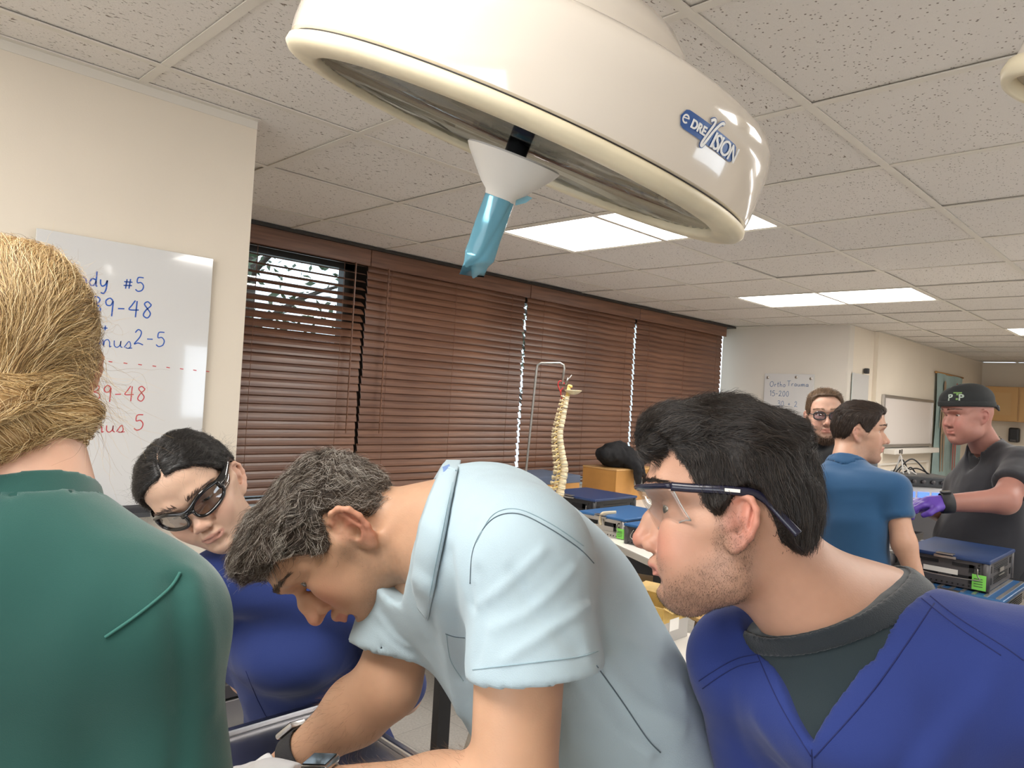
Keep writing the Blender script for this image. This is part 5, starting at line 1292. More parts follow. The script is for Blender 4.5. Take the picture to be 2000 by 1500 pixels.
def garment(name, fn, lo, hi, h, mat, parent, fold=None, lines=None, smooth=1, sharp=None):
    V, Q = solid(fn, lo, hi, h); V = relax(V, Q, smooth)
    if fold is not None:
        for f in (fold if isinstance(fold, list) else [fold]): V = flow_cloth(V, Q, *f)
    if lines is not None: V = bump_lines(V, Q, *lines)
    if fold is not None: V = relax(V, Q, 1, .5)
    return mesh_obj(name, V-np.array(wloc(parent)), Q, mat, parent)
def fabric(name, col, rough=.85, weave=900, bs=.25, sheen=.3, var=.05, crumple=0):
    m = pmat(name, col, rough, bump=(weave, bs), var=(7, var), spec=.25); m.node_tree.nodes['Principled BSDF'].inputs['Sheen Weight'].default_value = sheen
    if crumple:                                            # fine pressed-in creases
        nt = m.node_tree; b = nt.nodes['Principled BSDF']; tc = nt.nodes.new('ShaderNodeTexCoord'); old = b.inputs['Normal'].links[0].from_node
        n = nt.nodes.new('ShaderNodeTexNoise'); n.noise_type = 'RIDGED_MULTIFRACTAL'; n.inputs['Scale'].default_value = 13; n.inputs['Detail'].default_value = 3; n.inputs['Distortion'].default_value = .6
        bp = nt.nodes.new('ShaderNodeBump'); bp.inputs['Strength'].default_value = crumple; bp.inputs['Distance'].default_value = .004
        nt.links.new(tc.outputs['Object'], n.inputs['Vector']); nt.links.new(n.outputs['Fac'], bp.inputs['Height']); nt.links.new(old.outputs[0], bp.inputs['Normal']); nt.links.new(bp.outputs[0], b.inputs['Normal'])
    return m
def seam(name, pts, mat, parent, r=.0011, flat=.6):
    if len(pts) < 3: return None
    return MB().tube(pts, r, 5, flat=flat).obj(name, mat, parent, True)
from mathutils.bvhtree import BVHTree
def trace_mesh(o, pts, lift=.0012, n=10, curve=True):
    """a seam line found on the finished garment"""
    w = wloc(o); me = o.data; bv = BVHTree.FromPolygons([v.co+w for v in me.vertices], [tuple(f.vertices) for f in me.polygons])
    S = spline(pts, n) if curve and len(pts) > 2 else [np.array(pts[0])+(np.array(pts[-1])-np.array(pts[0]))*t for t in np.linspace(0,1,n*2)]
    out = []
    for q in S:
        d = Vector(ray(q[0], q[1])).normalized(); h = bv.ray_cast(Vector(CAM), d)
        if h[0] is not None: out.append(np.array(h[0]-d*lift))
    return out
def seams(o, parent, items):
    w = wloc(o); me = o.data; bv = BVHTree.FromPolygons([v.co+w for v in me.vertices], [tuple(f.vertices) for f in me.polygons])
    for pts, mt, r in items:
        S = spline(pts, 12) if len(pts) > 2 else [np.array(pts[0])+(np.array(pts[-1])-np.array(pts[0]))*t for t in np.linspace(0,1,20)]
        out = []
        for q in S:
            d = Vector(ray(q[0], q[1])).normalized(); h = bv.ray_cast(Vector(CAM), d)
            if h[0] is not None: out.append(np.array(h[0]-d*r*.5))
        if len(out) > 3:
            out = [out[0]]+[(out[i-1]+out[i]*2+out[i+1])/4 for i in range(1,len(out)-1)]+[out[-1]]
            runs = [[out[0]]]
            for a_, b_ in zip(out, out[1:]):
                if np.linalg.norm(b_-a_) > .05: runs.append([])
                runs[-1].append(b_)
            m = MB()
            for rr in runs:
                if len(rr) > 3: m.tube(rr, r, 5, flat=.7)
            if m.v: m.obj('seam', mt, parent, True)
def bounds(pts, pad):
    P = np.array(pts); return P.min(0)-pad, P.max(0)+pad
def unit(v): v = np.asarray(v, float); return v/np.linalg.norm(v)
def skin_body(parent, L, pose, neck, limbs, hand_fns, skinc, hres=.0022, lres=.004, stub=None, stubk=0, seed=3, red=(.62,.25,.18), lip=(.55,.22,.18), collar=None, crop_head=None):
    """fine head and neck, coarser arms, one mesh"""
    hf = head_sdf(L)
    def fine(P):
        p = to_local(P, pose); d = hf(p)
        n = neck(P)
        return smin(d, n, .028)
    a = pose[1]
    pts = [to_world(np.array(q), pose) for q in ((.1,.14,.15),(-.1,.14,.15),(.1,-.12,.15),(-.1,-.12,.15),(.1,.14,-.12),(-.1,.14,-.12),(.1,-.12,-.12),(-.1,-.12,-.12))]+([] if collar is None else list(collar))
    lo, hi = bounds(pts, .012)
    V, Q = solid(fine, lo, hi, hres)
    p = to_local(V.astype(f32), pose)
    c = head_color(p, L, skinc, lip, red, stub, stubk, seed)
    Vs, Qs, Cs = [V], [Q], [c]; n0 = len(V)
    if limbs is not None:
        fn, lo, hi = limbs
        V2, Q2 = solid(fn, lo, hi, lres); V2 = relax(V2, Q2, 1)
        m = noise(V2.astype(f32), 40, seed)*.5+noise(V2.astype(f32), 130, seed+1)*.5
        c2 = np.asarray(skinc, f32)[None]*(1+.05*m)[:,None]
        Vs.append(V2); Qs.append(Q2+n0); Cs.append(c2)
    o = mesh_obj('body', np.concatenate(Vs)-np.array(wloc(parent)), np.concatenate(Qs), M_skin, parent, True, col=np.concatenate(Cs))
    return o, fine
def legs(parent, pelvis, hl, hr, al, ar, mat, shoe, r=.095, cloth=.014):
    """trousers and shoes down to the floor"""
    for h, a in ((hl, al), (hr, ar)):
        pass
    kl, kr = [(np.asarray(h)*.52+np.asarray(a)*.48) for h, a in ((hl, al), (hr, ar))]
    def fn(P):
        d = smin(cone(P, hl, hr, r*1.05, r*1.05), sph(P, pelvis, r*1.1), .06)
        for h, k, a in ((hl,kl,al),(hr,kr,ar)): d = smin(d, chain(P, [h,k,np.asarray(a)+(0,0,.02)], [r*.92,r*.70,r*.62], .03), .04)
        return smax(d, np.maximum(-(P[:,2]-.055), P[:,2]-(pelvis[2]+.10)), .01)
    lo, hi = bounds([pelvis, hl, hr, al, ar], .16)
    garment('trousers', fn, lo, hi, .012, mat, parent, fold=(.006, (0,0,1), 9, 5))
    fw = unit(np.cross((0,0,1), unit(np.asarray(hr)-np.asarray(hl)))); fw = -fw if False else fw
    for a in (al, ar):
        b = np.array((a[0], a[1], .045))
        V, Q = solid(lambda P: smax(smin(cone(P, b-fw*.06, b+fw*.13, .042, .040, ((0,0,1), .85)), cone(P, b-fw*.035, b-fw*.03+(0,0,.05), .042, .040), .03), -(P[:,2]-.004), .004), b-.24, b+.24, .010)
        mesh_obj('shoe', V-np.array(wloc(parent)), Q, shoe, parent)

# ================================================================ man in safety glasses (right)
rs = np.random.default_rng(11)
M_scrubblue = fabric('royal blue scrub cloth', (.022,.040,.185), sheen=.15); M_under = fabric('dark teal-grey jersey', (.018,.030,.036), weave=1400); M_pants = fabric('navy trousers cloth', (.015,.025,.09)); M_shoe = pmat('dark shoe rubber', (.02,.02,.02), .6)
M_thread = pmat('dark stitching', (.008,.015,.10), .8)
RM = LM(brow=(.112,.044), nas=(.103,.028), tip=(.1245,-.019), sub=(.103,-.033), ul=(.1050,-.045), st=(.0965,-.0525), ll=(.0995,-.059), gr=(.090,-.066), pog=(.091,-.077), men=(.074,-.092),
  eye=(.089,.018), fore=.107, vert=.133, occ=-.081, gon=(.012,-.055), hump=.002, jaw=.018, eary=.004, lid=-.0005, earz=.0)
prm = head_pose(1446, 1033, .86, 85, 0)
foot = at(1700, 1900, .93); foot[2] = 0
T = thing('person', 'man in clear safety glasses and royal blue scrub top, facing left beside the bent man', 'person', foot)
ehat = unit(at(1690,1350,.87)-CAM); rt = unit(np.cross(ehat, (0,0,1))); fT = -math.cos(math.radians(25))*np.array((ehat[0],ehat[1],0))-math.sin(math.radians(25))*rt; fT = unit(fT)
nk0, nk1 = at(1492,1082,.865), at(1648,1262,.865)
SR, SL = at(1450,1292,.935), at(2030,1335,.775); PV = at(1745,1960,.90); CH = at(1705,1400,.885)
ER, EL = at(1530,1740,1.0), at(2090,1790,.82); WR, WL = at(1560,2050,.90), at(1900,2060,.72)
def neck_rm(P): return smin(cone(P, nk0, nk1, .0585, .066), cone(P, at(1560,1130,.88), at(1720,1190,.90), .045, .055), .03)
def core_rm(P, r=0.0):
    d = cone(P, CH, PV, .150+r, .145+r, (fT, .66))
    d = smin(d, cone(P, SR, SL, .052+r, .056+r), .07)
    b0 = at(1665,1262,.875)
    d = smin(d, cone(P, b0, SR, .056+r, .046+r), .05); d = smin(d, cone(P, b0, SL, .060+r, .050+r), .06)
    d = smin(d, ell(P, at(1690,1400,.845), (.12+r,.12+r,.07+r)), .06)
    return d
hdR = hand_sdf(WR, unit(WR-ER), (0,0,-1), 1, .5); hdL = hand_sdf(WL, unit(WL-EL), (0,0,-1), -1, .5)
def limbs_rm(P):
    d = smin(core_rm(P, -.022), smin(chain(P, [SR,ER,WR], [.044,.040,.027], .03), chain(P, [SL,EL,WL], [.044,.040,.027], .03), .01), .03)
    d = smin(d, smin(hdR(P), hdL(P), .005), .012)
    return smax(d, -(P[:,2]-(PV[2]-.05)), .01)
lo, hi = bounds([SR,SL,ER,EL,WR,WL,PV,WR+unit(WR-ER)*.2,WL+unit(WL-EL)*.2], .12)
SK1 = (.51,.285,.195)
bod, hf_rm = skin_body(T, RM, prm, neck_rm, (limbs_rm, lo, hi), None, SK1, stub=(.17,.105,.075), stubk=.5, collar=[nk1, at(1700,1200,.9)], red=(.60,.20,.15), lip=(.50,.20,.16))
add_eyes(T, RM, prm, (.55,1,-.22), (.11,.10,.06))
M_hair_rm = pmat('black-brown hair mass', (.012,.009,.008), .7, bump=(300,.8)); S_rm = hair_mat('black-brown hair', [(0,(.008,.006,.005)),(.7,(.022,.014,.010)),(1,(.060,.042,.032))], .36, .6)
line = [(0,.098),(22,.098),(33,.095),(39,.086),(43,.072),(48,.060),(54,.046),(58,.030),(61,.017),(66,.011),(72,.012),(77,.022),(82,.034),(90,.040),(100,.034),(113,.006),(123,-.016),(145,-.034),(165,-.042),(180,-.044)]
def th_rm(P):
    top = sst(P[:,2], .06, .13); front = sst(P[:,1], .0, .095)
    return .006 + .010*top + .007*top*front + .002*sst(P[:,2], -.02, .03) + .004*top*np.sin(P[:,1]*70+P[:,0]*25)
def quiff(P):
    d = chain(P, [(.045,.064,.110),(.03,.092,.109),(.00,.102,.104),(-.04,.090,.106)], [.0165,.016,.016,.016], .02)
    d = smin(d, chain(P, [(.048,.078,.102),(.049,.102,.094),(.044,.110,.084)], [.012,.010,.005], .01), .012)
    return d - .003*np.sin(P[:,0]*160+P[:,2]*90)
def fl_rm(P, n):
    top = sst(P[:,2], .065, .105)[:,None]; fr = sst(P[:,1], .03, .09)[:,None]
    side = np.tile(np.array((0,-.30,-1.0), f32), (len(P),1)); back = np.stack([.55*np.sign(P[:,0]+.02)*0+.35*np.ones(len(P)), -1.0*np.ones(len(P)), .15*np.ones(len(P))], 1)
    tp = np.stack([.75*np.ones(len(P)), -.75+.5*np.sin(P[:,1]*45), .2*np.ones(len(P))], 1)
    return (side*(1-top)+tp*top+np.array((0,-.2,.5))*fr*top).astype(f32)
hr_rm, hfn_rm = make_hair(T, RM, prm, line, th_rm, fl_rm, M_hair_rm, S_rm, 25000, .032, 9, .00021, (.22,.8), (.0022,42), .0016, .0028, 4, clump=6, extra=quiff)
brows(T, RM, prm, S_rm, rs, 240)
S_st = hair_mat('stubble', [(0,(.02,.013,.010)),(1,(.07,.045,.03))]); stubble(T, RM, prm, S_st, rs, 8000, .0016, 1)
# nape fuzz below the haircut
# undershirt and scrub top
pf_, pb_, ps_ = at(1520,1240,.835), at(1740,1106,.93), at(1668,1205,.80)
npl = unit(np.cross(pb_-pf_, ps_-pf_)); npl = npl if npl[2] > 0 else -npl
def under_rm(P):
    d = smin(core_rm(P, -.006), cone(P, nk0, nk1, .064, .0725), .035); d = smin(d, cone(P, at(1560,1130,.88), at(1720,1190,.90), .050, .060), .03)
    d = smax(d, (P-pf_.astype(f32))@npl.astype(f32), .004)
    return smax(d, -(P[:,2]-(PV[2]+.15)), .01)
lo, hi = bounds([SR,SL,CH,nk1,at(1700,1080,.88),PV], .13)
garment('undershirt', under_rm, lo, hi, .0045, M_under, T, fold=(.0015,(0,0,1),14,3))
def band_rm(P):
    nd = np.minimum(cone(P, nk0, nk1, .064, .0725), cone(P, at(1560,1130,.88), at(1720,1190,.90), .050, .060)); nd = smin(smin(core_rm(P, -.006), cone(P, nk0, nk1, .064, .0725), .035), cone(P, at(1560,1130,.88), at(1720,1190,.90), .050, .060), .03)
    return smax(np.abs(nd-.0005)-.0026, np.abs((P-pf_.astype(f32))@npl.astype(f32)+.0105)-.0115, .002)
lo, hi = bounds([pf_, pb_, ps_, nk1], .12)
garment('collar', band_rm, lo, hi, .003, fabric('collar rib', (.016,.022,.028), weave=700, bs=.4), T)
cut0 = lambda P: core_rm(P, .002)
va, vb, vc = [hit(cut0, u_, v_, .5, 1.2) for u_, v_ in ((1484,1222),(1586,1460),(1792,1168))]
def scrub_rm(P):
    d = core_rm(P, .003)
    d = smin(d, chain(P, [SR, SR+(ER-SR)*.80], [.057,.066], .02), .03); d = smin(d, chain(P, [SL, SL+(EL-SL)*.80], [.060,.070], .02), .03)
    s = unit(np.cross((0,0,1), fT)); up_ = np.cross(fT, s)
    def e2(a, b): # signed distance to the V edge in the chest plane
        dv = (b-a); q = np.stack([dv@s, dv@up_]); nrm = np.array((-q[1], q[0]))/np.linalg.norm(q); R_ = P-a.astype(f32); return (R_@s.astype(f32))*nrm[0]+(R_@up_.astype(f32))*nrm[1]
    e_a, e_b = e2(vb, va), e2(vb, vc)
    inside = np.maximum(e_a if True else 0, -e_b) if False else np.maximum(-e_a*SGA, -e_b*SGB)
    d = smax(d, -np.maximum(inside, -((P-CH.astype(f32))@fT.astype(f32)+.02)), .003)
    d = smax(d, -(cone(P, nk0, nk1+(nk1-nk0)*.05, .078, .082)), .004); 
    return smax(d, -(P[:,2]-(PV[2]-.12)), .01)
# orientation of the two V edges: a point just above the apex must lie inside
_t = (vb+ (va+vc)/2*1.0)/2
SGA = SGB = 1.0
def _side(a, b, p):
    s = unit(np.cross((0,0,1), fT)); up_ = np.cross(fT, s); dv = b-a; q = np.array((dv@s, dv@up_)); nrm = np.array((-q[1],q[0]))/np.linalg.norm(q); return np.sign(((p-a)@s)*nrm[0]+((p-a)@up_)*nrm[1])
SGA, SGB = _side(vb, va, _t), _side(vb, vc, _t)
lo, hi = bounds([SR,SL,CH,PV-(0,0,.12),ER,EL], .14)
fl1 = [trace(scrub_rm, p, .5, 1.3) for p in ([(1440,1260),(1420,1330),(1440,1440),(1490,1520)],[(1960,1290),(1890,1380),(1840,1460),(1800,1520)],[(1900,1330),(1800,1440),(1760,1510)],[(1480,1400),(1510,1450),(1560,1510)])]
top_ = garment('scrub_top', scrub_rm, lo, hi, .0045, M_scrubblue, T, fold=[(.004,(0,0,1),7,21),(.0015,(1,0,.4),16,8)], lines=(fl1, [-.004,.004,-.004,.003], [.012,.016,.014,.014]))
seams(top_, T, [(p, M_thread, .0008) for p in ([(1372,1345),(1400,1325),(1440,1302),(1482,1292)],[(1365,1330),(1398,1308),(1440,1286),(1480,1278)],[(1462,1238),(1520,1370),(1584,1478)],[(1825,1178),(1706,1348),(1590,1480)],[(1800,1150),(1870,1205),(1960,1262),(1999,1290)],[(1800,1168),(1868,1222),(1955,1280)],[(1585,1464),(1586,1499)])])
hl_, hr_ = PV+unit(np.cross((0,0,1),fT))*.09, PV-unit(np.cross((0,0,1),fT))*.09
legs(T, PV, hl_, hr_, np.array((hl_[0],hl_[1],.09))+fT*.0, np.array((hr_[0],hr_[1],.09)), M_pants, M_shoe)
# safety glasses
M_lensc = glassmat('clear safety lens', (.975,.975,.975), .03, k=.22); M_frame = pmat('dark navy frame', (.012,.012,.030), .22)
G = thing('safety_glasses', 'clear safety glasses with dark navy temples worn by the man on the right', 'glasses', to_world((0,.11,.03), prm))
w_ = lambda p: to_world(p, prm)
xs = np.linspace(-.0755, .0755, 29); rows = np.linspace(0, 1, 9); Vl = []; 
for r_ in rows:
    for x in xs: Vl.append((x, .1195-7.2*x*x*(1-.1*r_)-.020*r_-.004*r_*r_, .040-.046*r_+.010*r_*np.exp(-(x/.012)**2)+(.012*r_*sst(np.array(abs(x)),.045,.07))))
Fl = [[i*29+j,i*29+j+1,(i+1)*29+j+1,(i+1)*29+j] for i in range(8) for j in range(28)]
lo_ = mesh_obj('lens', np.array([w_(v) for v in Vl])-np.array(wloc(G)), Fl, M_lensc, G, True)
so = lo_.modifiers.new('thickness', 'SOLIDIFY'); so.thickness = .0018
edge = [w_(Vl[8*29+j]) for j in range(29)]; MB().tube(edge, .0009, 6).tube([w_(Vl[i*29]) for i in range(9)], .0009, 6).tube([w_(Vl[i*29+28]) for i in range(9)], .0009, 6).obj('lens_edge', pmat('lens edge', (.85,.85,.82), .1, trans=.6), G, True)
MB().tube([w_((x, .1205-7.2*x*x, .0425)) for x in xs], .0042, 8, flat=.8).obj('brow_bar', M_frame, G, True)
for s in (1,-1):
    tp = [w_((s*.0755,.0800,.0420)), w_((s*.081,.060,.0410)), w_((s*.0865,.032,.0405)), w_((s*.087,.008,.0395)), w_((s*.083,-.008,.038)), w_((s*.079,-.022,.030)), w_((s*.0785,-.038,.013)), w_((s*.079,-.052,-.002))]
    MB().tube(spline(tp, 6), .0050, 8, flat=.45, hint=w_((s*1,0,0))-w_((0,0,0))).obj('temple', M_frame, G, True)
    MB().bar(w_((s*.0895,.024,.0403)), w_((s*.0898,.008,.0396)), .0012, .0035, w_((0,0,1))-w_((0,0,0))).obj('hinge_print', M_paper, G)

# ================================================================ grey-haired man bending to the left
rs = np.random.default_rng(21)
GM = LM(brow=(.110,.0455), nas=(.104,.029), tip=(.1285,-.013), sub=(.107,-.023), ul=(.1095,-.036), st=(.0965,-.0410), ll=(.100,-.0505), gr=(.0925,-.056), pog=(.096,-.071), men=(.080,-.084),
  eye=(.0865,.0245), fore=.105, vert=.112, occ=-.090, gon=(.014,-.050), hump=.005, jaw=.015, lid=.0, open=.0048, w=.0765, ear=1.14, eary=-.012)
pgm = head_pose(686, 1047, 1.045, 88, 60)
foot = at(1300, 1900, 1.02); foot[2] = 0
T = thing('person', 'grey-haired man in pale blue scrub top bent forward over the steel table', 'person', foot)
M_scrubpale = fabric('pale blue scrub cloth', (.43,.545,.61), weave=1100, bs=.3, sheen=.15, var=.03, crumple=.35); M_thread2 = pmat('dark seam', (.10,.14,.17), .8); M_thread3 = pmat('pale stitching', (.30,.42,.48), .8); M_trim = pmat('blue collar facing', (.22,.33,.62), .8)
gSL, gSR = at(1026,1085,.845), at(812,1130,1.07)
gEL, gER = at(1000,1575,.80), at(757,1338,1.03)
gWL, gWR = at(592,1556,.865), at(566,1494,1.075)
gN0, gN1 = at(752,1028,1.06), at(905,1015,1.005)
gPV = at(1278,1650,1.08); gCH = at(975,1140,1.0)
axT = unit(gPV-gCH); sT = unit(gSL-gSR); bT = unit(np.cross(axT, sT)); sT2 = unit(np.cross(bT, axT))
if bT[2] < 0: bT = -bT                                   # back of the torso (upwards)
def neck_gm(P): return smin(cone(P, gN0, gN1, .052, .062), cone(P, at(772,1062,1.06), at(840,1085,1.01), .040, .05), .03)
def core_gm(P, r=0.0):
    d = chain(P, [gCH, gCH+(gPV-gCH)*.5+bT*.02, gPV], [.150+r, .146+r, .150+r], .03, (bT, .64))
    d = smin(d, cone(P, gSL-sT*.02, gSR+sT*.02, .066+r, .062+r), .07)
    d = smin(d, cone(P, at(900,1030,.985), gSL, .060+r, .058+r), .05)
    d = smin(d, cone(P, at(885,1050,1.0), gSR, .058+r, .055+r), .05)
    d = smin(d, cone(P, at(975,1045,.97), at(1110,1190,.98), .070+r, .085+r), .06)
    return d
d1, d2 = unit(at(470,1530,.89)-gWL), unit(at(462,1570,1.03)-gWR)
hL = hand_sdf(gWL+d1*.01, d1, (0,0,-1), -1, .45, 1.0); hR = hand_sdf(gWR+d2*.01, d2, (0,0,-1), 1, .45, 1.0)
def arms_gm(P):
    d = smin(chain(P, [gSL, gEL], [.054,.047], .02), chain(P, [gEL, gEL+(gWL-gEL)*.32, gWL], [.047,.047,.030], .03), .03)
    q = gER+(gWR-gER)*.30
    e = smin(chain(P, [gSR, gER], [.052,.043], .02), chain(P, [gER, q, gWR], [.041,.0425,.028], .03), .025)
    return np.minimum(d, e)
def limbs_gm(P):
    d = smin(core_gm(P, -.028), arms_gm(P), .02)
    d = np.minimum(d, np.minimum(smin(hL(P), sph(P, gWL, .025), .02), smin(hR(P), sph(P, gWR, .025), .02)))
    return d
lo, hi = bounds([gSL,gSR,gEL,gER,gWL+d1*.20,gWR+d2*.20,gPV,gCH], .15)
SK2 = (.59,.345,.22)
skin_body(T, GM, pgm, neck_gm, (limbs_gm, lo, hi), None, SK2, stub=(.26,.17,.11), stubk=.42, collar=[gN1, at(960,1010,.98)], red=(.64,.22,.15), lip=(.56,.22,.17), lres=.0036)
add_eyes(T, GM, pgm, (.55,1,-.15), (.12,.085,.05))
M_hair_gm = pmat('grey-brown hair mass', (.040,.030,.023), .7, bump=(260,.8)); S_gm = hair_mat('salt and pepper hair', [(0,(.022,.013,.009)),(.45,(.06,.036,.022)),(.66,(.14,.10,.07)),(.76,(.38,.34,.29)),(1,(.66,.62,.56))], .4, .5)
line = [(0,.084),(18,.084),(30,.090),(38,.080),(46,.066),(52,.052),(57,.036),(60,.024),(66,.016),(73,.018),(80,.024),(88,.040),(96,.044),(104,.026),(112,.004),(118,-.012),(124,-.024),(135,-.034),(150,-.040),(180,-.044)]
def th_gm(P):
    top = sst(P[:,2], .04, .10); fr = sst(P[:,1], .02, .09)
    return .004 + .006*top + .005*top*fr + .002*sst(P[:,2], -.01, .03)
def fore_gm(P):
    d = chain(P, [(.055,.046,.090),(.04,.074,.088),(.0,.086,.088),(-.05,.068,.088)], [.0155,.016,.016,.0155], .02)
    d = smin(d, chain(P, [(.040,.076,.108),(.036,.094,.110),(.024,.104,.108)], [.0135,.012,.009], .01), .012)
    d = smin(d, chain(P, [(-.010,.082,.104),(-.014,.100,.104)], [.0125,.010], .01), .012)
    return d
def fl_gm(P, n):
    top = sst(P[:,2], .03, .10)[:,None]; q = noise(P, 24, 5)[:,None]; q2 = noise(P, 24, 6)[:,None]
    side = np.stack([np.zeros(len(P)), .25+.6*sst(P[:,1], -.01, .06), -1.0+1.0*sst(P[:,1], .0, .06)], 1); back = np.array((0,-.35,-1.0))
    b = sst(-P[:,1], .01, .05)[:,None]
    tp = np.stack([.4*np.sign(P[:,0]), .9*np.ones(len(P)), .1*np.ones(len(P))], 1)
    d = (side*(1-b)+back*b)*(1-top)+tp*top
    return (d + np.array((.5,.3,.5))*q + np.array((-.2,.5,-.5))*q2).astype(f32)
make_hair(T, GM, pgm, line, th_gm, fl_gm, M_hair_gm, S_gm, 24000, .034, 12, .00019, (.95,.50), (.0036,44), .0022, .0028, 6, clump=12, extra=fore_gm)
brows(T, GM, pgm, hair_mat('dark brow hair', [(0,(.05,.03,.02)),(1,(.16,.11,.08))]), rs, 190, th=.005)
stubble(T, GM, pgm, hair_mat('fine stubble', [(0,(.05,.03,.02)),(.8,(.15,.10,.07)),(1,(.5,.46,.42))]), rs, 2600, .0012, 1)
# forearm hair
av = []; ad = []
for A_, B_, cnt in ((gER,gWR,700),(gEL,gWL,900)):
    ax_ = unit(B_-A_); u1, u2, _ = basis(ax_)
    for k in range(cnt):
        t_ = rs.uniform(.15,.92); a_ = rs.uniform(0,6.28); rr_ = (u1*math.cos(a_)+u2*math.sin(a_)); av.append(A_+(B_-A_)*t_+rr_*.05); ad.append(ax_*.8+rr_*.45)
av = project(arms_gm, np.array(av, f32), 6, .0); tufts('arm_hair', T, av.astype(float), np.array(ad)+rs.normal(0,.3,(len(ad),3)), .012, hair_mat('arm hair', [(0,(.10,.05,.03)),(1,(.30,.18,.09))]), .00008, rs)
# scrub top
nkp = unit(unit(gN1-gN0)*.9+axT*.25)
def scrub_core(P):
    d = core_gm(P, .004)
    d = smin(d, chain(P, [at(1060,1190,.97), at(1155,1340,1.02), at(1215,1500,1.05)], [.105,.112,.118], .04), .06)     # loose back of the shirt
    d = smin(d, cone(P, at(900,1180,1.02), at(985,1380,1.00), .075, .055, (sT, .9)), .05)                            # hanging front
    return d
def sleeve(P, a, b, r0, r1): return cone(P, a, b, r0, r1)
sdir = unit(at(1066,1560,.80)-gSL); sLe = gSL+sdir*.128; sRe = gSR+(gER-gSR)*.70
sdirR = unit(gER-gSR)
cpA, cpB = at(872,915,1.0), at(806,1130,.98); cpM = at(836,1005,.99); cpn = unit(at(600,1064,.99)-at(806,1130,.98))
def scrub_gm(P):
    d = scrub_core(P)
    sl_ = cone(P, gSL, sLe+sdir*.10, .066, .088); sl_ = smax(sl_, (P-sLe.astype(f32))@sdir.astype(f32), .004)
    sl_ = smax(sl_, -smax(cone(P, gSL+sdir*.03, sLe+sdir*.10, .060, .0825), -((P-(sLe-sdir*.085).astype(f32))@sdir.astype(f32)), .01), .002)
    sr_ = cone(P, gSR, sRe+sdirR*.10, .066, .076); sr_ = smax(sr_, (P-sRe.astype(f32))@sdirR.astype(f32), .004)
    sr_ = smax(sr_, -smax(cone(P, gSR+sdirR*.03, sRe+sdirR*.10, .060, .0715), -((P-(sRe-sdirR*.07).astype(f32))@sdirR.astype(f32)), .01), .002)
    d = smin(d, sl_, .018); d = smin(d, sr_, .018)
    d = smax(d, -cone(P, gN0-unit(gN1-gN0)*.05, gN1+unit(gN1-gN0)*.0, .070, .076), .003)
    d = smax(d, -np.maximum(-((P-cpB.astype(f32))@cpn.astype(f32)), np.sqrt(((P-cpM.astype(f32))**2).sum(1))-.120), .004)
    d = smax(d, (P-gPV.astype(f32))@axT.astype(f32)-.10, .01)
    return d
lo, hi = bounds([gSL,gSR,sLe,sRe,gPV,gCH,at(865,890,.98)], .15)
def TR(p, n=10): return trace(scrub_gm, p, .6, 1.35, n)
fl_ = [TR(p) for p in ([(940,1180),(990,1140),(1060,1075)],[(960,1230),(1040,1190),(1120,1110)],[(985,1290),(1060,1240),(1150,1180)],[(1000,1120),(1050,1200),(1130,1270)],[(935,1120),(950,1200),(935,1290)],
    [(1185,1300),(1240,1370),(1330,1420)],[(1130,1330),(1200,1420),(1265,1470)],[(1195,1230),(1270,1290),(1330,1350)],[(850,1150),(870,1250),(900,1390)],[(880,1080),(890,1200),(905,1320)],[(1090,1350),(1110,1430),(1100,1500)],
    [(1040,1010),(1080,1040),(1130,1070)],[(930,1020),(915,1100),(925,1180)],[(740,1200),(770,1240),(800,1260)],[(745,1240),(775,1270),(800,1285)]) ]
top_ = garment('scrub_top', scrub_gm, lo, hi, .0042, M_scrubpale, T, fold=[(.0036,unit(axT+sT*.3),8,31),(.0020,unit(sdir+bT*.5),17,12)],
        lines=(fl_, [.003,.0025,.003,-.003,-.003,.005,.005,.004,.005,-.004,.004,-.002,-.004,.003,.003], [.006,.006,.006,.007,.008,.011,.012,.012,.012,.010,.010,.006,.008,.006,.006]))
seams(top_, T, [([(918,1140),(925,1070),(960,1015),(1010,1003),(1070,1030),(1130,1070),(1160,1100)], M_thread2, .0009), ([(930,1060),(962,1006),(1010,994),(1075,1022),(1140,1066)], M_thread3, .0008),
    ([(1165,1300),(1215,1370),(1262,1440),(1290,1470)], M_thread2, .0010), ([(923,1308),(990,1300),(1060,1292),(1130,1283),(1168,1272)], M_thread3, .0008), ([(870,1238),(888,1244),(908,1246)], M_thread2, .0009), ([(872,1240),(880,1290),(905,1330)], M_thread3, .0007)])
# collar: standing band round the neck, lapel on the near side
oi = trace_mesh(top_, [(836,1212),(846,1160),(858,1100),(868,1050),(878,995),(888,945),(894,918)], .006, 6)
oi = [np.array(p) for p in oi]+[at(900,902,1.02), at(897,903,1.06), at(880,925,1.09)]
oo_px = [(812,1180),(803,1128),(810,1075),(820,1022),(838,970),(856,928),(866,908)]; dl = [((p-CAM)@RC)[1] for p in oi]
oo = []
for k in range(len(oi)-3):
    t_ = k/(len(oi)-4)*(len(oo_px)-1); a_ = int(min(t_, len(oo_px)-2)); f_ = t_-a_; q = np.array(oo_px[a_])*(1-f_)+np.array(oo_px[a_+1])*f_; oo.append(at(q[0], q[1], dl[k]+.022+.02*(k/(len(oi)-4))))
oo += [at(872,900,1.03), at(866,906,1.07), at(846,940,1.10)]
cO, cI = np.array(spline(oo,3)), np.array(spline(oi,3)); n_ = len(cO); G_ = []
for i in range(n_):
    o_, i_ = cO[i], cI[i]; tc = unit(CAM-(o_+i_)/2)
    for t_ in np.linspace(0,1,9): G_.append(o_+(i_-o_)*t_ + tc*.010*math.sin(t_*math.pi)**.7)
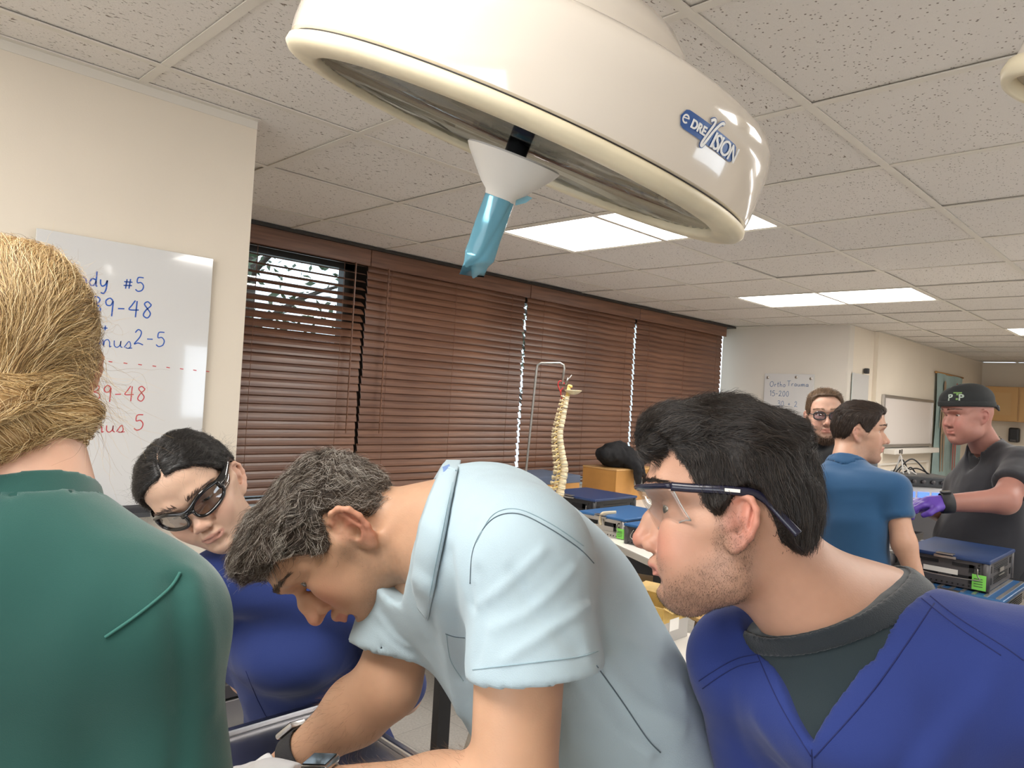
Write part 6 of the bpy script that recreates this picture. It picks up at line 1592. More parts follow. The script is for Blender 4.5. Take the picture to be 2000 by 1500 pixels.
fc = [[i*9+j,i*9+j+1,(i+1)*9+j+1,(i+1)*9+j] for i in range(n_-1) for j in range(8)]
cl = mesh_obj('collar', np.array(G_)-np.array(wloc(T)), fc, M_scrubpale, T, True); so = cl.modifiers.new('thickness','SOLIDIFY'); so.thickness = .003; so.offset = 0
seam('collar_seam', [p for p in [np.array(G_[i*9+7])+unit(CAM-np.array(G_[i*9+7]))*.0022 for i in range(n_-9)]], M_thread3, T, .0007)
MB().add([at(864,912,.945), at(878,906,.955), at(884,950,.925), at(872,955,.92)], [[0,1,2,3]]).obj('collar_facing', M_trim, T)
hh1, hh2 = gPV+sT2*.09, gPV-sT2*.09
legs(T, gPV, hh1, hh2, np.array((hh1[0],hh1[1],.09)), np.array((hh2[0],hh2[1],.09)), M_pants, M_shoe, r=.10)
# white gloves
M_glove = pmat('white glove latex', (.80,.80,.82), .45, bump=(70,.3))
for hf, w0, dd in ((hL, gWL, d1), (hR, gWR, d2)):
    fg = lambda P, hf=hf, w0=w0, dd=dd: smax(smin(hf(P), cone(P, w0+dd*.012, w0+dd*.05, .0300, .031), .015)-.0018, -((P-(w0+dd*.016).astype(f32))@dd.astype(f32)), .002)
    lo, hi = bounds([w0, w0+dd*.21], .07); garment('glove', fg, lo, hi, .0026, M_glove, T, fold=(.0012, dd, 60, 3))
def watch(label, w0, ax, r, strap, face, fmat, facedir, wd=.022):
    t = thing('wristwatch', label, 'watch', w0); u1 = unit(np.asarray(facedir)-ax*(np.asarray(facedir)@ax)); u2 = np.cross(ax, u1)
    MB().lathe([(r,-wd/2),(r+.0022,-wd/2+.001),(r+.0022,wd/2-.001),(r,wd/2)], w0, ax, 40, close=True).obj('strap', strap, t, True)
    Rm = np.stack([ax, u2, u1], 1)
    MB().box(w0+u1*(r+.0055), (.036,.034,.009), Rm, bev=.0035).obj('case', face, t, 'auto'); MB().box(w0+u1*(r+.0103), (.030,.028,.0012), Rm, bev=.0005).obj('glass', fmat, t)
M_scr = pmat('dark watch glass', (.01,.01,.012), .06, coat=.6)
watch('black fabric strap watch on the wrist nearest the woman in blue', gWR+(gER-gWR)*.13, unit(gWR-gER), .0345, pmat('black woven strap', (.03,.03,.034), .8, bump=(700,.5)), M_steel2, M_scr, at(480,1440,1.12)-gWR, .032)
watch('white cased watch on the bent man wrist at the bottom edge', gWL+(gEL-gWL)*.10, unit(gWL-gEL), .034, pmat('white rubber strap', (.72,.72,.70), .5), pmat('silver watch case', (.6,.6,.6), .25, metal=1), M_scr, (0,0,1), .024)

# ================================================================ woman in wraparound glasses and blue scrub top
rs = np.random.default_rng(31)
WM = LM(brow=(.100,.041), nas=(.091,.026), tip=(.1125,-.011), sub=(.097,-.024), ul=(.1015,-.038), st=(.0945,-.0445), ll=(.098,-.051), gr=(.090,-.061), pog=(.093,-.077), men=(.076,-.095),
  eye=(.079,.022), fore=.099, vert=.128, occ=-.090, w=.069, earz=-.016, jaw=.0135, gw=.034, lw=.023, nw=.0150, lid=-.003, open=.0022, cheek=.058, narrow=.16)
pwm = head_pose(391, 1034, 1.41, 20, 21, -31, anchor=WM['tip'] and (0,)+WM['tip'])
foot = at(560, 1500, 1.50); foot[2] = 0
T = thing('person', 'dark-haired woman in black wraparound glasses and blue scrub top looking down', 'person', foot)
wN0, wN1 = to_world((0,-.022,-.035), pwm), at(484,1075,1.52)
wSR, wSL = at(425,1135,1.42), at(735,1190,1.50); wPV = at(640,1520,1.80); wCH = at(575,1225,1.55)
wfT = unit(np.cross(unit(wSL-wSR), (0,0,1))); wfT = wfT if wfT@(CAM-wCH) > 0 else -wfT
wER, wEL = at(484,1320,1.66), at(790,1360,1.72); wWR, wWL = at(580,1420,1.82), at(690,1440,1.84)
def neck_wm(P): return cone(P, wN0, wN1, .047, .056)
def core_wm(P, r=0.0):
    d = chain(P, [wCH, wCH+(wPV-wCH)*.55, wPV], [.136+r,.130+r,.160+r], .03, (wfT,.70)); d = smin(d, cone(P, wSR, wSL, .048+r, .048+r), .06)
    d = smin(d, cone(P, wN1, wSR, .046+r,.042+r), .04); d = smin(d, cone(P, wN1, wSL, .046+r,.042+r), .04)
    return smin(d, ell(P, wCH+wfT*.065+np.array((0,0,-.03)), (.10+r,.10+r,.065+r)), .05)
dR, dL = unit(wWR-wER), unit(wWL-wEL); whR, whL = hand_sdf(wWR, dR, wfT, 1, .5, .9), hand_sdf(wWL, dL, wfT, -1, .5, .9)
def limbs_wm(P):
    d = smin(core_wm(P, -.02), np.minimum(chain(P, [wSR,wER,wWR], [.038,.034,.024], .03), chain(P, [wSL,wEL,wWL], [.038,.034,.024], .03)), .02)
    return smax(smin(d, np.minimum(whR(P), whL(P)), .01), -(P[:,2]-(wPV[2]-.05)), .01)
lo, hi = bounds([wSR,wSL,wER,wEL,wWR+dR*.18,wWL+dL*.18,wPV], .13)
SK3 = (.66,.43,.31)
skin_body(T, WM, pwm, neck_wm, (limbs_wm, lo, hi), None, SK3, collar=[wN1], red=(.66,.36,.27), lip=(.55,.25,.20), lres=.006)
add_eyes(T, WM, pwm, (0,1,-.5), (.03,.018,.012))
M_hw = pmat('black hair mass', (.008,.007,.007), .45); S_hw = hair_mat('black hair', [(0,(.005,.004,.004)),(.8,(.018,.014,.012)),(1,(.07,.06,.055))], .33, .6)
line = [(0,.095),(20,.091),(35,.080),(45,.064),(55,.046),(64,.030),(74,.022),(84,.030),(95,.042),(104,.024),(115,.0),(130,-.03),(150,-.045),(180,-.052)]
def th_wm(P):
    part = np.exp(-((P[:,0]-.004)/.0035)**2)*sst(P[:,1], -.02, .03)
    return (.005+.003*sst(np.abs(P[:,0]), .02, .06))*(1-1.15*part)
def bun(P): return smin(ell(P, (0,-.108,.010), (.036,.026,.036)), ell(P, (.035,-.080,.020), (.02,.02,.02)), .03)-.004*noise(P, 60, 3)
def fl_wm(P, n):
    s = np.sign(P[:,0]-.004); d = np.stack([s*1.0*sst(.06-np.abs(P[:,0]), 0, .05)+.0*s, -.75*np.ones(len(P)), -.35*np.ones(len(P))], 1); d[:,2] += .25*np.sin(P[:,1]*90+P[:,2]*40)
    return d.astype(f32)
ho, hf = make_hair(T, WM, pwm, line, th_wm, fl_wm, M_hw, S_hw, 11000, .045, 10, .00024, (.35,.55), (.0020,60), .0014, .0034, 8, extra=bun)
# stray wisps round the hairline
N = 260; az = rs.uniform(-2.3, 2.3, N); zz = np.interp(np.abs(az), np.array([a for a,_ in line])*math.pi/180, [z for _,z in line])+rs.uniform(0,.05,N)
p = np.stack([np.sin(az)*.085, np.cos(az)*.1-.005, zz], 1).astype(f32); p = project(hf, p, 5, 0); n_ = grad(hf, p, .003)
tufts('stray_hair', T, to_world(p, pwm), (n_*1.0+rs.normal(0,.6,(N,3)))@pwm[0].T, .035, S_hw, .00010, rs, bend=1.2, steps=7)
brows(T, WM, pwm, hair_mat('black brow', [(0,(.05,.03,.02)),(1,(.16,.10,.08))]), rs, 130, th=.003)
M_ub = fabric('black undershirt', (.012,.016,.020))
npw = unit(wN1-wN0)
def ush_wm(P): return smax(smin(core_wm(P,-.004), cone(P, wN0, wN1, .052,.062), .03), -((P-(wN1-npw*.045).astype(f32))@npw.astype(f32)), .004)
lo, hi = bounds([wSR,wSL,wCH,wN1], .13)
garment('undershirt', lambda P: smax(ush_wm(P), -(P[:,2]-(wPV[2]+.2)), .01), lo, hi, .006, M_ub, T)
def scrub_wm(P):
    d = core_wm(P, .006); d = smin(d, chain(P, [wSR, wSR+(wER-wSR)*.85], [.048,.050], .02), .02); d = smin(d, chain(P, [wSL, wSL+(wEL-wSL)*.85], [.052,.058], .02), .02)
    d = smin(d, cone(P, wPV, wPV+(0,0,-.20), .160, .172, (wfT,.72)), .05)
    d = smax(d, -cone(P, wN0, wN1+npw*.01, .066, .074), .004)
    return smax(d, -(P[:,2]-(wPV[2]-.24)), .01)
lo, hi = bounds([wSR,wSL,wCH,wPV-(0,0,.24),wER,wEL], .17)
top_ = garment('scrub_top', scrub_wm, lo, hi, .0065, fabric('deep blue scrub cloth', (.022,.040,.165), sheen=.12), T, fold=[(.006,(0,0,1),7,44),(.003,(1,.5,.3),12,7)])
seams(top_, T, [([(480,1310),(500,1360),(520,1400)], M_thread, .001), ([(560,1400),(640,1380),(720,1330),(790,1290)], M_thread, .0008)])
wh1, wh2 = wPV+unit(wSL-wSR)*.08, wPV-unit(wSL-wSR)*.08
legs(T, wPV, wh1, wh2, np.array((wh1[0],wh1[1],.09)), np.array((wh2[0],wh2[1],.09)), M_pants, M_shoe, r=.085)
# wraparound over-glasses
G = thing('safety_glasses', 'black wraparound glasses on the woman looking down', 'glasses', to_world((0,.1,.02), pwm)); w_ = lambda p: to_world(p, pwm)
M_fb = pmat('glossy black frame', (.006,.006,.007), .12, coat=.5); M_lg = glassmat('smoky lens', (.62,.56,.53), .10, k=.5)
def yy(x): return .104-8.0*x*x
for s in (1,-1):
    rim = []
    for a in np.linspace(0, 2*math.pi, 41):
        ca, sa = math.cos(a), math.sin(a); x = .037+.0285*np.sign(ca)*abs(ca)**.75; z = .020+(.0185 if sa > 0 else .0205)*np.sign(sa)*abs(sa)**.8+.008*(x-.03)/.03*(.5)
        rim.append((s*x, yy(x)-.004*(z < .02)*(.02-z)/.02, z))
    MB().tube([w_(q) for q in rim], .0040, 8, flat=.8).obj('rim', M_fb, G, True)
    c = np.mean([q for q in rim], 0); Vv_ = [w_(c+np.array((0,.004,0)))]; 
    for f_ in (.5, 1.0): Vv_ += [w_(c+(np.array(q)-c)*f_+np.array((0,.003*(1-f_),0))) for q in rim[:-1]]
    F_ = [[0,1+i,1+(i+1)%40] for i in range(40)]+[[1+i,41+i,41+(i+1)%40,1+(i+1)%40] for i in range(40)]
    mesh_obj('lens', np.array(Vv_)-np.array(wloc(G)), F_, M_lg, G, True)
    MB().tube([w_(q) for q in spline([(s*.062,yy(.062)+.002,.030),(s*.074,.050,.030),(s*.0795,.010,.034),(s*.080,-.012,.030),(s*.078,-.030,.012)], 6)], [.0095]*7+[.008]*6+[.0055]*6+[.0045]*6, 8, flat=.4, hint=w_((1,0,0))-w_((0,0,0))).obj('temple', M_fb, G, True)
    MB().tube([w_(q) for q in spline([(s*.064,yy(.064)+.001,.020),(s*.071,.052,.018),(s*.0755,.032,.022)], 5)], [.010,.0095,.009,.0085,.008,.0075,.007,.006,.005,.004,.003], 8, flat=.25, hint=w_((1,0,0))-w_((0,0,0))).obj('side_shield', M_lg, G, True)
MB().tube([w_(q) for q in ((-.012,.105,.024),(0,.107,.026),(.012,.105,.024))], .0045, 8).obj('bridge', M_fb, G, True)
MB().tube([w_(q) for q in spline([(-.064,yy(.064)+.003,.037),(-.035,yy(.035)+.003,.041),(0,.108,.030),(.035,yy(.035)+.003,.041),(.064,yy(.064)+.003,.037)],8)], .0036, 8).obj('brow_bar', M_fb, G, True)

# ================================================================ blonde person in green, back to the viewer
rs = np.random.default_rng(41)
BL_ = LM(occ=-.095, vert=.130, w=.074)
pbl = head_pose(178, 726, .74, 168, 14, 0, anchor=(-.080,-.014,.006))
foot = at(110, 1400, .66); foot[2] = 0
T = thing('person', 'blonde person in dark green top seen from behind at the left edge', 'person', foot)
bN0, bN1 = to_world((0,-.030,-.03), pbl), at(48,1030,.665)
bSR, bSL = at(298,1222,.66), at(-330,1190,.62); bPV = at(60,1980,.66); bCH = at(40,1300,.66)
bfT = unit(np.cross(unit(bSR-bSL), (0,0,1))); bfT = bfT if bfT@(CAM-bCH) < 0 else -bfT
bER, bEL = at(342,1640,.66), at(-380,1620,.62); bWR, bWL = at(330,1720,.92), at(-150,1700,.88)
def neck_bl(P): return smin(cone(P, bN0, bN1, .050, .057), cone(P, bN0-bfT*.01, bN1, .045,.055), .03)
def core_bl(P, r=0.0):
    d = chain(P, [bCH, bCH+(bPV-bCH)*.5, bPV], [.135+r,.128+r,.14+r], .03, (bfT,.68)); d = smin(d, cone(P, bSR, bSL, .046+r, .046+r), .06)
    d = smin(d, cone(P, at(60,1085,.66), bSR, .052+r,.043+r), .05); return smin(d, cone(P, at(30,1085,.65), bSL, .052+r,.043+r), .05)
dR, dL = unit(bWR-bER), unit(bWL-bEL); bhR, bhL = hand_sdf(bWR, dR, (0,0,-1), 1, .5), hand_sdf(bWL, dL, (0,0,-1), -1, .5)
def limbs_bl(P):
    d = smin(core_bl(P,-.02), np.minimum(chain(P,[bSR,bER,bWR],[.040,.036,.025],.03), chain(P,[bSL,bEL,bWL],[.040,.036,.025],.03)), .02)
    return smax(smin(d, np.minimum(bhR(P), bhL(P)), .01), -(P[:,2]-(bPV[2]-.05)), .01)
lo, hi = bounds([bSR,bSL,bER,bEL,bWR+dR*.2,bWL+dL*.2,bPV], .12)
SK4 = (.66,.40,.29)
skin_body(T, BL_, pbl, neck_bl, (limbs_bl, lo, hi), None, SK4, collar=[bN1], hres=.003, lres=.007, red=(.66,.30,.22))
add_eyes(T, BL_, pbl, (0,1,-.4), (.10,.16,.2))
M_hb = pmat('blonde hair mass', (.36,.22,.09), .5); S_hb = hair_mat('blonde hair', [(0,(.16,.085,.035)),(.3,(.42,.27,.11)),(.65,(.68,.49,.24)),(1,(.90,.74,.46))], .38, .5)
line = [(0,.080),(30,.076),(50,.050),(64,.026),(76,.020),(86,.036),(96,.048),(106,.020),(116,-.008),(130,-.035),(150,-.080),(180,-.095)]
BUN = np.array((.045,-.105,-.065))
def bun_bl(P): return smin(ell(P, BUN, (.045,.032,.036)), ell(P, (-.005,-.072,-.055), (.060,.034,.046)), .03)-.003*np.sin(P[:,2]*140+P[:,0]*60)
def fl_bl(P, n):
    d = BUN.astype(f32)-P; d = d/(np.linalg.norm(d, axis=1, keepdims=True)+1e-6); far = sst(np.linalg.norm(P-BUN.astype(f32), axis=1), .05, .14)[:,None]
    return (d + far*np.array((0,-.35,.25)) + .25*np.stack([noise(P,18,k) for k in (1,2,3)],1)).astype(f32)
ho, hf = make_hair(T, BL_, pbl, line, lambda P: .010+.003*sst(P[:,2],.04,.1), fl_bl, M_hb, S_hb, 18000, .085, 12, .00024, (.16,.45), (.0026,34), .0018, .0032, 9, clump=8, jitter=.3, extra=bun_bl)
# loose strands hanging behind the ear and at the nape
roots = []; N = 120
az = rs.uniform(1.5, 2.9, N); p = np.stack([-np.sin(az)*.08, np.cos(az)*.09, rs.uniform(-.04,.03,N)], 1).astype(f32); p = project(hf, p, 6, .001)
tufts('loose_strands', T, to_world(p, pbl), np.array((-.35,-.25,-1.0))@pbl[0].T+rs.normal(0,.28,(N,3)), .075, S_hb, .00013, rs, bend=.7, steps=9)
N = 150; az = rs.uniform(1.2, 3.0, N); p = np.stack([-np.sin(az)*.08, np.cos(az)*.09, rs.uniform(-.02,.12,N)], 1).astype(f32); p = project(hf, p, 6, .001)
tufts('stray_hair', T, to_world(p, pbl), grad(hf,p,.003)@pbl[0].T+rs.normal(0,.7,(N,3)), .030, S_hb, .00010, rs, bend=1.0, steps=7)
M_green = fabric('dark green jersey', (.014,.078,.066), weave=1300, sheen=.35, var=.08)
npb = unit(bN1-bN0)
def top_bl(P):
    d = core_bl(P, .006); d = smin(d, chain(P, [bSR, bER+(bER-bSR)*.2], [.052,.056], .02), .022); d = smin(d, chain(P, [bSL, bER*0+bEL], [.052,.056], .02), .022)
    d = smax(d, -cone(P, bN0, bN1-npb*.004, .058, .062), .004)
    return smax(d, -(P[:,2]-(bPV[2]-.15)), .01)
lo, hi = bounds([bSR,bSL,bCH,bPV-(0,0,.15),bER,bEL], .14)
fl_ = [trace(top_bl, q, .4, .9) for q in ([(345,1140),(350,1250),(356,1380),(352,1499)],[(372,1130),(400,1240),(410,1380)],[(200,1080),(150,1250),(110,1420)])]
top_ = garment('green_top', top_bl, lo, hi, .0055, M_green, T, fold=[(.0045,(0,0,1),6,51)], lines=(fl_, [-.006,.004,.003], [.010,.014,.03]))
seams(top_, T, [([(352,1118),(330,1150),(270,1200),(205,1245)], pmat('green seam ridge', (.025,.12,.10), .85), .0016)])
garment('collar', lambda P: smax(np.abs(cone(P, bN0, bN1, .0585, .0635))-.0030, np.abs((P-(bN1-npb*.006).astype(f32))@npb.astype(f32))-.020, .002), *bounds([bN1], .10), .003, M_green, T)
bh1, bh2 = bPV+unit(bSR-bSL)*.08, bPV-unit(bSR-bSL)*.08
legs(T, bPV, bh1, bh2, np.array((bh1[0],bh1[1],.09)), np.array((bh2[0],bh2[1],.09)), M_pants, M_shoe, r=.085)

# ================================================================ three men at the back
def bg_man(label, L, pose, sk, J, N1, top_name, top_mat, hairline, hair, hair_fn, hairth, flow, front, up, hres=.0045, sleeve=.55, girth=.14, belly=None, stub=None, stubk=0, vneck=None, glove=None, seed=60, red=(.55,.26,.2), shoulder=.048, pants=None, arm=.040):
    rs = np.random.default_rng(seed); SR_, SL_, ER_, EL_, WR_, WL_, PV_ = J
    T = thing('person', label, 'person', (PV_[0], PV_[1], 0)); CH_ = SR_*.5+SL_*.5+np.array((0,0,-.14)); N0 = to_world((0,-.022,-.03), pose)
    def neck(P): return cone(P, N0, N1, .054, .062)
    def core(P, r=0.0):
        d = chain(P, [CH_, CH_*.45+PV_*.55, PV_], [girth+r, girth+r, girth+r], .03, (front,.72)); d = smin(d, cone(P, SR_, SL_, shoulder+r, shoulder+r), .07)
        d = smin(d, cone(P, N1, SR_, .052+r,.042+r), .05); d = smin(d, cone(P, N1, SL_, .052+r,.042+r), .05)
        if belly is not None: d = smin(d, ell(P, CH_*.35+PV_*.65+front*belly[0], (belly[1]+r,)*3), .08)
        return d
    dR, dL = unit(WR_-ER_), unit(WL_-EL_); hR_, hL_ = hand_sdf(WR_, dR, (0,0,-1), 1, .6), hand_sdf(WL_, dL, (0,0,-1), -1, .6)
    def arms(P): return np.minimum(chain(P,[SR_,ER_,WR_],[arm*1.08,arm,arm*.68],.03), chain(P,[SL_,EL_,WL_],[arm*1.08,arm,arm*.68],.03))
    def limbs(P): return smax(smin(smin(core(P,-.022), arms(P), .02), np.minimum(hR_(P), hL_(P)), .01), -(P[:,2]-(PV_[2]-.05)), .01)
    lo, hi = bounds([SR_,SL_,ER_,EL_,WR_+dR*.2,WL_+dL*.2,PV_], .15+girth*.3)
    skin_body(T, L, pose, neck, (limbs, lo, hi), None, sk, hres=hres, lres=.009, collar=[N1], stub=stub, stubk=stubk, red=red, seed=seed)
    add_eyes(T, L, pose, (0,1,-.25)); brows(T, L, pose, hair_fn, rs, 120, th=.004)
    if hair is not None: make_hair(T, L, pose, hairline, hairth, flow, hair, hair_fn, 4200, .030, 6, .00055, (0,0), (.0022,40), .0016, .005, seed)
    ax = unit(N1-N0)
    def top(P):
        d = core(P, .006)
        for S_, E_ in ((SR_,ER_),(SL_,EL_)):
            q = unit(E_-S_); e = S_+(E_-S_)*sleeve; s = cone(P, S_, e+q*.05, arm*1.28, arm*1.62); s = smax(s, (P-e.astype(f32))@q.astype(f32), .004); d = smin(d, s, .025)
        d = smax(d, -cone(P, N0, N1-ax*.0, .064, .068), .004)
        if vneck is not None: d = smax(d, -cone(P, N1+front*.02, N1+front*vneck[0]+np.array((0,0,-vneck[1])), .062, .012), .004)
        return smax(d, -(P[:,2]-(PV_[2]-.12)), .01)
    lo, hi = bounds([SR_,SL_,CH_,PV_-(0,0,.13),ER_,EL_], .15+girth*.3)
    garment('collar', lambda P: smax(np.abs(smin(cone(P, N0, N1, .0650, .0690), core(P, .007), .012))-.0035, np.maximum(np.abs((P-(N1).astype(f32))@ax.astype(f32))-.030, np.abs(cone(P, N0, N1, .066,.070))-.012), .002), *bounds([N1], .11), .0045, top_mat, T) if vneck is None else None
    o = garment(top_name, top, lo, hi, .009, top_mat, T, fold=[(.007,(0,0,1),6,seed),(.003,(1,.3,.2),11,seed+2)])
    if vneck is not None:
        garment('undershirt', lambda P: smax(smax(core(P,-.003), -cone(P, N0, N1-ax*.01, .060,.066), .004), -(P[:,2]-(PV_[2]+.2)), .01), *bounds([SR_,SL_,CH_,N1], .15+girth*.2), .010, vneck[2], T)
    h1, h2 = PV_+unit(SR_-SL_)*.09, PV_-unit(SR_-SL_)*.09
    legs(T, PV_, h1, h2, np.array((h1[0],h1[1],.09)), np.array((h2[0],h2[1],.09)), pants or M_pants, M_shoe, r=.09+max(0,girth-.14)*.5)
    if glove is not None:
        for hf, w0, dd in ((hR_,WR_,dR),(hL_,WL_,dL)):
            lo, hi = bounds([w0, w0+dd*.21], .07); garment('glove', lambda P, hf=hf, w0=w0, dd=dd: smax(smin(hf(P), cone(P, w0-dd*.01, w0+dd*.05, .030,.031), .015)-.002, -((P-(w0-dd*.005).astype(f32))@dd.astype(f32)), .002), lo, hi, .004, glove, T)
    return T, core, top, o
def side_flow(P, n):
    t = sst(P[:,2], .07, .11)[:,None]; return (np.array((0,-.35,-1.0))*(1-t)+np.array((.3,-1.0,.1))*t).astype(f32)
std = [(0,.092),(24,.092),(36,.080),(44,.060),(52,.042),(58,.022),(64,.010),(74,.012),(82,.028),(90,.044),(98,.040),(106,.018),(116,-.006),(130,-.028),(150,-.040),(180,-.046)]
# man in blue tee, back turned, profile to the right
BT = LM(tip=(.125,-.014), occ=-.092, vert=.133, jaw=.0155)
pbt = head_pose(1673, 851, 3.0, -97, 4)
eB = unit(at(1660,950,2.76)-CAM); eB[2] = 0; eB = unit(eB); rB = unit(np.cross(eB,(0,0,1)))
fB = unit(eB*.92+rB*.38)
JB = [at(1748,953,3.12), at(1590,948,3.02), at(1772,1058,3.16), at(1560,1070,3.05), at(1808,1165,3.28), at(1590,1165,3.2), at(1660,1150,3.12)]
JB = [at(1742,957,2.78), at(1588,950,2.92), at(1766,1062,2.71), at(1560,1070,2.94), at(1800,1165,2.68), at(1570,1190,2.86), at(1655,1170,2.85)]
M_tee = fabric('blue tee jersey', (.020,.080,.185), weave=700)
bg_man('man in blue tee with his back turned, face in profile to the right', BT, pbt, (.54,.315,.22), JB, at(1652,914,2.95), 'tee_shirt', M_tee, std, pmat('dark brown hair mass', (.028,.017,.012), .6), hair_mat('dark brown hair', [(0,(.015,.009,.007)),(1,(.07,.042,.028))]), lambda P: .004+.006*sst(P[:,2],.05,.11)+.006*sst(P[:,2],.07,.12)*sst(P[:,1],.02,.09), side_flow, fB, None, seed=61, girth=.135, stub=(.2,.13,.1), stubk=.35, shoulder=.055)
# bearded man with dark glasses beyond him
GB = LM(vert=.132, jaw=.016)
pgb = head_pose(1611, 818, 3.45, -6, 4)
eG = unit(at(1610,900,3.75)-CAM); eG[2] = 0; eG = unit(eG); rG = unit(np.cross(eG,(0,0,1)))
JG = [at(1538,905,3.46), at(1684,905,3.54), at(1528,1015,3.46), at(1694,1015,3.56), at(1560,1090,3.36), at(1660,1090,3.4), at(1604,1095,3.66)]
T, cg, tg, og = bg_man('bearded man with dark-framed glasses half hidden behind the man in blue tee', GB, pgb, (.58,.35,.26), JG, at(1612,880,3.50), 'grey_top', fabric('grey jersey', (.16,.19,.22)), [(a_, z_+(.014 if a_ < 50 else .004)) for a_, z_ in std], pmat('light brown hair mass', (.10,.06,.035), .6), hair_mat('light brown hair', [(0,(.06,.035,.02)),(1,(.30,.19,.11))]), lambda P: .004+.010*sst(P[:,2],.07,.12), side_flow, -eG, None, seed=62, stub=(.07,.035,.02), stubk=1.6)
stubble(T, GB, pgb, hair_mat('brown beard', [(0,(.035,.018,.010)),(1,(.14,.075,.04))]), np.random.default_rng(5), 3500, .012, None, True)
garment('apron', lambda P: smax(smax(cg(P,.014), -((P-(JG[6]*.5+(JG[0]+JG[1])*.25).astype(f32))@(-eG).astype(f32)), .005), smax(np.abs((P-JG[6].astype(f32))@rG.astype(f32))-.11, P[:,2]-1.50, .02), .01), *bounds([JG[0],JG[1],JG[6]], .2), .010, pmat('black rubber apron', (.012,.012,.014), .5), T)
G = thing('eyeglasses', 'dark-framed glasses on the bearded man at the back', 'glasses', to_world((0,.1,.02), pgb)); w_ = lambda p: to_world(p, pgb)
for s in (1,-1):
    MB().tube([w_((s*(.033+.0245*abs(math.cos(a))**.6*np.sign(math.cos(a))), .108-3*(.033+.0245*abs(math.cos(a))**.6*np.sign(math.cos(a)))**2, .020+.0165*abs(math.sin(a))**.6*np.sign(math.sin(a)))) for a in np.linspace(0,6.283,21)], .0030, 6).obj('rim', M_black, G, True)
    MB().lathe([(.0,0),(.0235,0),(.0235,.001),(.0,.001)], w_((s*.033,.1005,.020)), w_((0,1,0))-w_((0,0,0)), 20).obj('lens', glassmat('tinted lens', (.75,.72,.78), .10), G, True)
    MB().tube([w_((s*.058,.097,.026)), w_((s*.077,.04,.026)), w_((s*.080,-.005,.024))], .0022, 6).obj('temple', M_black, G, True)
MB().tube([w_((-.010,.105,.022)), w_((0,.108,.025)), w_((.010,.105,.022))], .002, 6).obj('bridge', M_black, G, True)
# heavy man in charcoal scrubs and black cap
HM = LM(vert=.130, fat=.012, jaw=.020, gw=.046, tip=(.122,-.012), cheek=.064, lid=-.002, open=.003)
phm = head_pose(1893, 817, 3.20, 52, 8)
eH = unit(at(1920,950,3.2)-CAM); eH[2] = 0; eH = unit(eH); rH = unit(np.cross(eH,(0,0,1))); fH = unit(-rH*.86-eH*.5)
JH = [at(1880,950,3.42), at(1990,940,3.02), at(1858,1010,3.50), at(1958,985,2.92), at(1805,990,3.36), at(1842,983,2.98), at(1945,1105,3.25)]
JH[1] = at(1998,908,3.06); JH[3] = at(1962,978,2.93)
M_char = fabric('charcoal scrub cloth', (.030,.030,.036), weave=700)
T, ch_, th_, oh = bg_man('heavy man in charcoal scrubs and black cap handling instruments with purple gloves', HM, phm, (.40,.19,.15), JH, at(1925,872,3.26), 'scrub_top', M_char, None, None, hair_mat('dark sandy hair', [(0,(.05,.03,.02)),(1,(.15,.09,.05))]), None, None, fH, None, seed=63, girth=.185, belly=(.070,.165), sleeve=.62, glove=pmat('purple nitrile', (.13,.06,.42), .45), red=(.52,.20,.17), vneck=(.10,.13,fabric('dark undershirt', (.015,.015,.018))), shoulder=.060, pants=M_char, arm=.050)
hb = head_sdf(HM, False)
def cap_fn(P):
    t = .010+.004*sst(P[:,2],.05,.12)-.002*noise(P,22,3); d = smin(hb(P)-t, ell(P, (0,.0,.085), (.088,.108,.066)), .02)
    return smax(d, -(P[:,2]-(.052-.22*np.minimum(P[:,1],0)*0+.14*P[:,1])), .004)
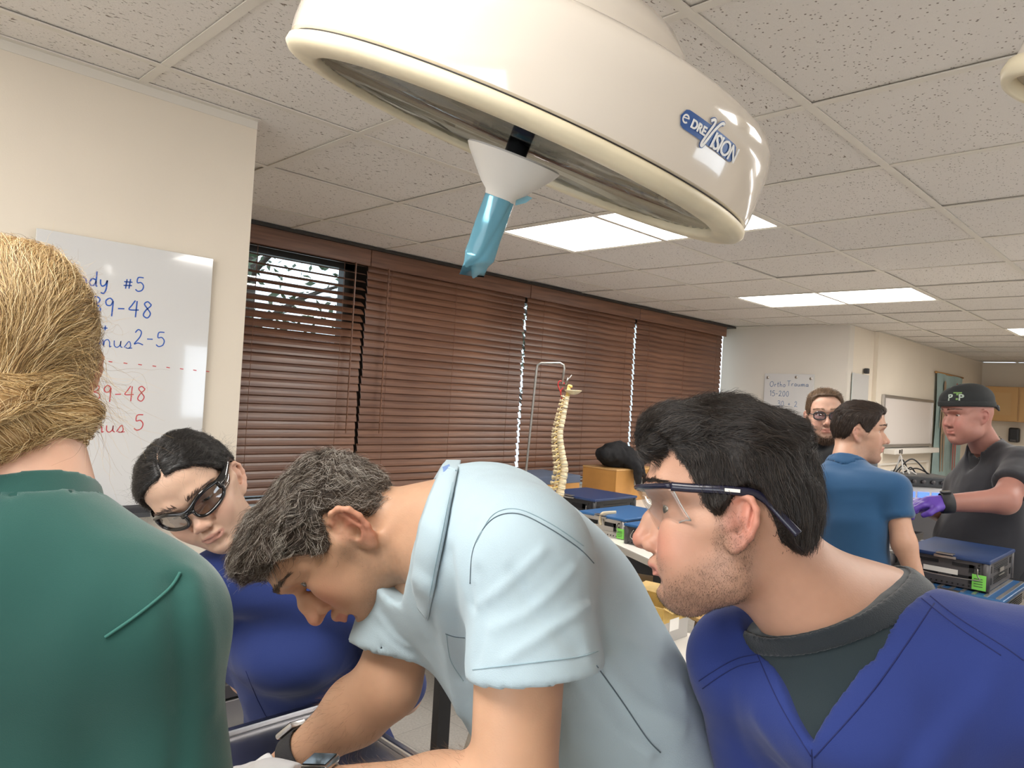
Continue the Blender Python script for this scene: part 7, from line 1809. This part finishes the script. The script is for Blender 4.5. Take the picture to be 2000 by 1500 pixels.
V, Q = solid(cap_fn, (-.12,-.14,-.02), (.12,.15,.18), .004); capo = mesh_obj('cap', to_world(V, phm)-np.array(wloc(T)), Q, pmat('black cap cloth', (.010,.012,.013), .8, bump=(800,.3)), T)
V, Q = solid(lambda P: smax(np.abs(cap_fn(P)+.001)-.0035, np.abs(P[:,2]-(.062+.14*P[:,1]))-.012, .002), (-.12,-.14,-.02), (.12,.15,.12), .004); mesh_obj('cap_band', to_world(V, phm)-np.array(wloc(T)), Q, pmat('cap band', (.014,.016,.016), .8), T)
V, Q = solid(lambda P: chain(P, [(.0,-.112,.045),(.012,-.128,.035),(.02,-.128,.020)], [.010,.007,.005]), (-.03,-.15,.0), (.05,-.09,.07), .003); mesh_obj('cap_tie', to_world(V, phm)-np.array(wloc(T)), Q, M_black, T)
ce = [hit(lambda P: cap_fn(to_local(P, phm)), *p, 2.9, 3.4) for p in ((1851,783),(1873,782),(1852,767))]
if all(c is not None for c in ce):
    uu, vv = unit(ce[1]-ce[0]), unit(ce[2]-ce[0]); ww = unit(np.cross(uu, vv)); ww = ww if ww@(CAM-ce[0]) > 0 else -ww; vv = unit(np.cross(ww, uu))
    for txt, off, mt, sz, dy in (('P',0,pmat('white embroidery', (.62,.70,.62), .7),.040,0),('T',.021,pmat('green embroidery', (.30,.52,.16), .7),.052,.002),('P',.041,pmat('white embroidery', (.62,.70,.62), .7),.040,0)):
        Vt, Ft = text_mesh(txt, sz, ce[0]+uu*off+vv*dy+ww*.03, uu, vv, ww, .0006, .0, 1, .0012)
        Vt = np.array(Vt, f32); pl = to_local(Vt, phm)
        for _ in range(8): pl = pl - (to_local((Vt*0+ww).astype(f32)+phm[1].astype(f32), phm))*(cap_fn(pl)-.0016)[:,None]*.8
        mesh_obj('embroidery', to_world(pl, phm)-np.array(wloc(T)), Ft, mt, capo, False) if False else mesh_obj('embroidery', to_world(pl, phm)-np.array(wloc(T)), Ft, mt, T, False)
watch('black watch on the forearm of the man in charcoal scrubs', JH[5]+(JH[3]-JH[5])*.06, unit(JH[5]-JH[3]), .039, pmat('black rubber strap', (.02,.02,.022), .6), M_black, M_scr, (0,0,1), .045)
